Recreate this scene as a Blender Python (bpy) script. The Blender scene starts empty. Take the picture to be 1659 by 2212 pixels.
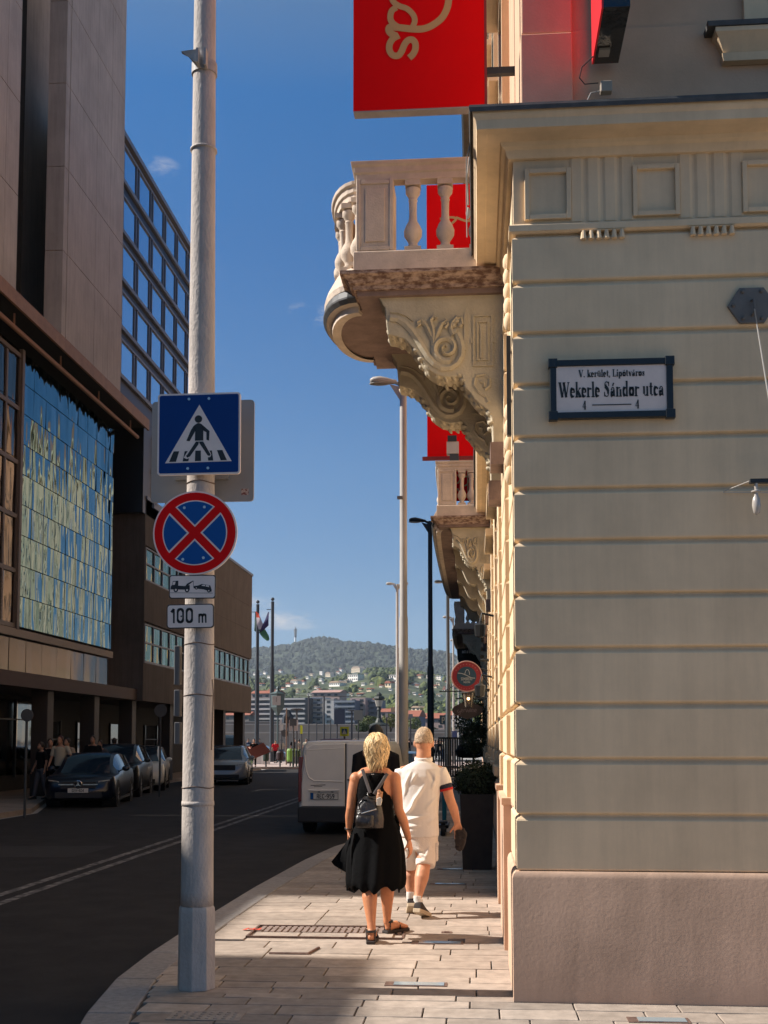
import bpy, bmesh, math, random
from mathutils import Vector, Matrix, noise
random.seed(7)
R = math.radians
SC = bpy.context.scene
COL = SC.collection
# ---------------------------------------------------------------- camera
FPX, CX, CYP, EYE = 2500.0, 829.5, 1418.0, 1.65      # focal length and principal point in photo units (1659 x 2212)
YAW = math.atan((1030 - 829.5) / 2500); PIT = math.atan(180 / 2500)
cam_d = bpy.data.cameras.new('camera'); cam = bpy.data.objects.new('camera', cam_d); COL.objects.link(cam)
cam.location = (0, 0, EYE); cam.rotation_euler = (R(90) + PIT, 0, YAW)
cam_d.sensor_fit = 'VERTICAL'; cam_d.sensor_height = 36.0; cam_d.lens = 36.0 * FPX / 2212
cam_d.shift_y = (CYP - 1106) / 2212; cam_d.clip_start = 0.1; cam_d.clip_end = 20000
SC.camera = cam
# ---------------------------------------------------------------- sky, sun, exposure
SUN_EL, SUN_AZ = 38.0, math.atan2(0.0, -1.0)        # sun stands to the left of the street
SUNV = Vector((math.cos(R(SUN_EL)) * math.cos(SUN_AZ), math.cos(R(SUN_EL)) * math.sin(SUN_AZ), math.sin(R(SUN_EL))))
W = bpy.data.worlds.new('World'); SC.world = W; W.use_nodes = True
nt = W.node_tree; nt.nodes.clear()
wo = nt.nodes.new('ShaderNodeOutputWorld'); bg = nt.nodes.new('ShaderNodeBackground')
sky = nt.nodes.new('ShaderNodeTexSky'); sky.sky_type = 'NISHITA'; sky.sun_disc = False
sky.sun_elevation = R(SUN_EL); sky.sun_rotation = math.atan2(SUNV.x, SUNV.y)
sky.air_density = 0.7; sky.dust_density = 0.0; sky.ozone_density = 4.0; sky.altitude = 100
bg.inputs['Strength'].default_value = 0.07
def _n(k, **kw):
    n = nt.nodes.new(k)
    for a_, b_ in kw.items(): setattr(n, a_, b_)
    return n
tcw = _n('ShaderNodeTexCoord'); sep = _n('ShaderNodeSeparateXYZ'); nt.links.new(tcw.outputs['Generated'], sep.inputs[0])
rp = _n('ShaderNodeValToRGB'); nt.links.new(sep.outputs['Z'], rp.inputs[0]); el_ = rp.color_ramp.elements     # sky tint: pale low, blue in view; unseen zenith warmed as added fill
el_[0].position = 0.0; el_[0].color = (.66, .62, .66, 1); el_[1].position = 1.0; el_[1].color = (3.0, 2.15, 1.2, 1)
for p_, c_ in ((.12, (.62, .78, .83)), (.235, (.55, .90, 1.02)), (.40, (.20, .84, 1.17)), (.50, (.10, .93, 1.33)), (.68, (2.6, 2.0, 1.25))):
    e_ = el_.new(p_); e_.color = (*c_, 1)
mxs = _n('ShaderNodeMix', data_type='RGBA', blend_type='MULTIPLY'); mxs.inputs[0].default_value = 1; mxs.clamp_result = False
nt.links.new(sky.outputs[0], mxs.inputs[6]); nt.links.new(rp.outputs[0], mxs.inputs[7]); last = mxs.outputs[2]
nz = _n('ShaderNodeTexNoise'); nz.inputs['Scale'].default_value = 26; nz.inputs['Detail'].default_value = 7; nz.inputs['Roughness'].default_value = .65
mpw = _n('ShaderNodeMapping'); mpw.inputs['Scale'].default_value = (1, 1, 2.6); nt.links.new(tcw.outputs['Generated'], mpw.inputs[0]); nt.links.new(mpw.outputs[0], nz.inputs['Vector'])
# a few thin wisps of cloud, each round its own bearing: (azimuth from +Y to the left, elevation, half width, half height, density)
CLOUDS = [(8.9, 20.7, .55, .45, .35), (7.5, 20.5, 1.9, .5, .42), (15.9, 26.6, 1.0, .5, .30), (9.9, 5.9, 3.2, .55, .55), (11.3, 6.6, 1.8, .7, .35)]
fac = None
for az, el, wu, wv, dn in CLOUDS:
    d0 = Vector((-math.sin(R(az)) * math.cos(R(el)), math.cos(R(az)) * math.cos(R(el)), math.sin(R(el))))
    ru = Vector((math.cos(R(az)), math.sin(R(az)), 0)); rv = ru.cross(d0)
    ds = []
    for ax, w_ in ((ru, wu), (rv, wv)):
        dp = _n('ShaderNodeVectorMath', operation='DOT_PRODUCT'); nt.links.new(tcw.outputs['Generated'], dp.inputs[0]); dp.inputs[1].default_value = ax
        s1 = _n('ShaderNodeMath', operation='SUBTRACT'); nt.links.new(dp.outputs['Value'], s1.inputs[0]); s1.inputs[1].default_value = d0.dot(ax)
        s2 = _n('ShaderNodeMath', operation='DIVIDE'); nt.links.new(s1.outputs[0], s2.inputs[0]); s2.inputs[1].default_value = math.sin(R(w_))
        s3 = _n('ShaderNodeMath', operation='MULTIPLY'); nt.links.new(s2.outputs[0], s3.inputs[0]); nt.links.new(s2.outputs[0], s3.inputs[1]); ds.append(s3)
    ad = _n('ShaderNodeMath', operation='ADD'); nt.links.new(ds[0].outputs[0], ad.inputs[0]); nt.links.new(ds[1].outputs[0], ad.inputs[1])
    inv = _n('ShaderNodeMath', operation='SUBTRACT', use_clamp=True); inv.inputs[0].default_value = 1; nt.links.new(ad.outputs[0], inv.inputs[1])
    ml = _n('ShaderNodeMath', operation='MULTIPLY'); nt.links.new(inv.outputs[0], ml.inputs[0]); ml.inputs[1].default_value = dn * 2.2
    if fac is None: fac = ml.outputs[0]
    else:
        mx_ = _n('ShaderNodeMath', operation='MAXIMUM'); nt.links.new(fac, mx_.inputs[0]); nt.links.new(ml.outputs[0], mx_.inputs[1]); fac = mx_.outputs[0]
nr = _n('ShaderNodeMapRange'); nr.inputs['From Min'].default_value = .42; nr.inputs['From Max'].default_value = .72; nt.links.new(nz.outputs['Fac'], nr.inputs[0])
cm = _n('ShaderNodeMath', operation='MULTIPLY', use_clamp=True); nt.links.new(fac, cm.inputs[0]); nt.links.new(nr.outputs[0], cm.inputs[1])
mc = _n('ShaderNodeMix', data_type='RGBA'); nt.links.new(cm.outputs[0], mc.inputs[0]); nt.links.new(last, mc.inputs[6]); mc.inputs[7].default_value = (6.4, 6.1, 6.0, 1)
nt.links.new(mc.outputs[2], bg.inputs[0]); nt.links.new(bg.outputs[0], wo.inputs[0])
sl = bpy.data.lights.new('sun', 'SUN'); sl.energy = 5.0; sl.angle = R(0.7); sl.color = (1.0, 0.93, 0.85)
so = bpy.data.objects.new('sun', sl); COL.objects.link(so); so.rotation_euler = (-SUNV).to_track_quat('-Z', 'Y').to_euler()
SC.view_settings.view_transform = 'Standard'; SC.view_settings.look = 'None'
SC.view_settings.exposure = 0.70; SC.view_settings.gamma = 1.0
SC.cycles.max_bounces = 8; SC.cycles.diffuse_bounces = 3; SC.cycles.glossy_bounces = 4
SC.cycles.transmission_bounces = 4; SC.cycles.transparent_max_bounces = 8; SC.cycles.volume_bounces = 0
SC.cycles.caustics_reflective = False; SC.cycles.caustics_refractive = False
# ---------------------------------------------------------------- where a photo point stands at a given distance
def ray(px, py):
    u = (px - CX) / FPX; v = -(py - CYP) / FPX
    y = math.cos(PIT) - v * math.sin(PIT); z = math.sin(PIT) + v * math.cos(PIT)
    c, s = math.cos(YAW), math.sin(YAW)
    return Vector((u * c - y * s, u * s + y * c, z))
def at(px, py, Y):
    r = ray(px, py); t = Y / r.y
    return Vector((r.x * t, Y, EYE + r.z * t))
def gnd(px, py, z=0.0):
    r = ray(px, py); t = (z - EYE) / r.z
    return Vector((r.x * t, r.y * t, z))
# ---------------------------------------------------------------- objects
def tag(o, label=None, cat=None, group=None, kind=None):
    if label: o['label'] = label
    if cat: o['category'] = cat
    if group: o['group'] = group
    if kind: o['kind'] = kind
    return o
def empty(name, loc, label, cat, group=None, rz=0.0):
    o = bpy.data.objects.new(name, None); COL.objects.link(o)
    o.location = loc; o.rotation_euler = (0, 0, rz); o.empty_display_size = 0.1
    tag(o, label, cat, group); return o
def root_of(o):
    while o.parent: o = o.parent
    return o
class MB:
    def __init__(self): self.v = []; self.f = []; self.m = []
    def add(self, vs, fs, mi=0):
        n = len(self.v); self.v += [tuple(p) for p in vs]
        self.f += [tuple(i + n for i in f) for f in fs]; self.m += [mi] * len(fs); return self
    def box(self, x0, x1, y0, y1, z0, z1, mi=0):
        vs = [(x, y, z) for z in (z0, z1) for y in (y0, y1) for x in (x0, x1)]
        return self.add(vs, [(0, 2, 3, 1), (4, 5, 7, 6), (0, 1, 5, 4), (2, 6, 7, 3), (0, 4, 6, 2), (1, 3, 7, 5)], mi)
    def obox(self, c, s, M, mi=0):
        vs = [Vector(c) + M @ Vector((sx * s[0] / 2, sy * s[1] / 2, sz * s[2] / 2)) for sz in (-1, 1) for sy in (-1, 1) for sx in (-1, 1)]
        return self.add(vs, [(0, 2, 3, 1), (4, 5, 7, 6), (0, 1, 5, 4), (2, 6, 7, 3), (0, 4, 6, 2), (1, 3, 7, 5)], mi)
    def prism(self, pts, fn, d0, d1, mi=0):       # polygon pts, fn(a, b, d) -> 3D
        n = len(pts); vs = [fn(a, b, d0) for a, b in pts] + [fn(a, b, d1) for a, b in pts]
        fs = [tuple(range(n)), tuple(range(2 * n - 1, n - 1, -1))] + [(i, i + n, (i + 1) % n + n, (i + 1) % n) for i in range(n)]
        return self.add(vs, fs, mi)
    def tube(self, pts, r, n=8, mi=0, caps=True, closed=False):
        pts = [Vector(p) for p in pts]; rs = r if isinstance(r, (list, tuple)) else [r] * len(pts)
        L = len(pts); rings = []; up = None
        for i, p in enumerate(pts):
            if closed: t = (pts[(i + 1) % L] - pts[i - 1])
            else: t = (pts[min(i + 1, L - 1)] - pts[max(i - 1, 0)])
            if t.length < 1e-9: t = Vector((0, 0, 1))
            t.normalize()
            if up is None: up = Vector((0, 0, 1)) if abs(t.z) < 0.8 else Vector((0, 1, 0))
            a = t.cross(up)
            if a.length < 1e-4: a = t.cross(Vector((0.3, 1, 0.2)))
            a.normalize(); b = t.cross(a).normalized(); up = -b if False else a.cross(t).normalized()
            rr = rs[i]; ra, rb = rr if isinstance(rr, tuple) else (rr, rr)
            rings.append([p + a * math.cos(k * 2 * math.pi / n) * ra + b * math.sin(k * 2 * math.pi / n) * rb for k in range(n)])
        vs = [q for ring in rings for q in ring]; fs = []
        for i in range(L if closed else L - 1):
            j = (i + 1) % L
            for k in range(n): fs.append((i * n + k, i * n + (k + 1) % n, j * n + (k + 1) % n, j * n + k))
        if caps and not closed: fs += [tuple(range(n - 1, -1, -1)), tuple((L - 1) * n + k for k in range(n))]
        return self.add(vs, fs, mi)
    def lathe(self, prof, c, n=16, mi=0, sx=1.0, sy=1.0):   # prof: (radius, z)
        vs = [(c[0] + r * math.cos(k * 2 * math.pi / n) * sx, c[1] + r * math.sin(k * 2 * math.pi / n) * sy, c[2] + z) for r, z in prof for k in range(n)]
        L = len(prof); fs = [(i * n + k, i * n + (k + 1) % n, (i + 1) * n + (k + 1) % n, (i + 1) * n + k) for i in range(L - 1) for k in range(n)]
        fs += [tuple(range(n - 1, -1, -1)), tuple((L - 1) * n + k for k in range(n))]
        return self.add(vs, fs, mi)
    def loft(self, rings, mi=0, caps=True):
        n = len(rings[0]); vs = [q for r_ in rings for q in r_]; L = len(rings)
        fs = [(i * n + k, i * n + (k + 1) % n, (i + 1) * n + (k + 1) % n, (i + 1) * n + k) for i in range(L - 1) for k in range(n)]
        if caps: fs += [tuple(range(n - 1, -1, -1)), tuple((L - 1) * n + k for k in range(n))]
        return self.add(vs, fs, mi)
    def sweep(self, path, prof, mi=0, endcaps=True):   # plan path, outward = left of travel; prof: (offset, z)
        P = [Vector(p) for p in path]; L = len(P); offs = []
        for i in range(L):
            d0 = (P[i] - P[i - 1]).normalized() if i > 0 else None
            d1 = (P[i + 1] - P[i]).normalized() if i < L - 1 else None
            if d0 is None: d0 = d1
            if d1 is None: d1 = d0
            n0 = Vector((-d0.y, d0.x)); n1 = Vector((-d1.y, d1.x)); m = n0 + n1
            m = n0 if m.length < 1e-6 else m.normalized() / max(0.35, m.normalized().dot(n0)); offs.append(m)
        n = len(prof); vs = []
        for i in range(L):
            for o, z in prof: q = P[i] + offs[i] * o; vs.append((q.x, q.y, z))
        fs = [(i * n + k, (i + 1) * n + k, (i + 1) * n + k + 1, i * n + k + 1) for i in range(L - 1) for k in range(n - 1)]
        if endcaps: fs += [tuple(range(n)), tuple((L - 1) * n + k for k in range(n - 1, -1, -1))]
        return self.add(vs, fs, mi)
    def ball(self, c, r, n=10, m=7, mi=0, M=None):
        rx, ry, rz = r if isinstance(r, tuple) else (r, r, r); vs = []
        for i in range(m + 1):
            a = math.pi * i / m; ra = max(math.sin(a), 0.02)
            for k in range(n):
                q = Vector((rx * ra * math.cos(2 * math.pi * k / n), ry * ra * math.sin(2 * math.pi * k / n), -rz * math.cos(a)))
                vs.append(Vector(c) + (M @ q if M else q))
        fs = [(i * n + k, i * n + (k + 1) % n, (i + 1) * n + (k + 1) % n, (i + 1) * n + k) for i in range(m) for k in range(n)]
        fs += [tuple(range(n - 1, -1, -1)), tuple(m * n + k for k in range(n))]
        return self.add(vs, fs, mi)
    def build(self, name, mats, parent=None, smooth=False, world=True, fix=True, bevel=0.0, label=None):
        me = bpy.data.meshes.new(name)
        off = Vector((0, 0, 0))
        if parent is not None and world: off = root_of(parent).location
        if world == 'base' and self.v:                     # a one-mesh thing: origin at its base
            xs = [q[0] for q in self.v]; ys = [q[1] for q in self.v]; off = Vector(((min(xs) + max(xs)) / 2, (min(ys) + max(ys)) / 2, min(q[2] for q in self.v)))
        me.from_pydata([(q[0] - off.x, q[1] - off.y, q[2] - off.z) for q in self.v], [], self.f)
        mats = mats if isinstance(mats, (list, tuple)) else [mats]
        for m in mats: me.materials.append(m)
        me.polygons.foreach_set('material_index', self.m)
        if fix:
            bm = bmesh.new(); bm.from_mesh(me); bmesh.ops.recalc_face_normals(bm, faces=bm.faces); bm.to_mesh(me); bm.free()
        if smooth:
            me.polygons.foreach_set('use_smooth', [True] * len(me.polygons))
            if smooth is not True: me.set_sharp_from_angle(angle=R(smooth))
        o = bpy.data.objects.new(name, me); COL.objects.link(o)
        if world == 'base': o.location = off
        if parent is not None: o.parent = parent
        if bevel:
            b = o.modifiers.new('bevel', 'BEVEL'); b.width = bevel; b.segments = 2; b.limit_method = 'ANGLE'; b.angle_limit = R(40)
        if label: o['label'] = label
        return o
def thing(name, mb, mats, label, cat, group=None, **k):
    return tag(mb.build(name, mats, world='base', **k), label, cat, group)
def struct(name, mb, mats, **k):
    return tag(mb.build(name, mats, **k), kind='structure')
def remesh(o, voxel, smooth=4, push=None):         # fuse overlapping pieces of a body or a garment into one continuous skin
    m = o.modifiers.new('r', 'REMESH'); m.mode = 'VOXEL'; m.voxel_size = voxel; m.use_smooth_shade = True
    if smooth: s = o.modifiers.new('s', 'SMOOTH'); s.factor = 0.5; s.iterations = smooth
    dg = bpy.context.evaluated_depsgraph_get(); ev = o.evaluated_get(dg)
    me = bpy.data.meshes.new_from_object(ev); mats = list(o.data.materials)
    o.modifiers.clear(); old = o.data; o.data = me; bpy.data.meshes.remove(old)
    if not me.materials:
        for q in mats: me.materials.append(q)
    if push:
        for v in me.vertices: v.co = push(v.co)
    me.polygons.foreach_set('use_smooth', [True] * len(me.polygons)); return o
def copy_tree(o, parent=None):
    c = o.copy(); COL.objects.link(c)
    if parent is not None: c.parent = parent
    for ch in list(o.children): copy_tree(ch, c)
    return c
# ---------------------------------------------------------------- materials
_M = {}
def mat(name, col, rough=0.8, metal=0.0, var=0.0, scale=6.0, bump=0.0, bscale=40.0, spec=0.5, col2=None, thr=None, coat=0.0, emit=None, es=0.0, island=0.0, stretch=None, alpha=None, trans=0.0, detail=6.0, sss=0.0, streak=0.0):
    if name in _M: return _M[name]
    m = bpy.data.materials.new(name); m.use_nodes = True; t = m.node_tree; p = t.nodes['Principled BSDF']
    p.inputs['Roughness'].default_value = rough; p.inputs['Metallic'].default_value = metal
    p.inputs['Specular IOR Level'].default_value = spec; p.inputs['Coat Weight'].default_value = coat
    p.inputs['Coat Roughness'].default_value = 0.05
    if trans: p.inputs['Transmission Weight'].default_value = trans
    if sss: p.inputs['Subsurface Weight'].default_value = sss; p.inputs['Subsurface Radius'].default_value = (0.02, 0.008, 0.004)
    if alpha is not None: p.inputs['Alpha'].default_value = alpha
    if emit: p.inputs['Emission Color'].default_value = (*emit, 1); p.inputs['Emission Strength'].default_value = es
    tc = t.nodes.new('ShaderNodeTexCoord'); src = tc.outputs['Object']
    if stretch:
        mp = t.nodes.new('ShaderNodeMapping'); mp.inputs['Scale'].default_value = stretch; t.links.new(src, mp.inputs[0]); src = mp.outputs[0]
    p.inputs['Base Color'].default_value = (*col, 1)
    last = None
    if var or col2:
        n = t.nodes.new('ShaderNodeTexNoise'); n.inputs['Scale'].default_value = scale; n.inputs['Detail'].default_value = detail; n.inputs['Roughness'].default_value = 0.62
        t.links.new(src, n.inputs['Vector'])
        r = t.nodes.new('ShaderNodeValToRGB'); c2 = col2 or tuple(max(0, c * (1 - var)) for c in col); c1 = col if col2 else tuple(min(1, c * (1 + var * 0.6)) for c in col)
        lo, hi = thr or (0.35, 0.68)
        r.color_ramp.elements[0].position = lo; r.color_ramp.elements[0].color = (*c2, 1)
        r.color_ramp.elements[1].position = hi; r.color_ramp.elements[1].color = (*c1, 1)
        t.links.new(n.outputs['Fac'], r.inputs[0]); last = r.outputs[0]
    if streak:                                   # rain streaks and grime running down
        ms = t.nodes.new('ShaderNodeMapping'); ms.inputs['Scale'].default_value = (7, 7, .55); t.links.new(tc.outputs['Object'], ms.inputs[0])
        n3 = t.nodes.new('ShaderNodeTexNoise'); n3.inputs['Scale'].default_value = 1.0; n3.inputs['Detail'].default_value = 8; n3.inputs['Roughness'].default_value = .7; t.links.new(ms.outputs[0], n3.inputs['Vector'])
        m3 = t.nodes.new('ShaderNodeMapRange'); m3.inputs['From Min'].default_value = .36; m3.inputs['From Max'].default_value = .58; m3.inputs['To Min'].default_value = 1 - streak; t.links.new(n3.outputs['Fac'], m3.inputs[0])
        h3 = t.nodes.new('ShaderNodeHueSaturation'); t.links.new(m3.outputs[0], h3.inputs['Value']); h3.inputs['Color'].default_value = (*col, 1)
        if last: t.links.new(last, h3.inputs['Color'])
        last = h3.outputs[0]
    if island:
        g = t.nodes.new('ShaderNodeNewGeometry'); hs = t.nodes.new('ShaderNodeHueSaturation')
        mr = t.nodes.new('ShaderNodeMapRange'); mr.inputs['To Min'].default_value = 1 - island; mr.inputs['To Max'].default_value = 1 + island * 0.7
        t.links.new(g.outputs['Random Per Island'], mr.inputs[0]); t.links.new(mr.outputs[0], hs.inputs['Value'])
        if last: t.links.new(last, hs.inputs['Color'])
        else: hs.inputs['Color'].default_value = (*col, 1)
        last = hs.outputs[0]
    if last: t.links.new(last, p.inputs['Base Color'])
    if bump:
        n2 = t.nodes.new('ShaderNodeTexNoise'); n2.inputs['Scale'].default_value = bscale; n2.inputs['Detail'].default_value = 5.0
        t.links.new(src, n2.inputs['Vector']); b = t.nodes.new('ShaderNodeBump'); b.inputs['Strength'].default_value = 1.0; b.inputs['Distance'].default_value = bump
        t.links.new(n2.outputs['Fac'], b.inputs['Height']); t.links.new(b.outputs[0], p.inputs['Normal'])
    _M[name] = m; return m
PLASTER = mat('cream_plaster', (0.80, 0.61, 0.40), 0.9, streak=0.09, var=0.13, scale=1.2, bump=0.0012, bscale=45, spec=0.2)
PLINTH = mat('plinth_plaster', (0.64, 0.43, 0.305), 0.88, streak=0.14, var=0.22, scale=1.1, bump=0.0012, bscale=40, spec=0.2)
STONE = mat('balcony_stone', (0.66, 0.54, 0.43), 0.85, var=0.16, scale=5, bump=0.004, bscale=70, spec=0.2)
STONE_DIRT = mat('weathered_stone', (0.50, 0.36, 0.28), 0.92, col2=(0.17, 0.10, 0.075), scale=14, thr=(0.40, 0.60), bump=0.012, bscale=30, spec=0.2, stretch=(1, 1, 2.4))
PINKWALL = mat('upper_plaster', (0.64, 0.43, 0.29), 0.9, var=0.12, scale=2, bump=0.002, bscale=60, spec=0.2)
LEAD = mat('lead_flashing', (0.07, 0.07, 0.07), 0.6, var=0.3, scale=12)
BLACK = mat('black_metal', (0.018, 0.019, 0.02), 0.45, var=0.2, scale=20)
DARKGLASS = mat('dark_window_glass', (0.02, 0.025, 0.028), 0.06, spec=0.8)
WHITEP = mat('white_paint', (0.78, 0.76, 0.72), 0.5, var=0.05, scale=10)
ASPHALT = mat('asphalt', (0.026, 0.023, 0.0215), 0.88, var=0.35, scale=2.2, bump=0.006, bscale=160, spec=0.3)
PAVER = mat('granite_slab', (0.42, 0.345, 0.285), 0.82, var=0.2, scale=9, bump=0.002, bscale=90, spec=0.25, island=0.22)
JOINT = mat('dark_joint', (0.09, 0.08, 0.07), 0.95)
KERBM = mat('kerb_granite', (0.34, 0.31, 0.29), 0.85, var=0.2, scale=20, bump=0.004, bscale=90, island=0.15)
# ================================================================ ground, road, pavements
g = MB(); g.box(-3500, 1400, -20, 258, -2.2, -0.13); g.box(-3500, 1400, 638, 760, -2.2, 1.2); struct('ground', g, mat('far_paving', (0.33, 0.31, 0.29), 0.9, var=0.2, scale=0.3))
r = MB(); r.add([(-9.6, -18, -.12), (-1.2, -18, -.12), (-1.2, 70, -.12), (-12.6, 70, -.12), (-12.6, 34, -.12), (-10.6, 27.4, -.12), (-10.6, 20, -.12), (-11.4, 12, -.12), (-11.4, -18, -.12)][1:], [tuple(range(8))]); struct('road', r, ASPHALT)
r = MB(); r.add([(-60, 88, -.122), (90, 88, -.122), (90, 104, -.122), (-60, 104, -.122)], [(0, 1, 2, 3)]); struct('quay_road', r, ASPHALT)
PAINTM = mat('worn_road_paint', (0.25, 0.235, 0.22), 0.85, col2=(0.04, 0.038, 0.036), scale=7, thr=(0.42, 0.64))
mk = MB()
for x0 in (-5.50, -5.22): mk.add([(x0, -5, -.116), (x0 + .12, -5, -.116), (x0 + .12, 66, -.116), (x0, 66, -.116)], [(0, 1, 2, 3)])
struct('centre_line', mk, PAINTM)
pt = MB(); pt.add([(-8.2, 17, -.1165), (-6.1, 17.2, -.1165), (-6.0, 19.1, -.1165), (-8.3, 18.9, -.1165)], [(0, 1, 2, 3)]); pt.add([(-3.9, 26, -.1165), (-3.3, 26, -.1165), (-3.4, 44, -.1165), (-4.0, 44, -.1165)], [(0, 1, 2, 3)]); struct('road_patch', pt, mat('asphalt_patch', (.0235, .021, .0195), .9, var=.3, scale=5, bump=.004, bscale=150))
KERB = [(-1.2, 1), (-1.55, 3.6), (-2.05, 5.4), (-2.36, 6.8), (-2.56, 8.3), (-2.56, 10.5), (-2.52, 13), (-2.40, 16), (-2.24, 18), (-1.95, 19.6), (-1.5, 21), (-1.32, 22.5), (-1.3, 26), (-1.3, 36), (-1.35, 50), (-1.4, 68)]
def kx(y):
    for (x0, y0), (x1, y1) in zip(KERB, KERB[1:]):
        if y0 <= y <= y1: return x0 + (x1 - x0) * (y - y0) / (y1 - y0)
    return KERB[-1][0] if y > 0 else KERB[0][0]
kb = MB(); y = 1.0
while y < 66:
    l = 1.0 if y < 24 else 3.0
    if 18 < y < 22: l = .6
    y2 = y + l - .012; a, b = kx(y), kx(y2)
    kb.add([(a, y, -.2), (a + .30, y, -.2), (b + .30, y2, -.2), (b, y2, -.2), (a + .012, y, 0), (a + .30, y, .002), (b + .30, y2, .002), (b + .012, y2, 0)],
           [(3, 2, 1, 0), (4, 5, 6, 7), (0, 1, 5, 4), (1, 2, 6, 5), (2, 3, 7, 6), (3, 0, 4, 7)]); y += l
struct('kerb', kb, KERBM, bevel=0.012)
sb = MB(); pts = [(x + .302, y) for x, y in KERB if y >= 1]
sb.add([(x, y, -.02) for x, y in pts] + [(14, 68, -.02), (14, 1, -.02)], [tuple(range(len(pts) + 2))])
sb.add([(-1.2, 1, -.02), (14, 1, -.02), (14, -15, -.02), (-1.2, -15, -.02)], [(0, 1, 2, 3)])
struct('pavement_bed', sb, JOINT)
rn = random.Random(3)
sw = MB()
def slab(x0, x1, y0, y1, dz, sk=0.0):
    g_ = .005; t = rn.uniform(-.002, .002); u = rn.uniform(-.0015, .0015)
    sw.add([(x0 + g_, y0 + g_ + sk * x0, -.03), (x1 - g_, y0 + g_ + sk * x1, -.03), (x1 - g_, y1 - g_ + sk * x1, -.03), (x0 + g_, y1 - g_ + sk * x0, -.03),
            (x0 + g_, y0 + g_ + sk * x0, dz + t), (x1 - g_, y0 + g_ + sk * x1, dz - t), (x1 - g_, y1 - g_ + sk * x1, dz - t + u), (x0 + g_, y1 - g_ + sk * x0, dz + t + u)],
           [(4, 5, 6, 7), (0, 1, 5, 4), (1, 2, 6, 5), (2, 3, 7, 6), (3, 0, 4, 7)])
HOLES = [(-1.95, -.62, 9.75, 10.35)]
y = 7.62
while y < 30:
    d = rn.choice([.2, .24, .3]) if y < 16 else .3
    x = kx(y) + .305 + rn.choice([0, 0, 0.0]); xe = .30
    while x < xe - .02:
        w = rn.choice([.36, .45, .55, .62, .8]); x2 = min(x + w, xe)
        if xe - x2 < .18: x2 = xe
        if not any(x2 > h[0] + .02 and x < h[1] - .02 and y + d > h[2] + .02 and y < h[3] - .02 for h in HOLES):
            slab(x, x2, y, y + d, rn.uniform(-.0015, .0015), .03)
        x = x2
    y += d
y = 7.60; first = True                                   # rows in front of the corner wall run to the right
rows = [(.19, (.62, .74)), (.25, (.4, .5)), (.25, (.4, .5)), (.3, (.5, .6)), (.3, (.5, .6)), (.3, (.5, .6)), (.3, (.5, .6)), (.4, (.5, .7)), (.4, (.5, .7)), (.4, (.5, .7)), (.5, (.6, .8)), (.5, (.6, .8)), (.5, (.6, .8)), (.5, (.6, .8))]
y = 7.47
for d, (a, b) in rows:
    x = kx(y - d) + .31; xe = 13
    while x < xe:
        x2 = x + rn.uniform(a, b); slab(x, x2, y - d, y, rn.uniform(-.0015, .0015)); x = x2
    y -= d
x = kx(7.5) + .31
while x < .2:
    x2 = min(x + .5, .24); slab(x, x2, 7.47, 7.625, 0); x = x2
struct('pavement', sw, PAVER, bevel=0.004)
sw = MB(); y = 30
while y < 68:
    slab(kx(y) + .31, .33, y, y + 1.2, 0); y += 1.2
struct('far_pavement', sw, PAVER)
# left pavement
lp = MB(); lp.add([(-60, -15, .0), (-11.6, -15, .0), (-11.6, 12, .0), (-10.75, 20, .0), (-10.75, 27.4, .0), (-12.75, 34, .0), (-12.75, 68, .0), (-60, 68, .0)], [tuple(range(8))])
lp.sweep([(-12.75, 68), (-12.75, 34), (-10.75, 27.4), (-10.75, 20), (-11.6, 12), (-11.6, -15)][::-1][::-1], [(0, .0), (0.001, -.13)], endcaps=False)
struct('left_pavement', lp, mat('left_paving', (0.24, 0.20, 0.17), 0.85, var=0.25, scale=1.2))
pz = MB(); pz.add([(-60, 70, .0), (40, 70, .0), (40, 87.5, .0), (-60, 87.5, .0)], [(0, 1, 2, 3)]); pz.box(-60, 40, 69.7, 70, -.13, .01)
struct('plaza', pz, mat('pink_paving', (0.44, 0.34, 0.30), 0.85, var=0.2, scale=1.0))
# cast-iron details in the pavement
ir = mat('rusty_iron', (0.17, 0.10, 0.075), 0.7, var=0.4, scale=18, bump=.004, bscale=80)
t = empty('utility_cover', (-1.29, 10.05, 0), 'long pavement inspection cover with inlaid strips by the woman\'s sandals', 'manhole cover')
f = MB(); x0, x1, y0, y1 = HOLES[0]; fi = MB(); fi.box(-2.24, x0 + .003, 9.62, 10.5, -.04, -.0015); fi.box(x1 - .003, -.25, 9.62, 10.5, -.04, -.0015); fi.box(x0 + .004, x1 - .004, 9.62, 10.5, -.04, -.012); struct('pavement_infill', fi, PAVER)
for a in ((x0, x1, y0, y0 + .018), (x0, x1, y1 - .018, y1), (x0, x0 + .018, y0 + .019, y1 - .019), (x1 - .018, x1, y0 + .019, y1 - .019)): f.box(a[0], a[1], a[2], a[3], -.03, .006)
f.build('frame', ir, t)
f = MB(); x = x0 + .05
while x < x1 - .05: f.box(x, x + .035, y0 + .25, y1 - .05, -.02, .003); x += .055
f.build('strip_panel', mat('brown_strips', (0.27, 0.20, 0.17), 0.8, var=0.2), t)
f = MB(); x = x0 + .05
for i in range(3): f.box(x, x + .38, y0 + .05, y0 + .235, -.02, .001); x += .4
f.build('stone_infill', PAVER, t)
GL = mat('pavement_light_glass', (0.32, 0.38, 0.40), 0.15, spec=0.7)
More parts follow.
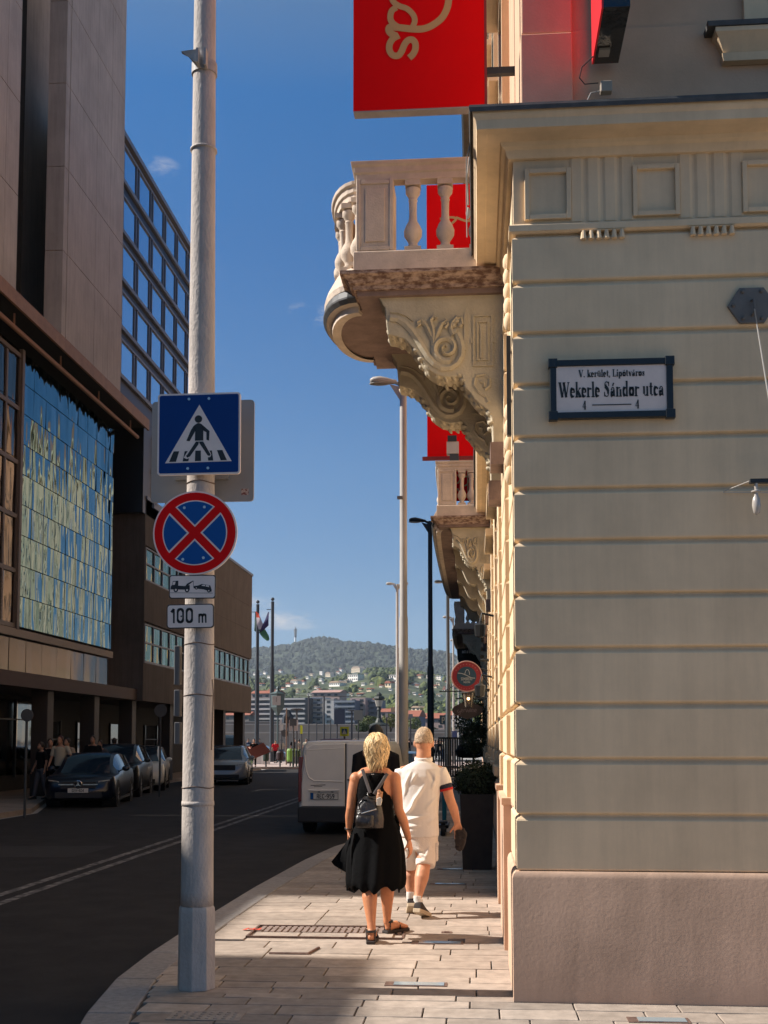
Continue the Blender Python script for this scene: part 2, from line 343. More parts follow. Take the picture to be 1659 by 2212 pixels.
for i, (px, py, w, l) in enumerate([(950, 2037, 'glazed pavement light beside the woman\'s foot', 0), (905, 2127, 'glazed pavement light nearest the sign post', 0), (972, 1910, 'lit pavement light strip behind the man\'s shoes', 0), (985, 1878, 'small pavement light at the foot of the planter', 0), (1430, 2205, 'pavement light in front of the corner wall', 0)]):
    c = gnd(px, py); t = empty('pavement_light', (c.x, c.y, 0), w, 'pavement light', 'glazed lights set in the pavement')
    f = MB(); hw, hd = (.17, .05) if i != 4 else (.14, .05)
    f.box(c.x - hw - .06, c.x + hw + .02, c.y - hd - .015, c.y + hd + .015, .0, .005); f.build('frame', ir, t)
    f = MB(); f.box(c.x - hw, c.x + hw, c.y - hd, c.y + hd, .004, .0085); f.build('glass', GL, t)
c = gnd(965, 2015); f = MB(); f.box(c.x - .045, c.x + .045, c.y - .04, c.y + .04, .0, .006); f.box(c.x - .02, c.x + .02, c.y - .02, c.y + .02, .0065, .012); thing('valve_cap', f, ir, 'small rusty square valve cap near the corner wall', 'valve cover')
f = MB(); c = gnd(672, 2060); f.tube([(c.x - .32, c.y - .05, .006), (c.x - .02, c.y - .045, .006), (c.x + .03, c.y + .22, .006)], (.012), 6); thing('drain_edge', f, ir, 'bent rusty metal angle strip set in the pavement slabs', 'metal strip')
f = MB(); c = gnd(545, 2010)
for i in range(5):
    a = i * 1.1; f.add([(c.x + i * .028 - .09, c.y + .02 * math.sin(a), .004 + .012 * (i % 2)), (c.x + i * .028 - .04, c.y - .03, .012), (c.x + i * .028 - .03, c.y + .03, .022 - .01 * (i % 2)), (c.x + i * .028 - .08, c.y + .035, .006)], [(0, 1, 2, 3)])
thing('litter', f, mat('red_litter', (0.6, 0.09, 0.05), 0.6), 'crumpled red and white wrapper lying on the pavement', 'litter')
f = MB(); c = gnd(475, 2195); f.box(c.x - .30, c.x + .14, c.y - .12, c.y + .11, .0005, .0045)
for i in range(8):
    for j in range(4):
        f.lathe([(.014, 0), (.013, .004), (.007, .006)], (c.x - .26 + i * .05, c.y - .08 + j * .05, .0035), 10)
thing('tactile_studs', f, PAVER, 'patch of raised tactile studs in the pavement corner', 'tactile paving')
# ================================================================ the corner building on the right
XW, YW = .25, 7.5
cb = empty('corner_building', (XW, YW, 0), 'cream rusticated corner building with bow-fronted balconies along the street', 'building')
STEPS = [(12.5, YW), (XW, YW), (XW, 8.75), (.31, 8.75), (.31, 9.3), (.235, 9.3), (.235, 10.6), (.31, 10.6), (.31, 11.9), (.235, 11.9), (.235, 12.8)]
y = 14.6
while y < 74:
    STEPS += [(.33, STEPS[-1][1]), (.33, y), (.235, y), (.235, y + 1.0)]; y += 3.2
STEPS += [(.33, STEPS[-1][1]), (.33, 75), (12.5, 75)]
ZC = [.815, 1.175, 1.53, 1.885, 2.245, 2.595, 2.945, 3.285, 3.63, 3.98, 4.325, 4.67, 5.0]
prof = [(-.06, .80)]
for a, b in zip(ZC, ZC[1:]):
    prof += [(-.030, a - .002), (-.014, a + .003), (-.003, a + .009), (0, a + .018), (0, a + .06), (0, b - .07), (0, b - .042), (-.006, b - .032), (-.030, b - .014), (-.032, b - .004)]
prof += [(-.06, 5.0)]
w = MB(); w.sweep(STEPS, prof); w.build('rusticated_wall', PLASTER, cb, smooth=14)
# plinth, taller under the second pilaster
w = MB(); w.sweep([(12.5, YW), (XW, YW), (XW, 8.75)], [(-.06, 0), (.028, 0), (.030, .775), (.022, .80), (.008, .815), (-.06, .818)])
w.sweep([(.31, 8.75), (.31, 9.3), (.235, 9.3), (.235, 10.6), (.31, 10.6), (.31, 11.9), (.235, 11.9), (.235, 12.8), (.33, 12.8), (.33, 20)], [(-.06, 0), (.030, 0), (.030, 1.13), (.045, 1.14), (.045, 1.19), (-.06, 1.2)])
w.sweep([(.33, 20), (.33, 75)], [(-.06, 0), (.02, 0), (.02, 1.19), (-.06, 1.2)])
w.build('plinth', PLINTH, cb, smooth=30)
# frieze and architrave band
FR = [(12.5, YW), (XW + .01, YW + .01), (XW + .01, 75)]
w = MB(); w.sweep(FR, [(-.3, 4.995), (.012, 4.995), (.02, 5.0), (.03, 5.005), (.03, 5.045), (.012, 5.06), (-.3, 5.062)])
w.build('architrave_band', PLASTER, cb)
w = MB(); w.box(XW + .011, 12.5, YW + .011, 8.2, 5.06, 5.56); w.box(XW + .011, 1.2, 8.2, 75, 5.06, 5.56); w.build('frieze', PLASTER, cb)
def fz(px, py): return at(px, py, YW)
for i in range(9):
    p = MB(); fl = MB(); gt = MB()
    xc = at(1183, 415, YW).x + .7075 * i; z0, z1 = 5.115, 5.40; h = .122
    for a in ((xc - h - .03, xc - h, z0 - .03, z1 + .03), (xc + h, xc + h + .03, z0 - .03, z1 + .03), (xc - h + .0005, xc + h - .0005, z1, z1 + .03), (xc - h + .0005, xc + h - .0005, z0 - .03, z0)):
        p.box(a[0], a[1], YW - .018, YW + .012, a[2], a[3])
    xs = xc + .354
    for k in range(4):
        x = xs - .165 + k * .11
        fl.prism([(x - .05, YW + .012), (x - .03, YW + .001), (x + .03, YW + .001), (x + .05, YW + .012)], lambda a, b, d: (a, b, d), 5.065, 5.515)
    for k in range(6):
        x = xs - .125 + k * .05; gt.lathe([(.020, 0), (.013, .055)], (x, YW - .022, 4.935), 8)
    gt.box(xs - .15, xs + .15, YW - .03, YW - .003, 4.991, 4.9945)
    p.build('frieze_panel', PLASTER, cb, bevel=.003); fl.build('fluted_panel', PLASTER, cb, bevel=.004); gt.build('guttae', PLASTER, cb, smooth=40)
# main cornice
CO = [(12.5, YW), (XW + .01, YW + .01), (XW + .01, 20), ]
cz = at(1028, 225, 7.22).z
w = MB(); w.sweep(CO, [(-.05, 5.5), (.03, 5.5), (.045, 5.52), (.05, 5.55), (.075, 5.565), (.085, 5.59), (.17, 5.605), (.175, 5.60), (.24, 5.60), (.245, 5.66), (.262, 5.68), (.268, 5.70), (.268, cz - .025), (-.05, cz - .02)])
w.build('cornice', PLASTER, cb, smooth=30)
w = MB(); w.sweep(CO, [(-.06, cz - .018), (.262, cz - .023), (.285, cz - .045), (.29, cz - .018), (.285, cz), (-.06, cz + .012)]); w.build('cornice_flashing', LEAD, cb)
# second cornice further along
w = MB(); w.sweep([(XW + .01, 20.05), (XW + .01, 75)], [(-.05, 5.5), (.03, 5.5), (.05, 5.56), (.15, 5.60), (.16, 5.70), (-.05, 5.72)]); w.build('string_course', PLASTER, cb)
# upper storeys
w = MB()
w.prism([(.335, YW + .02), (.66, YW + .02), (.66, YW + .10), (12.5, YW + .10), (12.5, 75), (.335, 75)], lambda a, b, d: (a, b, d), cz + .0, 17.5)
w.build('upper_wall', PINKWALL, cb)
jz = at(1180, 71, YW).z
w = MB(); w.prism([(.318, YW + .0), (.662, YW + .0), (.662, YW + .3), (.318, YW + .9)], lambda a, b, d: (a, b, d), cz + .014, jz); w.prism([(.325, YW + .012), (.661, YW + .012), (.661, YW + .3), (.325, YW + .9)], lambda a, b, d: (a, b, d), jz + .008, 9.5)
w.build('quoin', PINKWALL, cb, bevel=.008)
w = MB(); j2 = at(1500, 58, YW + .1).z; w.box(.664, 12.4, YW + .075, YW + .12, cz + .015, j2); w.build('upper_plinth', PINKWALL, cb, bevel=.006)
# window sill and jamb, top right
a = at(1557, 75, YW - .12); b = at(1583, 125, YW - .02)
wi = MB(); wi.sweep([(4, YW + .07), (at(1583, 90, YW).x, YW + .07), (at(1583, 90, YW).x, YW + .12)], [(0, b.z), (.06, b.z + .0), (.07, b.z + .05), (.055, b.z + .055), (.06, b.z + .06), (.10, b.z + .15), (.12, b.z + .17), (.12, b.z + .2), (0, b.z + .2)])
wn = wi.build('window', PLASTER, cb, smooth=30)
q = MB(); q.sweep([(4, YW + .07), (at(1570, 90, YW).x, YW + .07), (at(1570, 90, YW).x, YW + .12)], [(0, b.z + .203), (.13, b.z + .203), (.135, b.z + .235), (0, b.z + .25)]); q.build('sill_flashing', LEAD, wn)
xj = at(1611, 30, YW).x
q = MB(); q.box(xj, 4, YW + .05, YW + .11, b.z + .252, 9); q.build('frame', PLASTER, wn, bevel=.004)
q = MB(); q.box(xj + .16, 4, YW + .047, YW + .06, b.z + .4, 9); q.build('pane', DARKGLASS, wn)
for k in range(5):                                    # other windows of the end wall, above and to the right
    pass
# windows along the street
def street_window(y0, y1, z0, z1, x=.33, hood=True):
    q = MB(); t_ = .07
    for a_ in ((y0 - .12, y0, z0, z1), (y1, y1 + .12, z0, z1), (y0 - .12, y1 + .12, z1 + .001, z1 + .14)): q.box(x - t_, x + .02, a_[0], a_[1], a_[2], a_[3])
    if hood: q.box(x - .2, x + .02, y0 - .2, y1 + .2, z1 + .142, z1 + .24)
    q.box(x - .14, x + .02, y0 - .16, y1 + .16, z0 - .1, z0 - .002)
    o = q.build('window', PLASTER, cb)
    q = MB(); q.box(x - .015, x + .02, y0, y1, z0, z1); q.build('pane', DARKGLASS, o)
    q = MB(); ym = (y0 + y1) / 2
    q.box(x - .03, x - .016, ym - .03, ym + .03, z0, z1); q.box(x - .031, x - .0165, y0, y1, (z0 + 2 * z1) / 3 - .03, (z0 + 2 * z1) / 3 + .03); q.build('sash', WHITEP, o)
y = 13.05
k = 0
while y < 72:
    street_window(y + .1, y + 1.35, 1.35, 4.3); y = (14.6 + 1.0 + 3.2 * k) + .25; k += 1
for k in range(15):
    y = 10.5 + k * 4.2
    for z in (7.0, 10.3, 13.4): street_window(y, y + 1.3, z, z + 2.1, x=.335)
w = MB(); w.sweep([(12.5, YW + .02), (.335, YW + .02), (.335, 75)], [(-.05, 17.3), (.1, 17.3), (.15, 17.6), (.6, 17.7), (.65, 18.0), (-.05, 18.1)]); w.build('roof_cornice', PLASTER, cb)
w = MB(); w.prism([(.6, 17.9), (3.2, 21), (10, 21), (12.4, 17.9)], lambda a, b, d: (a, d, b), 7.8, 74.8); w.build('roof', mat('roof_tiles', (0.25, 0.11, 0.07), 0.85, var=.3, scale=4), cb)
# carved window surrounds and brackets glimpsed edge-on along the street side
for (yy, zz) in ((8.05, 3.5), (8.05, 4.6)):
    w = MB()
    for i in range(5):
        w.ball((XW - .012, yy + .1 * i * .3, zz + .12 * i), (.035, .05, .07), 8, 5)
    w.build('carved_garland', PLASTER, cb, smooth=True)
# ---------------------------------------------------------------- balconies
BAL = [(.062, 0), (.062, .045), (.045, .05), (.038, .075), (.042, .09), (.075, .14), (.078, .19), (.060, .235), (.036, .275), (.032, .33), (.034, .44), (.040, .455), (.034, .47), (.05, .50), (.062, .515), (.062, .555)]
def bow(Y0, L, xs, xb, n=16):     # plan path of the bow front, walking away from the camera, wall on the right
    pts = []
    for i in range(n + 1):
        a = math.pi * i / n; pts.append((xs - (xb - 0) * math.sin(a), Y0 + L / 2 - (L / 2) * math.cos(a)))
    return pts
def scroll(mb, c, ang0, r0, turns, width, fn, d0, d1, n=34, mi=0):    # a raised spiral band
    pts = []
    for i in range(n + 1):
        t_ = i / n; a_ = ang0 + turns * 2 * math.pi * t_; rr = r0 * (1 - t_) ** .9 + .012
        pts.append((c[0] + rr * math.cos(a_), c[1] + rr * math.sin(a_)))
    ribbon(mb, pts, width, fn, d0, d1, mi, taper=.75)
def ribbon(mb, pts, width, fn, d0, d1, mi=0, taper=0.0):
    n = len(pts); L = []; Rr = []
    for i in range(n):
        a_ = pts[max(i - 1, 0)]; b_ = pts[min(i + 1, n - 1)]; dx, dy = b_[0] - a_[0], b_[1] - a_[1]; l = math.hypot(dx, dy) or 1
        wd = width * (1 - taper * i / (n - 1)) / 2; L.append((pts[i][0] - dy / l * wd, pts[i][1] + dx / l * wd)); Rr.append((pts[i][0] + dy / l * wd, pts[i][1] - dx / l * wd))
    for i in range(n - 1):
        q = [L[i], L[i + 1], Rr[i + 1], Rr[i]]; m_ = [((L[j][0] + Rr[j][0]) / 2, (L[j][1] + Rr[j][1]) / 2) for j in (i, i + 1)]
        vs = [fn(a_, b_, d0) for a_, b_ in q] + [fn(L[i][0], L[i][1], (d0 + d1) / 2), fn(L[i + 1][0], L[i + 1][1], (d0 + d1) / 2), fn(Rr[i + 1][0], Rr[i + 1][1], (d0 + d1) / 2), fn(Rr[i][0], Rr[i][1], (d0 + d1) / 2), fn(*m_[0], d1), fn(*m_[1], d1)]
        mb.add(vs, [(0, 1, 5, 4), (3, 2, 6, 7), (4, 5, 9, 8), (7, 6, 9, 8), (0, 4, 8, 7, 3), (1, 5, 9, 6, 2)], mi)
SH = mat('bracket_stone', (0.56, 0.48, 0.345), 0.88, var=0.14, scale=5, bump=0.006, bscale=50, spec=0.2)
def bracket(bal, Y0, th, xo, zt, relief=True):     # side profile in X-Z; xo: outer X, zt: top z
    k = XW - xo
    def P(a, b): return (XW - a * k, zt - b)
    pr = [(-.05, 0), (1.06, 0), (1.06, .04), (1.03, .10), (1.007, .13), (1.007, .15), (.997, .28), (.985, .365), (.925, .375), (.843, .405), (.80, .45), (.76, .495), (.72, .56), (.68, .622), (.64, .672), (.58, .715), (.51, .738), (.42, .74), (.362, .728), (.35, .778), (.327, .84), (.287, .883), (.257, .935), (.197, .988), (.147, 1.03), (.117, 1.10), (.108, 1.185), (.104, 1.31), (-.05, 1.31)]
    m = MB(); m.prism([P(a, b) for a, b in pr], lambda a, b, d: (a, d, b), Y0, Y0 + th)
    o = m.build('bracket', SH, bal, bevel=.010)
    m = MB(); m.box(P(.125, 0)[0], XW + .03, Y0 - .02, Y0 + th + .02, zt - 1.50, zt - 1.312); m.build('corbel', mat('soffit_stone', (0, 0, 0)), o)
    if relief:
        s = MB(); f2 = lambda a, b, d: (P(a, b)[0], Y0 - d, P(a, b)[1])
        scroll(s, (.493, .50), 1.9, .105, -1.6, .062, f2, 0, .04, n=44)
        ribbon(s, [(.965, .225), (.90, .235), (.84, .275), (.79, .33), (.735, .41), (.69, .49), (.645, .565), (.59, .63), (.53, .665), (.46, .665), (.40, .63), (.365, .57), (.358, .50), (.372, .43), (.40, .375)], .055, f2, 0, .034)
        ribbon(s, [(.965, .17), (.90, .18), (.83, .21), (.77, .26)], .022, f2, 0, .016, taper=.8)
        for pts in ([(.60, .43), (.635, .36), (.66, .30), (.70, .255), (.735, .27), (.725, .305)], [(.595, .42), (.605, .33), (.625, .26), (.60, .225), (.575, .24)], [(.585, .43), (.56, .35), (.53, .29), (.495, .265), (.475, .295), (.50, .325)], [(.43, .385), (.455, .33), (.44, .275), (.40, .235), (.365, .245), (.355, .30)], [(.60, .46), (.60, .40)]):
            ribbon(s, pts, .042, f2, 0, .032, taper=.25)
        for a_, b_, r_ in ((.405, .262, .030), (.43, .30, .026), (.372, .30, .024), (.715, .285, .017), (.60, .235, .015), (.50, .285, .016), (.60, .455, .026), (.415, .36, .03)): s.ball(f2(a_, b_, .006), (r_, .024, r_), 8, 6)
        for a0, a1, b0, b1 in ((.255, .268, .22, .66), (.099, .112, .22, .66), (.1125, .2545, .22, .232), (.1125, .2545, .648, .66), (.225, .235, .275, .61), (.135, .145, .275, .61), (.1455, .2245, .275, .285), (.1455, .2245, .60, .61), (.19, .205, .30, .59), (.27, .285, .42, .46), (.085, .098, .42, .46)):
            (xa, za), (xb_, zb) = P(a0, b0), P(a1, b1); s.box(min(xa, xb_), max(xa, xb_), Y0 - .014, Y0 + .002, min(za, zb), max(za, zb))
        for pts in ([(.24, .74), (.17, .73), (.13, .77), (.13, .83), (.17, .86)], [(.25, .76), (.26, .82), (.22, .88), (.16, .92), (.14, .97)], [(.21, .79), (.18, .80), (.175, .84)]): ribbon(s, pts, .026, f2, 0, .02)
        (xa, za) = P(.334, .2); s.box(xa - .006, xa + .010, Y0 - .014, Y0 + .002, zt - .52, zt - .2)
        s.build('carved_scroll', SH, o, smooth=40)
        s = MB(); seq = [(.97, .355), (.91, .375), (.85, .40), (.80, .45), (.75, .515), (.70, .59), (.65, .655), (.59, .70), (.52, .73), (.45, .735), (.39, .735), (.35, .78), (.32, .84), (.28, .90), (.23, .96), (.17, 1.01), (.13, 1.07), (.115, 1.15)]
        for i, (a_, b_) in enumerate(seq):
            for j in range(3):
                x_, z_ = P(a_, b_); q_ = math.sin(i * 7.3 + j * 2.9); s.ball((x_ + .008 + .008 * q_, Y0 + th * (.16 + .34 * j) + .01 * q_, z_ + .010), (.050 + .012 * q_, .052, .020), 9, 6, 0, Matrix.Rotation(.8 + .4 * q_, 3, 'Y'))
        s.build('acanthus_leaves', SH, o, smooth=True)
    return o
def balcony(Y0, L, xs, bulge, ztop, nb, label, br, relief=True):
    bal = MB(); zs = ztop - .985                         # top of slab
    xw = XW + .03
    # rail
    RP = [(-.11, ztop - .155), (.0, ztop - .155), (.0, ztop - .10), (.018, ztop - .09), (.018, ztop - .045), (.04, ztop - .03), (.045, ztop), (-.13, ztop)]
    def path(): return [(xw, Y0), (xs, Y0), (xs, Y0 + .33)]
    e0, e1 = Y0 + .33, Y0 + L - .33
    o = empty  # noqa
    m = MB(); m.sweep([(xw, Y0), (xs, Y0), (xs, e0)], RP); m.sweep([(xs, e1), (xs, Y0 + L), (xw, Y0 + L)], RP)
    bp = bow(e0, e1 - e0, xs, bulge); m.sweep(bp, RP)
    root = m.build('balcony', STONE, cb, bevel=.004); root['label'] = label
    # base course
    BP = [(-.16, zs), (.02, zs), (.02, zs + .20), (.008, zs + .21), (-.16, zs + .21)]
    m = MB(); m.sweep([(xw, Y0), (xs, Y0), (xs, e0)], BP); m.sweep([(xs, e1), (xs, Y0 + L), (xw, Y0 + L)], BP); m.sweep(bp, [(-.16, zs - .02), (.095, zs - .02), (.105, zs + .03), (.08, zs + .10), (.04, zs + .17), (.02, zs + .21), (-.16, zs + .21)]); m.build('base_course', STONE, root, bevel=.004)
    # piers with a sunk panel
    for yy in (Y0, Y0 + L - .32):
        m = MB(); x0 = xs
        m.box(x0, x0 + .32, yy, yy + .32, zs + .212, ztop - .157)
        for q in ((x0 + .002, x0 + .035, 0), (x0 + .285, x0 + .318, 0)): m.box(q[0], q[1], yy - .014, yy - .0, zs + .213, ztop - .143)
        m.box(x0 + .0355, x0 + .2845, yy - .014, yy, ztop - .19, ztop - .158); m.box(x0 + .0355, x0 + .2845, yy - .014, yy, zs + .213, zs + .25)
        m.box(x0 + .075, x0 + .245, yy - .012, yy, zs + .29, ztop - .23)
        m.build('pier', STONE, root, bevel=.006)
    def baluster(x, y):
        b_ = MB(); b_.lathe(BAL, (x, y, zs + .215), 14)
        b_.box(x - .07, x + .07, y - .07, y + .07, zs + .2105, zs + .245); b_.box(x - .065, x + .065, y - .065, y + .065, ztop - .20, ztop - .1555)
        b_.build('baluster', STONE, root, smooth=40)
    # end balusters
    span = (xw - .10) - (xs + .33)
    for i in range(3): baluster(xs + .33 + span * (i + .55) / 3.1, Y0 + .07)
    if L < 6 or nb:
        for i in range(nb):
            a_ = (i + .6) / nb; k_ = a_ * (len(bp) - 1); j = min(int(k_), len(bp) - 2); f_ = k_ - j
            x = bp[j][0] * (1 - f_) + bp[j + 1][0] * f_ + .055; y = bp[j][1] * (1 - f_) + bp[j + 1][1] * f_
            baluster(x, y)
    # slab, weathered edge, soffit
    SP = [(-.2, zs - .13), (.02, zs - .13), (.025, zs - .095), (.055, zs - .085), (.07, zs - .06), (.10, zs - .035), (.125, zs - .03), (.125, zs), (-.2, zs)]
    m = MB(); m.sweep([(xw, Y0), (xs, Y0), (xs, e0)], SP); m.build('slab_edge', STONE_DIRT, root)
    m = MB(); m.sweep([(xs, e1), (xs, Y0 + L), (xw, Y0 + L)], SP); m.build('slab_edge', STONE_DIRT, root)
    SB = [(-.05, zs - .205), (.03, zs - .205), (.035, zs - .15), (.085, zs - .135), (.11, zs - .10), (.06, zs - .06), (.05, zs - .021), (-.2, zs - .021)]
    m = MB(); m.sweep(bp, SB); m.build('bow_edge', STONE_DIRT if False else STONE, root, smooth=35)
    m = MB(); m.sweep(bp, [(.088, zs - .137), (.114, zs - .10), (.116, zs - .085), (.105, zs - .03), (.075, zs - .023), (.075, zs - .13)]); m.build('drip_moulding', LEAD, root)
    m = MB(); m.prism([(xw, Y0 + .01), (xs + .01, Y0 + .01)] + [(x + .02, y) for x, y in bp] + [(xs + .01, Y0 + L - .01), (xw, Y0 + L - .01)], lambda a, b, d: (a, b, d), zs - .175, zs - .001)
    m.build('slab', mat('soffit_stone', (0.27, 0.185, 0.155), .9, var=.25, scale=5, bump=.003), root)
    for i, yb in enumerate(br): bracket(root, yb, .30, xs + .25, zs - .131, relief=relief if not isinstance(relief, int) or relief is True else i < relief)
    return root
z1 = at(778, 353, 9.5).z
balcony(9.5, 1.95, -1.0, .28, z1, 8, 'near balcony with weathered slab edge and three end balusters in view', [9.56, 11.0], relief=True)
balcony(20.0, 10.4, -.66, .05, z1 - .04, 10, 'second balcony, beneath the hanging red banner', [20.1, 22.4, 24.7, 27.0, 29.3], relief=1)
balcony(41.0, 8.0, -.74, .05, z1 + .0, 8, 'farthest balcony, above the dark shop canopy', [41.1, 45], relief=1)
# dark canopy below the far balcony
w = MB(); c0 = at(992, 1395, 44)
w.prism([(.3, 5.15), (-.75, 5.1), (-.72, 4.7), (-.35, 4.0), (-.1, 3.4), (.1, 3.2), (.3, 3.2)], lambda a, b, d: (a, d, b), 44, 47); cn = w.build('canopy', mat('dark_canopy', (.03, .028, .026), .7), cb)
w = MB()
for i in range(9): w.box(-.55 + i * .085, -.51 + i * .085 + (.012 if i % 3 else .03), 43.97, 43.998, 4.93, 5.03 + .015 * (i % 2))
w.build('lettering', WHITEP, cn)
# pipes and cables at the corner
w = MB(); w.tube([(-.02, 7.75, cz + .03), (-.05, 7.8, cz - .06), (-.052, 7.85, cz - .3), (-.05, 7.9, cz - .58)], .004, 6); w.tube([(-.03, 7.9, cz), (-.046, 7.95, cz - .12), (-.04, 8.0, cz - .3)], .006, 6); w.ball((-.042, 8.0, cz - .36), (.016, .016, .045), 8, 6)
thing('cable', w, mat('pale_cable', (.45, .42, .38), .6), 'loose pale cables hanging down from the cornice corner by the near balcony', 'cable')
p0 = at(1105, 900, 7.7); w = MB(); w.box(XW - .03, XW - .002, 7.9, 7.96, 3.75, 4.45); thing('conduit', w, BLACK, 'short black conduit on the lit edge of the corner wall', 'conduit')
# ================================================================ left side of the street
def glassmat(name, col, rough=.03, tilt=.35, ns=.5, st=(1, 1, .25), dist=.05, metal=1.0):
    if name in _M: return _M[name]
    m = mat(name, col, rough, metal, spec=.8); t = m.node_tree; p = t.nodes['Principled BSDF']
    tc = t.nodes.new('ShaderNodeTexCoord'); mp = t.nodes.new('ShaderNodeMapping'); mp.inputs['Scale'].default_value = st; t.links.new(tc.outputs['Object'], mp.inputs[0])
    geo = t.nodes.new('ShaderNodeNewGeometry'); vm = t.nodes.new('ShaderNodeVectorMath'); vm.operation = 'ADD'; t.links.new(mp.outputs[0], vm.inputs[0])
    ml = t.nodes.new('ShaderNodeMath'); ml.operation = 'MULTIPLY'; ml.inputs[1].default_value = 40; t.links.new(geo.outputs['Random Per Island'], ml.inputs[0]); t.links.new(ml.outputs[0], vm.inputs[1])
    n = t.nodes.new('ShaderNodeTexNoise'); n.inputs['Scale'].default_value = ns; n.inputs['Detail'].default_value = 1.5; t.links.new(vm.outputs[0], n.inputs['Vector'])
    b = t.nodes.new('ShaderNodeBump'); b.inputs['Distance'].default_value = dist; t.links.new(n.outputs['Fac'], b.inputs['Height']); t.links.new(b.outputs[0], p.inputs['Normal'])
    return m
TEAL = glassmat('teal_curtain_glass', (.085, .20, .23), .03, ns=1.7, dist=.06, st=(1, 1, .16))
SKYGL = glassmat('blue_ribbon_glass', (.62, .74, .86), .03, ns=.6, dist=.01, st=(1, 1, 1))
SHOPGL = glassmat('shop_glass', (.022, .02, .018), .12, ns=.8, dist=.03)
LIME = mat('limestone_cladding', (.49, .42, .37), .85, streak=.14, var=.12, scale=.8, spec=.2)
BROWNST = mat('brown_stone', (.115, .096, .083), .85, streak=.2, var=.12, scale=1.2, spec=.2)
COPPER = mat('copper_fascia', (.30, .155, .075), .6, var=.2, scale=3)
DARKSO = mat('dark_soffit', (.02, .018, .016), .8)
ALU = mat('blue_grey_aluminium', (.16, .18, .22), .5)
# --- stone tower above the glass front
tw = empty('stone_clad_tower', (-13, 32, 0), 'tall pale stone-clad tower with a dark vertical recess above the copper-edged soffit', 'building')
def cladding(mb, x, y0, y1, z0, z1, ph=2.55, ys=()):       # slabs 12 mm apart
    z = z0
    while z < z1:
        zt = min(z + ph, z1); cuts = [y0] + list(ys) + [y1]
        for a, b in zip(cuts, cuts[1:]): mb.box(x - .3, x, a + .008, b - .008, z + .012, zt - .012)
        z += ph
w = MB(); cladding(w, -12, 32.45, 37.7, 13.42, 36, ys=(34.9, 36.3)); w.box(-12.6, -12.06, 32.46, 37.69, 13.42, 36); w.box(-12.55, -12.312, 32.16, 32.44, 13.42, 36)
z = 13.42
while z < 36: w.box(-12.56, -12.02, 32.13, 32.442, z + .012, z + 2.538); z += 2.55
cladding(w, -12.0, 26.9, 28.75, 13.42, 36, ys=(27.9,)); w.box(-14.5, -12.06, 26.9, 28.73, 13.42, 36)
w.build('stone_cladding', LIME, tw)
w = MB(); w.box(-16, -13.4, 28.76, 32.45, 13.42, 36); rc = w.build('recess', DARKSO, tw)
for i in range(9):
    w = MB(); z = 13.8 + i * 2.55; w.box(-13.39, -13.36, 29.1, 32.0, z, z + 1.3); w.build('window', glassmat('recess_glass', (.012, .012, .013), .3, dist=.01), rc)
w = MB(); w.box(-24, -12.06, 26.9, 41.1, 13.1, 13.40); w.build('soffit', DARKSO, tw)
w = MB(); w.box(-12.05, -11.98, 26.9, 41.15, 13.02, 13.41); w.build('fascia', COPPER, tw)
w = MB(); w.tube([(-12.35, 27, 12.72), (-12.35, 40.9, 12.72)], .07, 8)
for yy in (29.5, 33, 36.5, 40): w.box(-12.37, -12.33, yy, yy + .04, 12.72, 13.1)
w.build('soffit_rail', mat('rusty_rail', (.30, .15, .09), .6), tw)
w = MB(); w.box(-30, -14.6, 26.9, 37.7, 13.42, 30); w.build('rear_wall', LIME, tw)
# --- glass fronted block below
gb = empty('glass_fronted_block', (-14, 34, 0), 'teal mirror-glass curtain wall above the dark shop arcade', 'building')
rn = random.Random(11)
def curtain(x, y0, y1, z0, z1, nw, nh, mt, name, frame=True):
    p = MB(); dw = (y1 - y0) / nw; dh = (z1 - z0) / nh
    for i in range(nw):
        for j in range(nh):
            a, b, c, d = y0 + i * dw + .012, y0 + (i + 1) * dw - .012, z0 + j * dh + .012, z0 + (j + 1) * dh - .012
            t1, t2 = rn.uniform(-.006, .006), rn.uniform(-.006, .006); u = [(-t1 - t2), (t1 - t2), (t1 + t2), (-t1 + t2)]
            p.add([(x + u[0], a, c), (x + u[1], b, c), (x + u[2], b, d), (x + u[3], a, d)], [(0, 1, 2, 3)])
    o = p.build(name, mt, gb, fix=False); return o
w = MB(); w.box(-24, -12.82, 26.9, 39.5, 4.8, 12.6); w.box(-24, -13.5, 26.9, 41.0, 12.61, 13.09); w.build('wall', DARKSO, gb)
curtain(-12.75, 31.1, 39.45, 4.8, 12.6, 9, 9, TEAL, 'curtain_glass')
curtain(-12.75, 28.2, 30.9, 4.8, 12.6, 3, 5, glassmat('bronze_glass', (.10, .08, .06), .06, ns=1.6, dist=.05), 'bronze_glass')
w = MB(); w.box(-12.85, -12.65, 30.92, 31.08, 4.7, 12.6)
for j in range(6): w.box(-12.81, -12.70, 28.2, 30.9, 4.8 + j * 1.52 - .06, 4.8 + j * 1.52 + .06)
for i in range(4): w.box(-12.81, -12.705, 28.2 + i * .9 - .05, 28.2 + i * .9 + .05, 4.861, 12.3)
w.build('mullions', mat('bronze_frame', (.12, .085, .065), .5), gb)
w = MB(); w.box(-12.9, -12.68, 26.9, 39.5, 4.5, 4.72); w.build('sill_band', mat('pale_sill', (.33, .27, .22), .7), gb)
curtain(-12.84, 28.4, 39.4, 3.5, 4.48, 9, 1, SHOPGL, 'mezzanine_glass')
w = MB(); w.box(-18, -12.4, 28.3, 41.5, 3.1, 3.5); w.box(-18, -12.6, 20, 28.29, 3.1, 3.4); w.build('arcade_canopy', mat('canopy_brown', (.075, .045, .038), .7), gb)
w = MB(); w.box(-24, -15.2, 18, 62, 0, 3.1); w.build('shopfront_wall', DARKSO, gb)
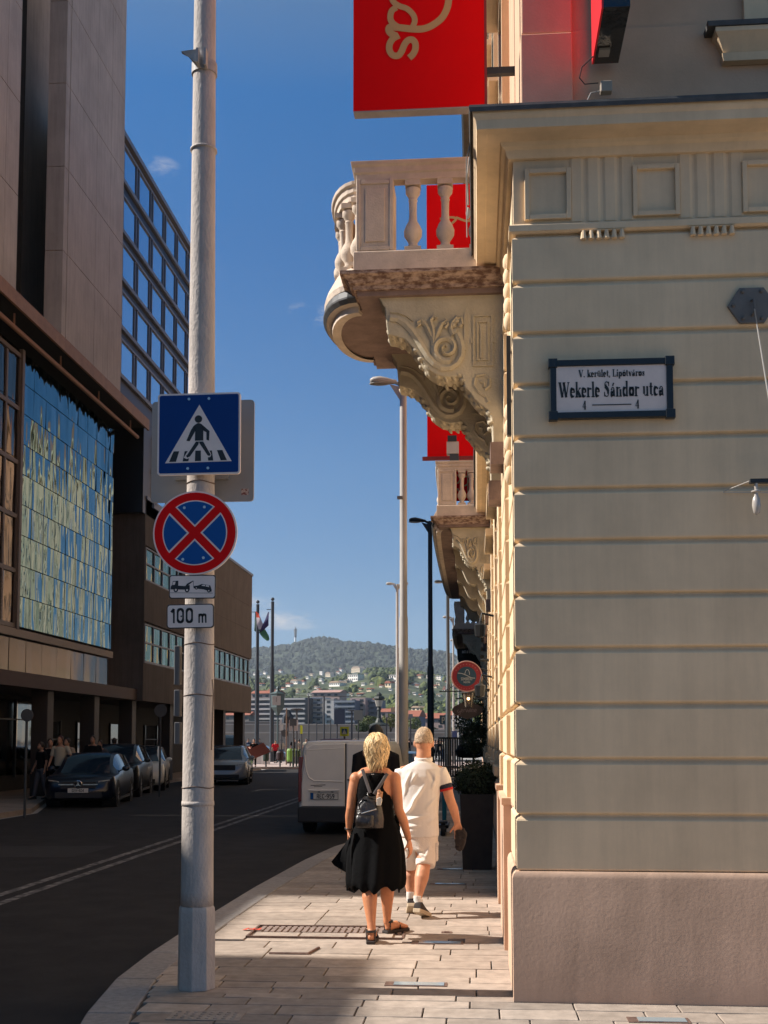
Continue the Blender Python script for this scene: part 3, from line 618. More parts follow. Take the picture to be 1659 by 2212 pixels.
# arcade columns
for i, y in enumerate((25.0, 29.0, 33.2, 37.4, 41.6)):
    w = MB(); w.box(-13.1, -12.6, y, y + .5, .0, 3.1); w.build('column', mat('column_stone', (.035, .028, .025), .6), gb, bevel=.02)
for i, (a, b, c, z) in enumerate([(27.6, 30.3, (.30, .26, .22), 2.7), (31.5, 34.3, (.34, .32, .26), 2.95), (35.6, 38.6, (.26, .24, .22), 2.95), (39.6, 41.2, (.28, .25, .22), 2.3), (43.0, 45.2, (.3, .25, .22), 2.3), (47, 49.5, (.28, .25, .22), 2.3), (52, 56, (.25, .22, .2), 2.3)]):
    w = MB(); w.add([(-15.17, a, .5), (-15.17, b, .5), (-15.17 + rn.uniform(-.01, .01), b, z), (-15.17, a, z)], [(0, 1, 2, 3)]); o = w.build('shop_window', glassmat('shopwin%d' % i, c, .05, ns=.7, dist=.02), gb)
    w = MB(); m_ = (a + b) / 2
    for q in (a - .04, m_ - .02, b): w.box(-15.19, -15.12, q, q + .04, .42, z + .04)
    w.box(-15.19, -15.13, a, b, z - .65, z - .61); w.build('frame', BLACK, o)
# --- office with ribbon windows
ob = empty('ribbon_window_office', (-13, 45, 0), 'office block with sloping rows of blue ribbon windows beside the stone tower', 'building')
w = MB(); w.box(-24, -12.2, 37.75, 50.2, 13.42, 22.55); w.box(-24, -12.2, 41.2, 50.19, 10, 13.41); w.build('wall', mat('black_spandrel', (.012, .013, .016), .4), ob)
tops = [22.3, 20.5, 18.8, 17.1, 15.4, 13.0, 11.7]
for zt in tops:
    ya = 37.8 if zt > 14.7 else 42.4; w = MB(); w.box(-12.19, -12.10, ya - .05, 50.25, zt - 1.32, zt - 1.18); w.box(-12.19, -12.12, ya - .05, 50.25, zt, zt + .08)
    y = ya; k = 0
    while y < 50.2:
        wd = [.32, 1.5][k % 2]; w.box(-12.19, -12.13, y, y + .05, zt - 1.179, zt - .001); y += wd; k += 1
    fr = w.build('window', ALU, ob)
    w = MB(); w.add([(-12.17, ya, zt - 1.18), (-12.17, 50.2, zt - 1.18), (-12.17, 50.2, zt), (-12.17, ya, zt)], [(0, 1, 2, 3)]); w.build('pane', SKYGL, fr)
w = MB(); w.box(-24, -12.05, 37.75, 50.3, 22.56, 22.75); w.build('roof_edge', ALU, ob)
for i in range(3):
    w = MB(); w.box(-13.9, -12.35, 41.25, 41.5, 10.66 + i * .85, 11.48 + i * .85); w.build('spandrel_panel', mat('grey_panel', (.10, .10, .11), .6), ob)
# --- low brown stone block
bb = empty('brown_stone_block', (-13, 52, 0), 'low brown stone-clad block with two ribbon windows, end catching faint light', 'building')
w = MB(); w.box(-24, -12.3, 41.65, 62, 3.1, 10.55)
w.build('wall', BROWNST, bb)
w = MB()
ys = [41.62, 47.0, 54.5, 62.02]
for a, b in zip(ys, ys[1:]):
    for z0, z1 in ((3.08, 4.48), (6.02, 7.55), (8.85, 10.6)): w.box(-12.29, -12.2, a + .006, b - .006, z0, z1)
w.box(-12.29, -12.2, 47.01, 61.99, 7.56, 8.84); w.box(-14.0, -12.2, 41.54, 41.61, 3.08, 10.6); w.build('stone_panels', BROWNST, bb)
BG = glassmat('garden_glass', (.17, .18, .07), .03, ns=2.2, dist=.05)
for (y0, y1, z0, z1) in ((41.8, 47, 7.6, 8.8), (41.8, 61.8, 4.55, 5.95)):
    w = MB(); w.box(-12.3, -12.22, y0, y1, z0 - .06, z0 + .02); w.box(-12.3, -12.22, y0, y1, z1 - .05, z1 + .0); zm = (z0 + z1) / 2; w.box(-12.3, -12.225, y0, y1, zm - .03, zm + .03)
    y = y0
    while y < y1: w.box(-12.3, -12.223, y, y + .06, z0 + .021, zm - .031); w.box(-12.3, -12.223, y, y + .06, zm + .031, z1 - .051); y += 1.15
    fr = w.build('window', ALU, bb)
    w = MB(); w.add([(-12.27, y0, z0), (-12.27, y1, z0), (-12.27, y1, z1), (-12.27, y0, z1)], [(0, 1, 2, 3)]); w.build('pane', BG, fr)
w = MB(); w.box(-24, -12.15, 41.6, 62.1, 10.56, 10.68); w.build('coping', ALU, bb)
for y in (46.5, 51.5, 56.5, 61.3): w = MB(); w.box(-13.0, -12.5, y, y + .5, 0, 3.1); w.build('column', mat('column_stone', (0, 0, 0)), bb)
# --- buildings out of frame that keep the road in shade
nb = empty('low_block', (-18, 0, 0), 'low block on the left of the near road, beyond the left edge', 'building')
w = MB(); w.box(-24, -14.2, -14, 12.29, 0, 9.35); w.build('wall', BROWNST, nb)
w = MB(); w.box(-24, -14.3, -14, 8.9, 10.15, 10.62); [w.box(-15.2, -15.0, y, y + .2, 9.35, 10.15) for y in (-13, -6, 1)]; w.build('band_shade_slab', BROWNST, nb)  # unseen slab added above the roof to cast the soft pavement shadow band
nb = empty('middle_block', (-18, 20, 0), 'dark block on the left between the near road and the glass front', 'building')
w = MB(); w.box(-24, -15.3, 12.3, 26.8, 0, 13.9); w.build('wall', BROWNST, nb)
# ================================================================ lettering drawn as strokes
def seg_rect(mb, x0, y0, x1, y1, w, fn, d0, d1, mi=0, sq=0.0):
    dx, dy = x1 - x0, y1 - y0; l = math.hypot(dx, dy) or 1; nx, ny = -dy / l * w / 2, dx / l * w / 2; ex, ey = dx / l * sq, dy / l * sq
    pts = [(x0 - ex + nx, y0 - ey + ny), (x1 + ex + nx, y1 + ey + ny), (x1 + ex - nx, y1 + ey - ny), (x0 - ex - nx, y0 - ey - ny)]
    mb.prism(pts, fn, d0, d1, mi)
def poly(mb, pts, fn, d0, d1, mi=0): mb.prism(pts, fn, d0, d1, mi)
def arc(cx, cy, rx, ry, a0, a1, n=10): return [(cx + rx * math.cos(R(a0 + (a1 - a0) * i / n)), cy + ry * math.sin(R(a0 + (a1 - a0) * i / n))) for i in range(n + 1)]
# serif font: stem width S, hairline H; every glyph = (advance, [strokes]); stroke = (width, points)
S_, H_ = .17, .055
def serif(x, y, w=.30): return (H_, [(x - w / 2, y), (x + w / 2, y)])
GL_ = {}
def G(ch, adv, *st): GL_[ch] = (adv, st)
x_ = .62
G('W', 1.02, (S_, [(.10, .98), (.32, .02)]), (H_, [(.34, .02), (.52, .95)]), (S_, [(.46, .98), (.68, .02)]), (H_, [(.70, .02), (.90, .96)]), serif(.10, .98, .26), serif(.50, .98, .26), serif(.90, .98, .2))
G('V', .74, (S_, [(.12, .98), (.36, .02)]), (H_, [(.38, .02), (.60, .96)]), serif(.12, .98, .26), serif(.60, .98, .2))
G('e', .50, (S_ * .9, arc(.25, .31, .15, .28, 95, 265)), (H_, arc(.25, .31, .17, .30, 265, 320, 5)), (H_, arc(.25, .31, .17, .30, 0, 95, 6)), (S_ * .6, arc(.25, .31, .16, .28, 5, 60, 5)), (H_, [(.10, .33), (.42, .33)]))
G('k', .56, (S_, [(.14, 0), (.14, 1.0)]), (H_, [(.16, .28), (.44, .60)]), (S_, [(.25, .36), (.46, .02)]), serif(.14, .02), serif(.46, .02, .22), serif(.44, .60, .2), (H_, [(.04, .98), (.14, .98)]))
G('r', .44, (S_, [(.14, 0), (.14, x_)]), serif(.14, .02), (H_, [(.04, .60), (.14, .60)]), (H_, [(.2, .45), (.28, .58), (.34, .60)]), (.14, [(.35, .50), (.37, .58)]))
G('l', .30, (S_, [(.15, 0), (.15, 1.0)]), serif(.15, .02), (H_, [(.04, .98), (.15, .98)]))
G('i', .30, (S_, [(.15, 0), (.15, x_)]), serif(.15, .02), (H_, [(.04, .60), (.15, .60)]), (S_, [(.15, .80), (.15, .95)]))
G('S', .62, (S_, [(.20, .80), (.22, .66), (.38, .50), (.44, .38), (.43, .2)]), (H_, arc(.32, .78, .18, .2, 20, 170, 8)), (H_, arc(.30, .22, .19, .2, 190, 350, 8)), (H_, [(.50, .70), (.50, .98)]), (H_, [(.11, .02), (.11, .32)]))
G('a', .52, (S_, [(.35, .04), (.35, .45)]), (H_, arc(.25, .45, .12, .15, 10, 160, 6)), (.12, [(.13, .44), (.13, .5)]), (S_ * .9, arc(.21, .17, .09, .14, 90, 270, 6)), (H_, [(.2, .31), (.35, .36)]), (H_, [(.2, .02), (.35, .14)]), (H_, [(.36, .03), (.46, .03)]))
G('n', .60, (S_, [(.14, 0), (.14, x_)]), (S_, [(.44, 0), (.44, .46)]), (H_, [(.2, .5), (.32, .6), (.42, .54)]), serif(.14, .02, .26), serif(.44, .02, .26), (H_, [(.04, .60), (.14, .60)]))
G('u', .60, (S_, [(.14, .14), (.14, x_)]), (S_, [(.44, 0), (.44, x_)]), (H_, [(.16, .1), (.26, .02), (.4, .12)]), (H_, [(.04, .60), (.14, .60)]), (H_, [(.34, .60), (.44, .60)]), (H_, [(.44, .02), (.54, .02)]))
G('d', .58, (S_, [(.42, 0), (.42, 1.0)]), (S_ * .9, arc(.26, .31, .15, .28, 100, 260)), (H_, [(.24, .6), (.38, .52)]), (H_, [(.24, .02), (.38, .1)]), (H_, [(.32, .98), (.42, .98)]), (H_, [(.42, .02), (.54, .02)]))
G('o', .54, (S_ * .95, arc(.27, .31, .16, .28, 110, 250)), (S_ * .95, arc(.27, .31, .16, .28, -70, 70)), (H_, arc(.27, .31, .16, .29, 60, 120, 4)), (H_, arc(.27, .31, .16, .29, 240, 300, 4)))
G('t', .38, (S_, [(.17, .10), (.17, .84)]), (H_, [(.03, .60), (.32, .60)]), (H_, [(.19, .06), (.26, .02), (.33, .1)]))
G('c', .48, (S_ * .9, arc(.26, .31, .15, .28, 100, 260)), (H_, arc(.26, .31, .15, .29, 40, 100, 4)), (H_, arc(.26, .31, .16, .29, 260, 320, 4)), (.13, [(.38, .44), (.38, .52)]))
G('v', .54, (S_, [(.12, x_), (.28, .02)]), (H_, [(.29, .02), (.42, .60)]), serif(.12, .60, .22), serif(.42, .60, .18))
G('s', .44, (S_ * .8, [(.15, .47), (.2, .37), (.28, .27), (.31, .17)]), (H_, arc(.22, .46, .13, .14, 20, 170, 6)), (H_, arc(.22, .15, .13, .13, 190, 350, 6)), (H_, [(.35, .42), (.35, .6)]), (H_, [(.09, .02), (.09, .2)]))
G('L', .60, (S_, [(.16, 0), (.16, .98)]), serif(.16, .98), (H_, [(.02, .02), (.52, .02)]), (H_, [(.53, .02), (.53, .28)]))
G('p', .58, (S_, [(.14, -.28), (.14, x_)]), serif(.14, -.26), (S_ * .9, arc(.30, .31, .14, .28, -80, 80)), (H_, [(.16, .52), (.3, .6)]), (H_, [(.16, .1), (.3, .02)]))
G('4', .54, (S_ * .9, [(.34, 0), (.34, .96)]), (H_, [(.33, .94), (.05, .28)]), (.06, [(.04, .27), (.48, .27)]), serif(.34, .02, .24))
G('.', .26, (.13, [(.10, .0), (.10, .13)])); G(',', .26, (.12, [(.10, -.12), (.13, .12)])); G(' ', .30)
def accent(base, ch, *st): a, s = GL_[base]; GL_[ch] = (a, s + st)
accent('a', 'á', (.08, [(.24, .70), (.34, .90)])); accent('o', 'ó', (.08, [(.24, .70), (.34, .90)])); accent('u', 'ü', (.12, [(.18, .73), (.18, .85)]), (.12, [(.40, .73), (.40, .85)]))
def write(mb, s, x, y, h, fn, d0, d1, sx=1.0, mi=0, track=0.0, center=False, font=None):
    font = font or GL_
    tot = sum(font[c][0] + track for c in s) * h * sx
    if center: x -= tot / 2
    for ch in s:
        adv, st = font[ch]
        for wd, pts in st:
            for (a, b), (c, d) in zip(pts, pts[1:]):
                dx, dy = (c - a) * sx, d - b; l = math.hypot(dx, dy) or 1
                ww = wd * h * (abs(dx) / l * 1.0 + abs(dy) / l * sx if wd > .08 else 1)
                seg_rect(mb, x + a * h * sx, y + b * h, x + c * h * sx, y + d * h, ww, fn, d0, d1, mi, sq=.012 * h if wd > .08 else 0)
        x += (adv + track) * h * sx
    return tot
# plain sans stroke font
T_ = .13
SF = {}
def A(ch, adv, *st): SF[ch] = (adv, [(T_, list(s)) for s in st])
A('0', .66, arc(.3, .72, .2, .22, 0, 180) + arc(.3, .28, .2, .22, 180, 360) + [(.5, .72)]); A('1', .46, [(.1, .74), (.28, .94), (.28, .02)])
A('m', .95, [(.12, 0), (.12, .62)], [(.12, .45)] + arc(.27, .45, .14, .14, 150, 0, 6) + [(.42, 0)], [(.42, .45)] + arc(.57, .45, .14, .14, 150, 0, 6) + [(.72, 0)])
A('R', .62, [(.1, 0), (.1, .95), (.36, .95), (.48, .85), (.48, .6), (.36, .5), (.1, .5)], [(.3, .5), (.5, 0)]); A('E', .58, [(.5, .95), (.1, .95), (.1, .03), (.5, .03)], [(.1, .5), (.44, .5)])
A('C', .62, [(.52, .8)] + arc(.3, .72, .2, .22, 30, 180, 6) + arc(.3, .26, .2, .22, 180, 330, 6)); A('-', .4, [(.06, .48), (.34, .48)])
A('9', .62, arc(.3, .68, .2, .25, 0, 360, 14), [(.5, .68), (.48, .3), (.34, .05), (.14, .06)]); A('5', .62, [(.5, .93), (.14, .93), (.11, .5), (.3, .57), (.46, .48), (.5, .28), (.42, .08), (.26, .02), (.1, .1)])
A('G', .64, [(.52, .8)] + arc(.3, .72, .2, .22, 30, 180, 6) + arc(.3, .26, .2, .22, 180, 350, 6) + [(.5, .46), (.32, .46)]); A('H', .64, [(.1, 0), (.1, .95)], [(.5, 0), (.5, .95)], [(.1, .5), (.5, .5)])
A('4', .62, [(.38, 0), (.38, .95), (.06, .28), (.54, .28)]); A('P', .6, [(.1, 0), (.1, .95), (.36, .95), (.48, .85), (.48, .6), (.36, .46), (.1, .46)]); A(' ', .3)
A('S', .6, [(.48, .82), (.36, .95), (.2, .93), (.12, .78), (.2, .6), (.4, .45), (.48, .28), (.4, .06), (.22, .02), (.1, .16)]); A('O', .66, arc(.3, .72, .2, .22, 0, 180) + arc(.3, .28, .2, .22, 180, 360) + [(.5, .72)])
A('M', .8, [(.1, 0), (.1, .95), (.36, .3), (.62, .95), (.62, 0)]); A('B', .62, [(.1, 0), (.1, .95), (.36, .95), (.46, .8), (.38, .52), (.1, .5)], [(.38, .52), (.5, .3), (.4, .02), (.1, .02)])
A('T', .6, [(.02, .95), (.56, .95)], [(.29, .95), (.29, 0)]); A('A', .64, [(.04, 0), (.3, .97), (.56, 0)], [(.14, .32), (.46, .32)]); A('Q', .66, arc(.3, .72, .2, .22, 0, 180) + arc(.3, .28, .2, .22, 180, 360) + [(.5, .72)], [(.34, .25), (.54, -.05)])
A('U', .64, [(.1, .95), (.1, .25), (.2, .05), (.4, .05), (.5, .25), (.5, .95)]); A('I', .28, [(.14, 0), (.14, .95)])
for k_ in ('e', 'r', 'a', 'u', 'd', 'o', 'n', 's', 't', 'i', 'c', 'v'):
    pass
# ================================================================ street name plate
ENB = mat('black_enamel_frame', (.012, .014, .015), .35, bump=.002, bscale=60); ENW = mat('white_enamel', (.80, .67, .60), .5, var=.06, scale=12); INK = mat('black_ink', (.02, .025, .025), .5)
SF_Y = YW - .045
a, b, c, d = at(1187, 780, SF_Y), at(1453, 772, SF_Y), at(1455, 901, SF_Y), at(1189, 905, SF_Y)
x0, x1 = a.x, b.x; zt_, zb_ = (a.z + b.z) / 2, (c.z + d.z) / 2; tilt = (b.z - a.z + c.z - d.z) / 2 / (x1 - x0)
ps = empty('street_name_plate', ((x0 + x1) / 2, YW, zb_), 'white enamel street name plate in a black frame on the rusticated corner wall', 'sign')
fnp = lambda u, v, d_: (x0 + u, SF_Y - d_, zb_ + v + tilt * (u - (x1 - x0) / 2))
Wd, Ht = x1 - x0, zt_ - zb_
m = MB(); bw = .042
for p in ([(0, 0), (Wd, 0), (Wd, bw), (0, bw)], [(0, Ht - bw), (Wd, Ht - bw), (Wd, Ht), (0, Ht)], [(0.001, bw + .0005), (bw, bw + .0005), (bw, Ht - bw - .0005), (0.001, Ht - bw - .0005)], [(Wd - bw, bw + .0005), (Wd - .001, bw + .0005), (Wd - .001, Ht - bw - .0005), (Wd - bw, Ht - bw - .0005)]): m.prism(p, fnp, -.035, .012)
for u in (.02, Wd - .02):
    for v in (.02, Ht - .02): m.prism([(u - .03, v - .03), (u + .03, v - .03), (u + .03, v + .03), (u - .03, v + .03)], fnp, -.03, .018)
m.build('frame', ENB, ps, bevel=.004)
m = MB(); m.prism([(bw - .002, bw - .002), (Wd - bw + .002, bw - .002), (Wd - bw + .002, Ht - bw + .002), (bw - .002, Ht - bw + .002)], fnp, -.03, 0.0); m.build('plate', ENW, ps)
m = MB(); iw = Wd - 2 * bw; ih = Ht - 2 * bw
t1 = write(MB(), 'Wekerle Sándor utca', 0, 0, 1, fnp, 0, 1); hs = ih * .33; sx = iw * .955 / (t1 * hs)
write(m, 'Wekerle Sándor utca', Wd / 2, bw + ih * .325, hs, fnp, .0005, .003, sx=sx, center=True)
t2 = write(MB(), 'V. kerület, Lipótváros', 0, 0, 1, fnp, 0, 1); h2 = ih * .155
write(m, 'V. kerület, Lipótváros', Wd / 2 + .004, bw + ih * .76, h2, fnp, .0005, .003, sx=iw * .60 / (t2 * h2), center=True)
write(m, '4', bw + iw * .235, bw + ih * .06, ih * .19, fnp, .0005, .003, sx=.9); write(m, '4', bw + iw * .715, bw + ih * .06, ih * .19, fnp, .0005, .003, sx=.9)
seg_rect(m, bw + iw * .325, bw + ih * .15, bw + iw * .68, bw + ih * .15, .006, fnp, .0005, .003)
m.build('lettering', INK, ps)
# wall anchor with cable, hanging insulator
AN = mat('galvanised_plate', (.16, .145, .13), .6, var=.15, scale=10)
c_ = at(1625, 658, YW - .03); an = empty('wall_anchor', (c_.x, YW, c_.z - .13), 'hexagonal grey steel anchor plate with a taut cable on the corner wall', 'anchor plate')
m = MB(); m.prism([(c_.x + .155 * math.cos(R(60 * i)), c_.z + .135 * math.sin(R(60 * i)) * 1.0) for i in range(6)], lambda a, b, d: (a, d, b), YW - .022, YW + .002); m.build('plate', AN, an, bevel=.003)
for i in range(6):
    m = MB(); m.lathe([(.012, 0), (.012, .012), (.006, .018)], (0, 0, 0), 6); m.v = [(c_.x + .118 * math.cos(R(60 * i)) + x, YW - .022 - z, c_.z + .103 * math.sin(R(60 * i)) + y) for x, y, z in m.v]; m.build('bolt', AN, an)
m = MB(); m.tube([(c_.x, YW - .02, c_.z + .03), (c_.x, YW - .07, c_.z + .02), (c_.x + .005, YW - .075, c_.z - .06), (c_.x, YW - .02, c_.z - .07)], .009, 6)
m.build('eye_hook', AN, an)
m = MB(); e_ = at(1672, 930, 6.4); m.tube([(c_.x + .003, YW - .07, c_.z - .04), (e_.x, 6.4, e_.z), (e_.x + (e_.x - c_.x) * 1.0, 5.3, e_.z + (e_.z - c_.z))], .0045, 6); m.build('cable', mat('steel_cable', (.55, .53, .5), .35, metal=.6), an)
c_ = at(1633, 1045, YW - .2); il = empty('hanging_insulator', (c_.x, YW - .2, at(1633, 1120, YW - .2).z), 'small clear insulator hanging below a black bracket at the right edge', 'insulator')
m = MB(); m.box(at(1620, 1036, YW - .2).x, at(1620, 1036, YW - .2).x + .5, YW - .215, YW - .17, c_.z + .005, c_.z + .03); m.box(at(1620, 1036, YW - .2).x + .3, at(1620, 1036, YW - .2).x + .33, YW - .17, YW, c_.z + .006, c_.z + .029); m.build('bracket', BLACK, il)
m = MB(); m.lathe([(.004, -.20), (.02, -.185), (.028, -.14), (.024, -.10), (.012, -.075), (.014, -.06), (.03, -.055), (.03, -.048), (.010, -.04), (.012, 0)], (c_.x, c_.y, c_.z + .003), 12); m.build('insulator', mat('clear_plastic', (.42, .38, .34), .2, spec=.8), il, smooth=50)
m = MB(); m.tube([tuple(at(1562, 1062, YW - .01)), tuple(at(1622, 1038, YW - .19))], .003, 5); m.tube([tuple(at(1562, 1064, YW - .01)), tuple(at(1700, 1064, YW - .02))], .003, 5); m.build('wire', mat('pale_cable', (0, 0, 0)), il)
# ================================================================ red banners and light boxes
RED = mat('red_vinyl', (.74, .002, .004), .6, var=.05, scale=1.5, spec=.06); GOLD = mat('gold_lettering', (.50, .30, .125), .6); GREYM = mat('grey_sheet', (.33, .31, .30), .6, var=.2, scale=4)
def stroke(mb, pts, wd, fn, d0, d1):
    # smooth the points with Catmull-Rom, then lay a ribbon of constant width
    P = []; n = len(pts)
    for i in range(n - 1):
        p0, p1, p2, p3 = pts[max(i - 1, 0)], pts[i], pts[i + 1], pts[min(i + 2, n - 1)]
        for k in range(7):
            t_ = k / 7; P.append(tuple(.5 * (2 * p1[j] + (p2[j] - p0[j]) * t_ + (2 * p0[j] - 5 * p1[j] + 4 * p2[j] - p3[j]) * t_ ** 2 + (3 * p1[j] - p0[j] - 3 * p2[j] + p3[j]) * t_ ** 3) for j in (0, 1)))
    P.append(pts[-1]); L = []; Rr = []
    for i in range(len(P)):
        a_, b_ = P[max(i - 1, 0)], P[min(i + 1, len(P) - 1)]; dx, dy = b_[0] - a_[0], b_[1] - a_[1]; l = math.hypot(dx, dy) or 1
        L.append((P[i][0] - dy / l * wd / 2, P[i][1] + dx / l * wd / 2)); Rr.append((P[i][0] + dy / l * wd / 2, P[i][1] - dx / l * wd / 2))
    n = len(P); vs = [fn(a, b, d1 + .00002 * (i % 5)) for i, (a, b) in enumerate(L)] + [fn(a, b, d1 + .00002 * (i % 5)) for i, (a, b) in enumerate(Rr)]
    mb.add(vs, [(i, i + 1, n + i + 1, n + i) for i in range(n - 1)])
BY = 9.0
q0 = at(763, 240, BY); q1 = at(1047, 234, BY)
bn = empty('red_banner', ((q0.x + q1.x) / 2, BY, q0.z), 'large red double-sided banner with gold script above the near balcony', 'banner', 'red banners hung along the facade')
m = MB(); m.box(q0.x, q1.x, BY, BY + .10, q0.z, q0.z + 3.3); m.build('panel', RED, bn)
m = MB(); m.box(q0.x + .003, q1.x, BY + .002, BY + .10, q0.z - .012, q0.z - .001); m.build('bottom_edge', GREYM, bn)
m = MB(); m.box(q1.x + .001, q1.x + .02, BY - .002, BY + .1, q0.z, q0.z + 3.3); m.build('frame', mat('dark_red_frame', (.2, .01, .01), .5), bn)
fnb = lambda a, b, d_: (lambda p: (p.x, BY - d_, p.z))(at(1100 / 1.507 + a / 4.546, b / 4.546, BY))
m = MB()      # letters as in the photograph (crop pixels), read from the side
stroke(m, [(1085, -60), (1088, 0), (1070, 90), (1020, 180), (930, 250), (840, 285), (740, 288), (640, 278), (560, 270), (510, 270), (500, 300), (520, 330), (570, 355)], 68, fnb, 0, .004)
stroke(m, [(520, -40), (545, 20), (600, 60), (680, 90), (740, 150), (755, 210), (735, 265)], 56, fnb, 0, .0045)
stroke(m, [(575, 75), (530, 110), (515, 170), (530, 220), (580, 262), (640, 285)], 60, fnb, 0, .005)
stroke(m, [(600, 350), (540, 385), (508, 440), (508, 500), (540, 545), (590, 550), (625, 510), (655, 440), (690, 400), (730, 395), (760, 430), (760, 490), (735, 540), (700, 572)], 64, fnb, 0, .0055)
m.build('lettering', GOLD, bn, fix=False)
m = MB(); bz = at(1060, 148, BY).z; m.box(q1.x + .02, .36, BY + .03, BY + .08, bz - .025, bz + .03); m.build('bracket', BLACK, bn)
BY2 = 23.4; q0 = at(923, 990, BY2); q1 = at(1032, 990, BY2)
bn = empty('red_banner', (-.5, BY2, q0.z), 'long red banner with gold script hanging behind and below the near balcony', 'banner', 'red banners hung along the facade')
m = MB(); m.box(q0.x, .2, BY2, BY2 + .05, q0.z, 13.2); m.build('panel', RED, bn)
m = MB(); fnb = lambda a, b, d_: (lambda p: (p.x, BY2 - d_, p.z))(at(a, b, BY2)); stroke(m, [(958, 882), (952, 874), (951, 886), (957, 896), (963, 888), (968, 878), (973, 880), (972, 890)], 6, fnb, 0, .01)
stroke(m, [(950, 473), (975, 470), (985, 474), (970, 488)], 5, fnb, 0, .01); stroke(m, [(985, 470), (1010, 478), (1024, 468)], 5, fnb, 0, .01); m.build('lettering', GOLD, bn, fix=False)
m = MB(); m.box(q0.x - .1, q1.x, BY2 - .02, BY2 + .06, q0.z - .04, q0.z + .03); m.build('bottom_bar', mat('dark_red_frame', (0, 0, 0)), bn)
BY3 = 36; q0 = at(985, 1082, BY3)
bn = empty('red_banner', (-.5, BY3, q0.z), 'distant red banner with gold letters glimpsed through the second balustrade', 'banner', 'red banners hung along the facade')
m = MB(); m.box(q0.x, .2, BY3, BY3 + .05, q0.z, 12); m.build('panel', RED, bn)
m = MB(); fnb = lambda a, b, d_: (lambda p: (p.x, BY3 - d_, p.z))(at(a, b, BY3))
for pts in ([(988, 1025), (994, 1035), (988, 1045)], [(996, 1022), (996, 1060)], [(1003, 1030), (1016, 1030), (1010, 1045), (1003, 1050)], [(988, 1055), (994, 1068), (990, 1074)], [(1010, 1020), (1011, 1062)]): stroke(m, pts, 3.0, fnb, 0, .01)
m.build('lettering', GOLD, bn, fix=False)
# light box on the end wall, seen from below
q = [at(1278, 143, YW), at(1335, 141, YW)]
lb = empty('projecting_light_box', (q[0].x + .08, YW - .3, q[0].z), 'red-faced light box projecting from the upper corner wall, dark glossy underside', 'light box')
m = MB(); m.box(q[0].x, q[0].x + .012, YW - .62, YW - .02, q[0].z, q[0].z + 2.2); m.build('face', mat('red_face', (.75, .02, .03), .4), lb)
m = MB(); m.box(q[0].x + .0125, q[1].x, YW - .62, YW - .02, q[0].z + .002, q[0].z + 2.2); m.build('housing', mat('glossy_black_housing', (.02, .018, .015), .12, spec=.8, bump=.01, bscale=6), lb)
m = MB(); m.box(q[0].x + .03, q[0].x + .1, YW - .2, YW - .12, q[0].z - .014, q[0].z + .0015); m.build('driver_box', mat('grey_box', (.3, .28, .25), .5), lb)
m = MB(); m.tube([(q[0].x + .003, YW - .1, q[0].z + .01), (q[0].x - .07, YW - .06, q[0].z - .04), (q[0].x - .085, YW - .04, q[0].z - .1), (q[0].x - .05, YW - .03, q[0].z - .14), (q[0].x + .04, YW - .02, q[0].z - .13)], .004, 6); m.build('cable', BLACK, lb)
c_ = at(1309, 190, YW - .03); m = MB(); m.box(c_.x - .038, c_.x + .038, YW - .06, YW - .001, c_.z - .037, c_.z + .037); m.v = m.v
thing('junction_box', m, mat('beige_box', (.40, .34, .27), .5), 'small square beige junction box above the cornice flashing', 'junction box', bevel=.006)
m = MB(); m.tube([(c_.x - .035, YW - .03, c_.z - .02), (c_.x - .1, YW - .03, c_.z - .03), (c_.x - .17, YW - .08, cz + .02)], .004, 6); thing('white_cable', m, mat('pale_cable', (0, 0, 0)), 'thin white cable running from the junction box to the cornice', 'cable')
# ================================================================ the tapered sign post in the foreground
PB = gnd(420, 2138); px_, py_ = PB.x, PB.y + .05
lean = (at(443, 0, py_).x - px_) / at(443, 0, py_).z
POSTM = mat('crackled_grey_paint', (.50, .44, .395), .8, streak=.12, var=.14, scale=7, bump=.007, bscale=55, spec=.3, stretch=(1, 1, .55))
sp = empty('sign_post', (px_, py_, 0), 'tall tapered grey post with crackled paint carrying four traffic signs', 'sign post')
def pc(z): return (px_ + lean * z, py_, z)
m = MB(); m.tube([pc(0), pc(.01), pc(.50), pc(.53), pc(.545)], [.128, .128, .124, .121, .113], 8); m.build('base_sleeve', POSTM, sp, smooth=25, bevel=.004)
m = MB(); zs_ = [.545 + i * .1 for i in range(90)]
m.tube([pc(z) for z in zs_], [.112 - .0052 * z for z in zs_], 40); m.build('shaft', POSTM, sp, smooth=True)
for z, r_ in ((at(430, 1700, py_).z, .108), (at(430, 1502, py_).z, .104), (at(430, 1392, py_).z, .102), (at(430, 1045, py_).z, .098)):
    m = MB(); p = Vector(pc(z)); m.tube([p + Vector((r_ * math.cos(a * .3), r_ * math.sin(a * .3), .006 * math.sin(a * .9))) for a in range(21)], .0035, 5, closed=True); m.build('wire_tie', mat('rusty_wire', (.10, .06, .04), .7), sp)
m = MB(); zc_ = at(430, 1740, py_).z; m.tube([pc(zc_), pc(zc_ + .03)], [.110, .109], 30); zz = at(430, 328, py_).z; m.tube([pc(zz), pc(zz + .015)], [.094, .093], 30); m.build('band', POSTM, sp, smooth=30)
m = MB(); e0 = at(458, 1500, py_ - .1); m.tube([(e0.x, py_ - .10, e0.z + .1), (e0.x + .012, py_ - .115, e0.z), (e0.x + .002, py_ - .112, at(458, 1620, py_).z)], .005, 5); m.build('hanging_wire', mat('rusty_wire', (0, 0, 0)), sp)
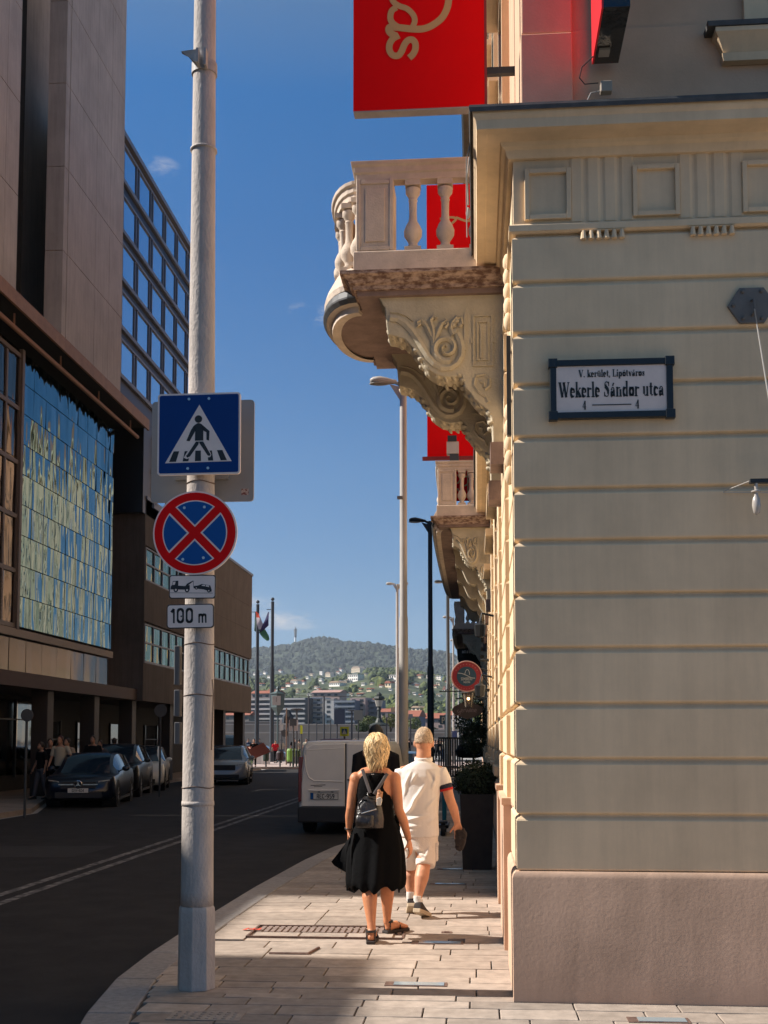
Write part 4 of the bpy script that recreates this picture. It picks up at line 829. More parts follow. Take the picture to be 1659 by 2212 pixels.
# cable trunking on the left side of the post
m = MB()
for (y0, y1, o_) in ((1395, 1480, .012), (1490, 1548, .020), (1560, 1608, .010)):
    a, b = at(390, y0, py_), at(388, y1, py_); m.box(a.x - .035 - o_ * .3, a.x + .0, py_ - .02, py_ + .05, b.z, a.z)
m.build('cable_trunking', mat('dark_trunking', (.10, .095, .095), .6), sp, bevel=.006)
# bracket near the top
zb = at(440, 148, py_).z; pr_ = .078
m = MB(); m.tube([pc(zb - .05), pc(zb + .03)], [.090, .089], 30)
m.box(pc(zb)[0] - .02, pc(zb)[0] - .005, py_ - .17, py_ - .08, zb - .05, zb + .05); m.box(pc(zb)[0] + .03, pc(zb)[0] + .045, py_ - .15, py_ - .08, zb - .06, zb + .06)
lx = at(392, 140, py_ - .15).x; m.add([(lx, py_ - .16, zb + .035), (pc(zb)[0] - .02, py_ - .16, zb + .045), (pc(zb)[0] - .02, py_ - .16, zb - .05), (lx, py_ - .14, zb + .028), (pc(zb)[0] - .02, py_ - .10, zb + .035), (pc(zb)[0] - .02, py_ - .10, zb - .06), (lx + .05, py_ - .15, zb - .005)], [(0, 1, 2, 6), (3, 6, 5, 4), (0, 3, 4, 1), (0, 6, 3), (1, 4, 5, 2), (2, 5, 6)])
m.build('clamp_bracket', mat('bracket_grey', (.36, .34, .33), .6, var=.2, scale=20), sp)
# signs: local frame (u right, v up) from photo points on a plane in front of the post
BLUE = mat('sign_blue', (.004, .045, .20), .5, var=.04, scale=5, spec=.15); BLUE2 = mat('sign_blue_bright', (.008, .09, .32), .5, spec=.15); SRED = mat('sign_red', (.80, .006, .006), .5, spec=.1); SWH = mat('sign_white', (.88, .72, .64), .5, var=.06, scale=6, spec=.2); SBK = mat('sign_black', (.014, .013, .013), .5)
BACK = mat('sign_back_grey', (.28, .28, .275), .5, var=.08, scale=3); STEEL = mat('bolt_steel', (.55, .55, .52), .3, metal=.8)
def rr(w, h, r, n=5):
    o = []
    for cx, cy, a in ((w / 2 - r, h / 2 - r, 0), (-w / 2 + r, h / 2 - r, 90), (-w / 2 + r, -h / 2 + r, 180), (w / 2 - r, -h / 2 + r, 270)): o += arc(cx, cy, r, r, a, a + 90, n)
    return o
def signframe(pxc, pyc, Y, rot=0.0):
    c = at(pxc, pyc, Y); k = Y / FPX * 1.005; ca, sa = math.cos(rot), math.sin(rot)       # photo units -> metres
    return lambda u, v, d_: (c.x + (u * ca - v * sa) * k, Y - d_, c.z + (u * sa + v * ca) * k), k
def bolts(root, fn, pts, k):
    for u, v in pts:
        m = MB(); m.prism([(u + 3.2 * math.cos(R(60 * i)), v + 3.2 * math.sin(R(60 * i))) for i in range(6)], fn, .002, .008); m.build('bolt', STEEL, root)
Yb = py_ + .16                                     # the big plate facing away, behind the post
fn, k = signframe(439, 976, Yb); m = MB(); m.prism(rr(231 - 1, 227, 8), fn, 0, .02)
s0 = m.build('rear_facing_sign', BACK, sp, label='large grey back of a sign facing the other way')
m = MB(); m.prism([(88, -86), (104, -86), (104, -100), (88, -100)], fn, .021, .0215); m.build('sticker', mat('sticker', (.5, .38, .32), .6, col2=(.2, .05, .04), scale=60, thr=(.45, .5)), s0)
m = MB()
for v in (70, -60): m.prism([(-60, v - 5), (60, v - 5), (60, v + 5), (-60, v + 5)], fn, .021, .045)
m.build('mounting_rail', BACK, s0)
Ya = py_ - .15
fn, k = signframe(429.5, 937, Ya, .004); m = MB(); m.prism(rr(187, 184, 7), fn, -.018, 0); s1 = m.build('crossing_sign', SWH, sp, label='square blue pedestrian crossing sign')
m = MB(); m.prism(rr(179, 176, 4), fn, .0005, .0015); m.build('blue_field', BLUE, s1)
m = MB(); m.prism([(-75.5, -65), (74.5, -63.5), (1, 65.5)], fn, .002, .003); m.build('white_triangle', SWH, s1)
def S4(cx, cy): return ((cx - 508) / 4.0, (470 - cy) / 4.0)      # crop points -> sign units
m = MB(); D0, D1 = .0035, .0045
K4 = 187 / 733.0
def Q(cx, cy): return ((cx - 508) * K4, (418 - cy) * K4)
def PQ(pts): poly(m, [Q(*p) for p in pts], fn, D0, D1)
PQ([(505 + 33 * math.cos(R(a)), 289 + 33 * math.sin(R(a))) for a in range(0, 360, 15)])
PQ([(480, 335), (500, 325), (515, 325), (532, 334), (549, 372), (549, 480), (475, 480), (477, 400), (470, 372)]); PQ([(480, 335), (474, 400), (428, 484), (400, 478), (440, 385), (462, 350)])
PQ([(532, 334), (604, 398), (600, 482), (577, 474), (576, 408), (545, 390)])
PQ([(484, 488), (512, 488), (505, 515), (432, 618), (408, 628), (398, 612), (410, 600)]); PQ([(512, 488), (548, 488), (614, 604), (604, 618), (588, 612), (515, 502)])
PQ([(288, 570), (337, 570), (308, 662), (248, 662)]); PQ([(386, 570), (412, 570), (376, 628), (404, 640), (424, 634), (418, 660), (368, 660)]); PQ([(480, 568), (528, 568), (530, 660), (476, 660)]); PQ([(604, 570), (626, 570), (638, 658), (594, 658), (590, 630), (612, 628), (622, 606)]); PQ([(670, 568), (718, 568), (758, 658), (704, 658)])
m.build('pictogram', SBK, s1); bolts(s1, fn, [Q(420, 110), Q(597, 110), Q(414, 724), Q(592, 724)], k)
# no stopping
fn, k = signframe(421, 1151, Ya - .004); circ = lambda r, n=56: [(r * math.cos(2 * math.pi * i / n), r * .99 * math.sin(2 * math.pi * i / n)) for i in range(n)]
m = MB(); m.prism(circ(94.5), fn, -.018, 0); s2 = m.build('no_stopping_sign', SWH, sp, label='round red and blue no stopping sign', smooth=30)
m = MB(); m.prism(circ(91), fn, .0005, .0012); m.build('red_ring', SRED, s2)
m = MB(); m.prism(circ(72), fn, .0015, .002); m.build('white_line', SWH, s2)
m = MB(); r0 = 70
def sector(ac, half, r, off, mb, d0, d1):      # a blue wedge between the arms of the cross
    base = (off * math.cos(R(ac)), off * math.sin(R(ac))); hw = off * math.sin(R(45))
    a_ = math.degrees(math.asin(hw / r)); pts = [base] + arc(0, 0, r, r, ac - 45 + a_, ac + 45 - a_, 16); mb.prism(pts, fn, d0, d1)
m = MB(); m.prism(circ(72.2), fn, .0022, .0024)
cr = MB()
for a_ in (-45.5, 45.5): cr.prism([(u * math.cos(R(a_)) - v * math.sin(R(a_)), u * math.sin(R(a_)) + v * math.cos(R(a_))) for u, v in ((-80, -9), (80, -9), (80, 9), (-80, 9))], fn, .0014, .0026 + .0002 * (a_ > 0))
w_ = MB()
for ac in (0, 90, 180, 270): sector(ac, 45, 72.5, 13.5, w_, .0024, .0032); 
w_.build('wedge_outline', SWH, s2)
b_ = MB()
for ac in (0, 90, 180, 270): sector(ac, 45, 70.0, 17.5, b_, .0026, .0038)
b_.build('blue_wedges', BLUE2, s2); cr.build('red_cross', SRED, s2)
m = MB(); bolts(s2, fn, [(-24, 56), (21, 57), (-26, -59), (20, -56)], k)
# tow-away plate
fn, k = signframe(415.5, 1267.5, Ya, -.005); m = MB(); m.prism(rr(104, 52, 6), fn, -.014, 0); s3 = m.build('tow_away_plate', SBK, sp, label='white plate with a tow truck pictogram')
m = MB(); m.prism(rr(100, 48, 5), fn, .0005, .001); m.build('white_field', SWH, s3)
K5 = 104 / 410.0
def T(cx, cy): return ((cx - 460) * K5, (1716 - cy) * K5)
m = MB(); D0, D1 = .0015, .0022
for pts in ([(288, 1665), (336, 1662), (336, 1706), (398, 1710), (405, 1702), (438, 1702), (438, 1742), (268, 1738), (270, 1716), (280, 1700)], [(405, 1702), (412, 1690), (466, 1662), (470, 1668), (424, 1702)], [(470, 1710), (510, 1706), (545, 1692), (618, 1706), (632, 1745), (628, 1762), (560, 1740), (472, 1730)]): m.prism([T(*p) for p in pts], fn, D0, D1)
for cx, cy, r in ((315, 1743, 20), (415, 1745, 20), (496, 1728, 13), (606, 1752, 15)): m.prism([T(cx + r * math.cos(R(a)), cy + r * math.sin(R(a))) for a in range(0, 360, 20)], fn, D0, D1 + .0004)
m.prism([T(468, 1665), T(471, 1665), T(471, 1712), T(468, 1712)], fn, D0, D1); m.prism([T(266, 1766), T(642, 1771), T(642, 1774), T(266, 1769)], fn, D0, D1); m.build('pictogram', SBK, s3)
m = MB()
for pts in ([(290, 1672), (312, 1670), (306, 1698), (284, 1700)], [(552, 1698), (574, 1701), (572, 1712), (540, 1708)], [(580, 1702), (606, 1706), (610, 1720), (578, 1714)]): m.prism([T(*p) for p in pts], fn, .0024, .0028)
for cx, cy, r in ((315, 1743, 9), (415, 1745, 9), (496, 1728, 5), (606, 1752, 6)): m.prism([T(cx + r * math.cos(R(a)), cy + r * math.sin(R(a))) for a in range(0, 360, 30)], fn, .0027, .003)
m.build('pictogram_windows', SWH, s3)
# 100 m plate
fn, k = signframe(411, 1331, Ya, .012); m = MB(); m.prism(rr(105, 53, 7), fn, -.014, 0); s4 = m.build('distance_plate', SBK, sp, label='white plate reading 100 m')
m = MB(); m.prism(rr(101, 49, 6), fn, .0005, .001); m.build('white_field', SWH, s4)
m = MB(); write(m, '100', -45, -15, 33, fn, .0012, .0022, font=SF, sx=.92); write(m, 'm', 17, -15, 31, fn, .0012, .0022, font=SF, sx=.80); m.prism([(-20 + 2 * math.cos(a), 2 * math.sin(a)) for a in range(6)], fn, .001, .002); m.build('lettering', SBK, s4)
m = MB()
for zc in (at(420, 860, Ya).z, at(420, 1010, Ya).z, at(420, 1095, Ya).z, at(420, 1205, Ya).z, at(420, 1268, Ya).z, at(420, 1331, Ya).z):
    m.box(pc(zc)[0] - .04, pc(zc)[0] + .04, Ya + .019, py_ - .085, zc - .015, zc + .015)
m.build('mounting_blocks', BACK, sp)
# ================================================================ vehicles
TYRE = mat('tyre_rubber', (.02, .02, .02), .85); RIM = mat('alloy_rim', (.42, .42, .42), .35, metal=.7); CARGLASS = mat('car_glass', (.015, .03, .05), .04, spec=.9)
CHROME = mat('chrome', (.6, .6, .6), .15, metal=.9); LAMP = mat('headlamp_glass', (.45, .43, .38), .12, spec=.8); TAILL = mat('tail_lamp_red', (.16, .012, .012), .2, spec=.7); PLATE = mat('number_plate_white', (.62, .60, .55), .4); TRIM = mat('black_trim', (.022, .022, .024), .6)
def wheel(root, x, y, r, w, side, rimm=None):
    m = MB(); n = 22; prof = [(r * .62, w / 2), (r * .93, w / 2), (r, w * .38), (r, -w * .38), (r * .93, -w / 2), (r * .62, -w / 2)]
    vs = [(x + d, y + q * math.cos(2 * math.pi * k / n), r + q * math.sin(2 * math.pi * k / n)) for q, d in prof for k in range(n)]
    m.add(vs, [(i * n + k, i * n + (k + 1) % n, (i + 1) * n + (k + 1) % n, (i + 1) * n + k) for i in range(len(prof) - 1) for k in range(n)])
    o = m.build('wheel', TYRE, root, smooth=40)
    m = MB(); xx = x + side * w * .42
    m.prism([(y + r * .60 * math.cos(2 * math.pi * k / n), r + r * .60 * math.sin(2 * math.pi * k / n)) for k in range(n)], lambda a, b, d: (d, a, b), x - side * w * .1, x + side * w * .25, 0)
    for k in range(5):
        a = 2 * math.pi * k / 5 + .3
        m.prism([(y + math.cos(a - .12) * r * .1, r + math.sin(a - .12) * r * .1), (y + math.cos(a - .2) * r * .6, r + math.sin(a - .2) * r * .6), (y + math.cos(a + .2) * r * .6, r + math.sin(a + .2) * r * .6), (y + math.cos(a + .12) * r * .1, r + math.sin(a + .12) * r * .1)], lambda p, q, d: (d, p, q), x + side * w * .26, xx, 1)
    m.build('rim', [TRIM, rimm or RIM], o)
# local frame: front at -Y, x across, z up. root is placed and turned; pieces are built straight in local coordinates
def car(loc, rz, paint, label, L=4.4, W_=1.8, H_=1.44, kind='hatch', plate=None, emblem=False, group='cars parked along the left kerb', stripe=None, lampm=None):
    root = empty('parked_car', loc, label, 'car', group, rz)
    hw = W_ / 2
    # station: (y, z_hood or belt, half width at belt, z roof (or same), half width roof, glass?)
    if kind == 'suv': ws, rs, re, rb = .27, .44, .88, .97; hood = H_ * .60; belt = H_ * .64
    elif kind == 'van': ws, rs, re, rb = .08, .2, .98, .995; hood = H_ * .56; belt = H_ * .58
    else: ws, rs, re, rb = .24, .46, .84, .965; hood = H_ * .565; belt = H_ * .645
    def zhood(t): return hood * (.70 + .30 * min(1, t / .06) ** .5) + (belt - hood) * max(0, (t - .1)) / max(.01, (rs - .1)) if t < rs else belt + (.02 if t < re else .0)
    def zroof(t):
        if t <= ws: return zhood(t)
        if t < rs: s_ = (t - ws) / (rs - ws); return zhood(ws) + (H_ - .02 - zhood(ws)) * math.sin(s_ * math.pi / 2) ** .9
        if t <= re: s_ = (t - rs) / (re - rs); return H_ - .02 + .02 * math.sin(s_ * math.pi) - .05 * s_
        s_ = min(1, (t - re) / (rb - re)); return (H_ - .07) * (1 - s_) + (belt + .02) * s_ if t <= rb else belt - (t - rb) / (1 - rb + 1e-6) * .05
    ts = [0, .012, .03, .06, .10, .15, .20, ws, ws + (rs - ws) * .25, ws + (rs - ws) * .5, ws + (rs - ws) * .75, rs, rs + .06, (rs + re) / 2, re - .05, re, (re + rb) / 2, rb, (rb + 1) / 2, .995, 1.0]
    ts = sorted(set(round(t, 4) for t in ts)); rings = []
    for t in ts:
        e = 1.0 - .20 * max(0, (.07 - t) / .07) ** 1.6 - .12 * max(0, (t - .93) / .07) ** 1.5
        w = hw * e; zf = .20 + .10 * max(0, (.03 - t) / .03) + .1 * max(0, (t - .97) / .03); zb_ = zhood(t) - .0; zr = max(zroof(t), zb_); cab = zr > zb_ + .02
        wr = w * (.70 if kind != 'van' else .86) if cab else w * .80; wb = w * .96
        if zr - zb_ < .25 and cab: wr = w * (.93 - .9 * (zr - zb_))
        prof = [(0, zf), (w * .86, zf), (w * .985, zf + .10), (w, (zf + zb_) * .5), (w * .995, zb_ - .16), (wb, zb_ - .02)]
        prof += [(wb - (wb - wr) * .08, zb_ + (zr - zb_) * .04), (wr + (wb - wr) * .12, zr - (zr - zb_) * .10 if cab else zb_ + .0), (wr * .9, zr - .015 if cab else zb_ + .018), (0, zr + (.0 if cab else .03))]
        rings.append([(x, t * L, z) for x, z in prof])
    K = len(rings[0]); body = MB(); glass = MB(); body_v = []
    full = []
    for r_ in rings: full.append([Vector(q) for q in r_] + [Vector((-q[0], q[1], q[2])) for q in r_[-2:0:-1]])
    n = len(full[0]); body.v = [tuple(q) for rr_ in full for q in rr_]
    for i in range(len(ts) - 1):
        tm = (ts[i] + ts[i + 1]) / 2
        for k in range(n):
            kk = k if k < K - 1 else n - 1 - k      # mirrored index of the strip
            quad = (i * n + k, i * n + (k + 1) % n, (i + 1) * n + (k + 1) % n, (i + 1) * n + k)
            isg = (kk == 6 and ws + .04 < tm < rb - .03 and not any(abs(tm - q) < .0 for q in ())) or (kk in (8,) and (ws < tm < rs or re < tm < rb)) or (kk == 7 and ws < tm < rs - .02 and False)
            if kind == 'van' and tm > .42 and kk == 6: isg = False
            (glass.f if isg else body.f).append(quad)
    body.m = [0] * len(body.f); body.f += [tuple(range(n)), tuple((len(ts) - 1) * n + k for k in range(n))]; body.m += [0, 0]
    glass.v = list(body.v); glass.m = [0] * len(glass.f)
    def local(o): return o
    bo = body.build('body', paint, root, smooth=50, world=False)
    gm = bpy.data.meshes.new('windows'); used = sorted(set(i for f in glass.f for i in f)); ix = {u: j for j, u in enumerate(used)}
    gm.from_pydata([glass.v[u] for u in used], [], [tuple(ix[i] for i in f) for f in glass.f]); gm.materials.append(CARGLASS); go = bpy.data.objects.new('windows', gm); COL.objects.link(go); go.parent = root
    gm.polygons.foreach_set('use_smooth', [True] * len(gm.polygons)); gm.set_sharp_from_angle(angle=R(30))
    tp = MB()                                           # pillars
    m = MB()
    for s in (-1, 1):
        for t in ((rs + re) / 2 - .02,):
            m.tube([(s * hw * .955, t * L, belt + .0), (s * hw * (.72 if kind != 'van' else .87), t * L + .03, H_ - .10)], .028, 6)
        m.box(min(s * hw * 1.003, s * hw * .93), max(s * hw * 1.003, s * hw * .93), L * .17, L * .82, .17, .235)
    m.build('trim', TRIM, root, world=False)
    r_ = .325 if kind != 'suv' else .36
    for y in (L * .19, L * .80):
        for s in (-1, 1):
            a = MB(); a.prism([(y + (r_ + .055) * math.cos(2 * math.pi * k / 20), r_ + (r_ + .055) * math.sin(2 * math.pi * k / 20)) for k in range(20)], lambda p, q, d: (d, p, q), s * hw * .6, s * (hw + .004)); a.build('wheel_arch', TRIM, root, world=False)
            x = s * (hw - .085)
            mm = root.copy  # noqa
            _wheel_local(root, x, y, r_, .21, s)
    for s in (-1, 1):
        m = MB(); m.ball((s * (hw + .09), L * (rs * .55 + ws * .45), belt + .06), (.11, .06, .075), 10, 6); m.tube([(s * hw * .9, L * (rs * .55 + ws * .45), belt + .0), (s * (hw + .06), L * (rs * .55 + ws * .45), belt + .04)], .02, 6); m.build('wing_mirror', paint if kind != 'x' else TRIM, root, world=False, smooth=True)
        m = MB(); z = hood * .78; m.loft([[(s * hw * .55, -.0 + .035, z - .05), (s * hw * .55, .035, z + .06), (s * hw * .86, .10, z + .10), (s * hw * .86, .10, z - .06)], [(s * hw * .55, .12, z - .05), (s * hw * .55, .12, z + .05), (s * hw * .95, .30, z + .09), (s * hw * .95, .30, z - .03)]]); m.build('headlight', lampm or LAMP, root, world=False, bevel=.01)
    m = MB(); m.box(-hw * .5, hw * .5, -.012, .06, hood * .62, hood * .84); m.box(-hw * .66, hw * .66, -.006, .06, .26, .42); m.build('grille', TRIM, root, world=False, bevel=.01)
    if emblem:
        g_ = MB(); zc = hood * .75; g_.tube([(.10 * math.cos(a * .314), -.024, zc + .10 * math.sin(a * .314)) for a in range(20)], .010, 5, closed=True)
        for k in range(3):
            a = R(90 + 120 * k); g_.prism([(.095 * math.cos(a), zc + .095 * math.sin(a)), (.02 * math.cos(a + 1.05), zc + .02 * math.sin(a + 1.05)), (0, zc), (.02 * math.cos(a - 1.05), zc + .02 * math.sin(a - 1.05))], lambda p, q, d: (p, d, q), -.030, -.020)
        g_.build('grille_star', CHROME, root, world=False)
        for s in (-1, 1): g_ = MB(); g_.box(min(s * .12, s * hw * .55), max(s * .12, s * hw * .55), -.024, -.013, zc - .014, zc + .014); g_.build('grille_bar', CHROME, root, world=False)
    if plate:
        m = MB(); m.box(-.26, .26, -.028, -.016, .40, .515); po = m.build('number_plate', PLATE, root, world=False)
        m = MB(); write(m, plate, 0, .418, .08, lambda a, b, d_: (a, -.028 - d_, b), .0005, .003, sx=.95, center=True, font=SF); m.build('plate_lettering', INK, po, world=False)
    return root
def _wheel_local(root, x, y, r, w, s):
    # wheel() subtracts the root's place, so build at the root's place first
    off = root.location; m0 = MB()
    n = 22; prof = [(r * .62, w / 2), (r * .93, w / 2), (r, w * .38), (r, -w * .38), (r * .93, -w / 2), (r * .62, -w / 2)]
    m0.add([(x + d, y + q * math.cos(2 * math.pi * k / n), r + q * math.sin(2 * math.pi * k / n)) for q, d in prof for k in range(n)], [(i * n + k, i * n + (k + 1) % n, (i + 1) * n + (k + 1) % n, (i + 1) * n + k) for i in range(len(prof) - 1) for k in range(n)])
    o = m0.build('wheel', TYRE, root, smooth=40, world=False)
    m = MB(); m.prism([(y + r * .62 * math.cos(2 * math.pi * k / n), r + r * .62 * math.sin(2 * math.pi * k / n)) for k in range(n)], lambda a, b, d: (d, a, b), x - s * w * .1, x + s * w * .25, 0)
    for k in range(5):
        a = 2 * math.pi * k / 5 + .3
        m.prism([(y + math.cos(a - .3) * r * .12, r + math.sin(a - .3) * r * .12), (y + math.cos(a - .2) * r * .6, r + math.sin(a - .2) * r * .6), (y + math.cos(a + .2) * r * .6, r + math.sin(a + .2) * r * .6), (y + math.cos(a + .3) * r * .12, r + math.sin(a + .3) * r * .12)], lambda p, q, d: (d, p, q), x + s * w * .26, x + s * w * .44, 1)
    m.build('rim', [TRIM, RIM], o, world=False)
NAVY = mat('navy_car_paint', (.004, .008, .02), .3, coat=.35); BLACKP = mat('black_car_paint', (.006, .007, .009), .3, coat=.4); WHITEC = mat('white_car_paint', (.92, .89, .80), .3, coat=.5); SILVER = mat('silver_car_paint', (.30, .31, .33), .28, metal=.3, coat=.8); GREYC = mat('pale_grey_car_paint', (.34, .36, .38), .25, coat=.8)
def place(px, py, dz=-.12): p = gnd(px, py, dz); return p
def carat(pxl, pxr, py, rz, Wm=1.8, **k):          # front edge from pxl to pxr on the ground line py
    a, b = gnd(pxl, py, -.12), gnd(pxr, py, -.12); c = (a + b) / 2; return (c.x, c.y, -.12)
rzc = R(9.5)
car(carat(100, 236, 1746, 0), rzc, NAVY, 'dark navy hatchback with a star emblem on its grille, frontmost in the parked row', L=4.4, W_=1.82, H_=1.44, emblem=True, plate='GEH-404', lampm=LAMP)
p = carat(100, 236, 1746, 0)
def behind(p, rz, d): return (p[0] - math.sin(rz) * d, p[1] + math.cos(rz) * d, p[2])
p2 = behind(p, R(9.5), 5.2); car((p2[0] - .05, p2[1], -.12), R(9.5), BLACKP, 'black tall estate car parked directly behind the navy hatchback', L=4.4, W_=1.86, H_=1.66, kind='suv')
p3 = behind(p, R(9.7), 9.9); car((p3[0] + .35, p3[1], -.12), R(12), WHITEC, 'white hatchback with a roof bar parked behind the black car', L=4.0, W_=1.76, H_=1.58, kind='suv')
c_ = carat(366, 452, 1708, 0); car((c_[0] + .1, 45.5, -.12), R(11), WHITEC, 'white car half hidden by the foreground sign post', L=4.3, W_=1.8, H_=1.45)
c_ = carat(432, 503, 1699, 0); car((c_[0], c_[1] + 1.2, -.12), R(8), GREYC, 'pale grey sports crossover with dark intakes just right of the sign post', L=4.45, W_=1.84, H_=1.56, kind='suv', lampm=TRIM)
c_ = gnd(478, 1668, -.12); car((c_.x + .2, c_.y, -.12), R(8), mat('dark_van_paint', (.05, .055, .06), .3, coat=.6), 'tall dark minivan parked farthest along the left kerb', L=5, W_=1.95, H_=2.05, kind='van')
# ---------------------------------------------------------------- the white panel van on the right, seen from behind
VP = gnd(642, 1803, -.12); VY = VP.y
vx0 = VP.x; vw = 1.80; vh = at(700, 1597, VY).z + .12 - .015
van = empty('panel_van', (vx0 + vw / 2, VY, -.12), 'white panel van with closed rear doors parked at the kerb', 'van')
VPAINT = mat('white_van_paint', (.76, .73, .68), .4, coat=.3, var=.05, scale=2)
def vl(x, y, z): return (vx0 + vw / 2 + x, VY + y, -.12 + z)
hw = vw / 2
def vring(y, s=1.0, zt=None, drop=0):
    zt = zt or vh; w = hw * s
    half = [(w * .96, .30), (w, .42), (w, 1.0), (w * .975, 1.25), (w * .93, zt - .22), (w * .90, zt - .10), (w * .82, zt - .025), (w * .45, zt)]
    return [vl(x, y, z) for x, z in half] + [vl(-x, y, z) for x, z in half[::-1]]
m = MB(); m.loft([vring(.12, .955, vh - .03), vring(.15, .985, vh - .012), vring(.22, 1, vh), vring(1.0), vring(2.9), vring(3.2, 1, vh - .04)]); 
m.loft([[vl(x, y, z) for x, z in ((hw * .95, .3), (hw * .98, z1_), (hw * .8, z2_), (-hw * .8, z2_), (-hw * .98, z1_), (-hw * .95, .3))] for y, z1_, z2_ in ((3.2, 1.1, vh - .06), (3.55, 1.05, vh - .45), (3.8, 1.0, 1.08), (4.35, .75, .9), (4.5, .6, .7))]); m.build('body', VPAINT, van, smooth=35)
m = MB(); m.prism([(-hw * .93, .50), (-.012, .50), (-.012, vh - .06), (-hw * .70, vh - .075), (-hw * .84, vh - .16), (-hw * .90, 1.2), (-hw * .93, .95)], lambda a, b, d: vl(a, d, b), .075, .125); d1 = m.build('rear_door', VPAINT, van, bevel=.02)
m = MB(); m.prism([(hw * .93, .50), (.012, .50), (.012, vh - .06), (hw * .70, vh - .075), (hw * .84, vh - .16), (hw * .90, 1.2), (hw * .93, .95)], lambda a, b, d: vl(a, d, b), .075, .125); d2 = m.build('rear_door', VPAINT, van, bevel=.02)
fv = lambda a, b, d_: vl(a, .075 - d_, b)
m = MB(); ribbon(m, [(-.78, 1.50), (-.76, 1.22), (-.70, 1.06), (-.60, 1.0), (-.06, .985)], .03, fv, 0, .012); ribbon(m, [(-.78, vh - .19), (-.03, vh - .15)], .014, fv, 0, .008); m.build('pressing', VPAINT, d1)
m = MB(); m.box(*[v for v in (vl(-.70, 0, 0)[0], vl(-.12, 0, 0)[0])], vl(0, .052, 0)[1], vl(0, .076, 0)[1], -.12 + .80, -.12 + .84); m.build('plate_recess', VPAINT, d1, bevel=.008)
m = MB(); m.prism([(-.66, .655), (-.14, .655), (-.14, .775), (-.66, .775)], fv, .002, .014); pl = m.build('number_plate', PLATE, d1)
m = MB(); m.prism([(-.655, .66), (-.605, .66), (-.605, .77), (-.655, .77)], fv, .015, .0165); m.build('blue_band', BLUE2, pl)
m = MB(); write(m, 'REC-959', -.375, .672, .085, fv, .0148, .017, sx=.98, center=True, font=SF)
for q in ((-.66, .655, -.14, .655), (-.66, .775, -.14, .775), (-.66, .655, -.66, .775), (-.14, .655, -.14, .775)): seg_rect(m, *q, .008, fv, .0145, .016)
m.build('plate_lettering', INK, pl)
m = MB(); seg_rect(m, -.66, .915, -.38, .925, .012, fv, .001, .004); seg_rect(m, -.60, .89, -.44, .895, .008, fv, .001, .004); m.build('badge_strip', TRIM, d1)
m = MB(); m.ball(vl(.10, .065, 1.02), (.075, .02, .02), 10, 6); m.build('door_handle', TRIM, d2)
m = MB(); m.ball(vl(-.50, .07, .80), (.03, .014, .014), 8, 5); m.ball(vl(-.25, .07, .80), (.03, .014, .014), 8, 5); m.build('plate_lamp', TRIM, d1)
m = MB(); m.box(vl(-.012, 0, 0)[0], vl(.012, 0, 0)[0], VY + .10, VY + .13, -.12 + .5, -.12 + vh - .07); m.build('door_gap', TRIM, van)
for s in (-1, 1):
    m = MB(); pts = [(hw * .915, .62), (hw * .995, .60), (hw * 1.0, 1.25), (hw * .985, 1.45), (hw * .90, 1.45), (hw * .93, 1.2)]
    m.prism([(s * a, b) for a, b in pts], lambda a, b, d: vl(a, d, b), .085, .24); m.build('tail_lamp', TAILL, van, bevel=.008)
m = MB(); m.prism([(-hw * 1.0, .22), (hw * 1.0, .22), (hw * 1.0, .50), (hw * .9, .53), (-hw * .9, .53), (-hw * 1.0, .50)], lambda a, b, d: vl(a, d, b), 0.0, .25); m.build('rear_bumper', TRIM, van, bevel=.03)
m = MB(); m.ball(vl(-.25, .55, vh - .0), (.32, .14, .03), 14, 5); m.build('roof_vent', mat('red_brown_trim', (.08, .02, .02), .5), van)
m = MB(); m.ball(vl(-hw - .1, 3.2, 1.15), (.10, .08, .13), 10, 6); m.tube([vl(-hw, 3.25, 1.1), vl(-hw - .08, 3.2, 1.1)], .03, 6); m.build('wing_mirror', TRIM, van)
m = MB(); m.prism([(-hw * .9, .22), (hw * .9, .22), (hw * .9, .32), (-hw * .9, .32)], lambda a, b, d: vl(a, d, b), .25, 4.2); m.build('underbody', TRIM, van)
for y in (.75, 3.65):
    for s in (-1, 1): wheel(van, vl(s * (hw - .13), 0, 0)[0], VY + y, .34, .22, s)
for o in van.children:
    if o.name.startswith('wheel'): o.location.z -= .12
# blue car roof beyond the van and the electric scooter
car((-2.2, 33.0, -.12), R(180), mat('blue_car_paint', (.05, .13, .22), .3, coat=.6), 'pale blue car parked beyond the white van, mostly hidden', L=4.2, W_=1.8, H_=1.5, group='cars parked along the right kerb')
sc_ = gnd(957, 1806); st = empty('electric_scooter', (sc_.x, sc_.y, 0), 'teal and black upright electric scooter parked behind the man', 'scooter')
TQ = mat('teal_plastic', (.01, .16, .20), .4)
m = MB(); m.lathe([(.0, 0)] * 0 + [(.04, -.04), (.11, -.035), (.115, 0), (.11, .035), (.04, .04)], (0, 0, 0), 18); m.v = [(sc_.x + z, sc_.y + x, .115 + y) for x, y, z in m.v]; m.build('wheel', TYRE, st)
m = MB(); m.lathe([(.04, -.04), (.11, -.035), (.115, 0), (.11, .035), (.04, .04)], (0, 0, 0), 18); m.v = [(sc_.x + z, sc_.y + .85 + x, .115 + y) for x, y, z in m.v]; m.build('wheel', TYRE, st)
m = MB(); m.box(sc_.x - .09, sc_.x + .09, sc_.y + .12, sc_.y + .75, .12, .18); m.box(sc_.x - .08, sc_.x + .08, sc_.y - .1, sc_.y + .1, .22, .26); m.build('deck', BLACK, st, bevel=.01)
m = MB(); m.tube([(sc_.x, sc_.y + .85, .2), (sc_.x, sc_.y + .75, 1.15)], .04, 10); m.build('steering_column', TQ, st)
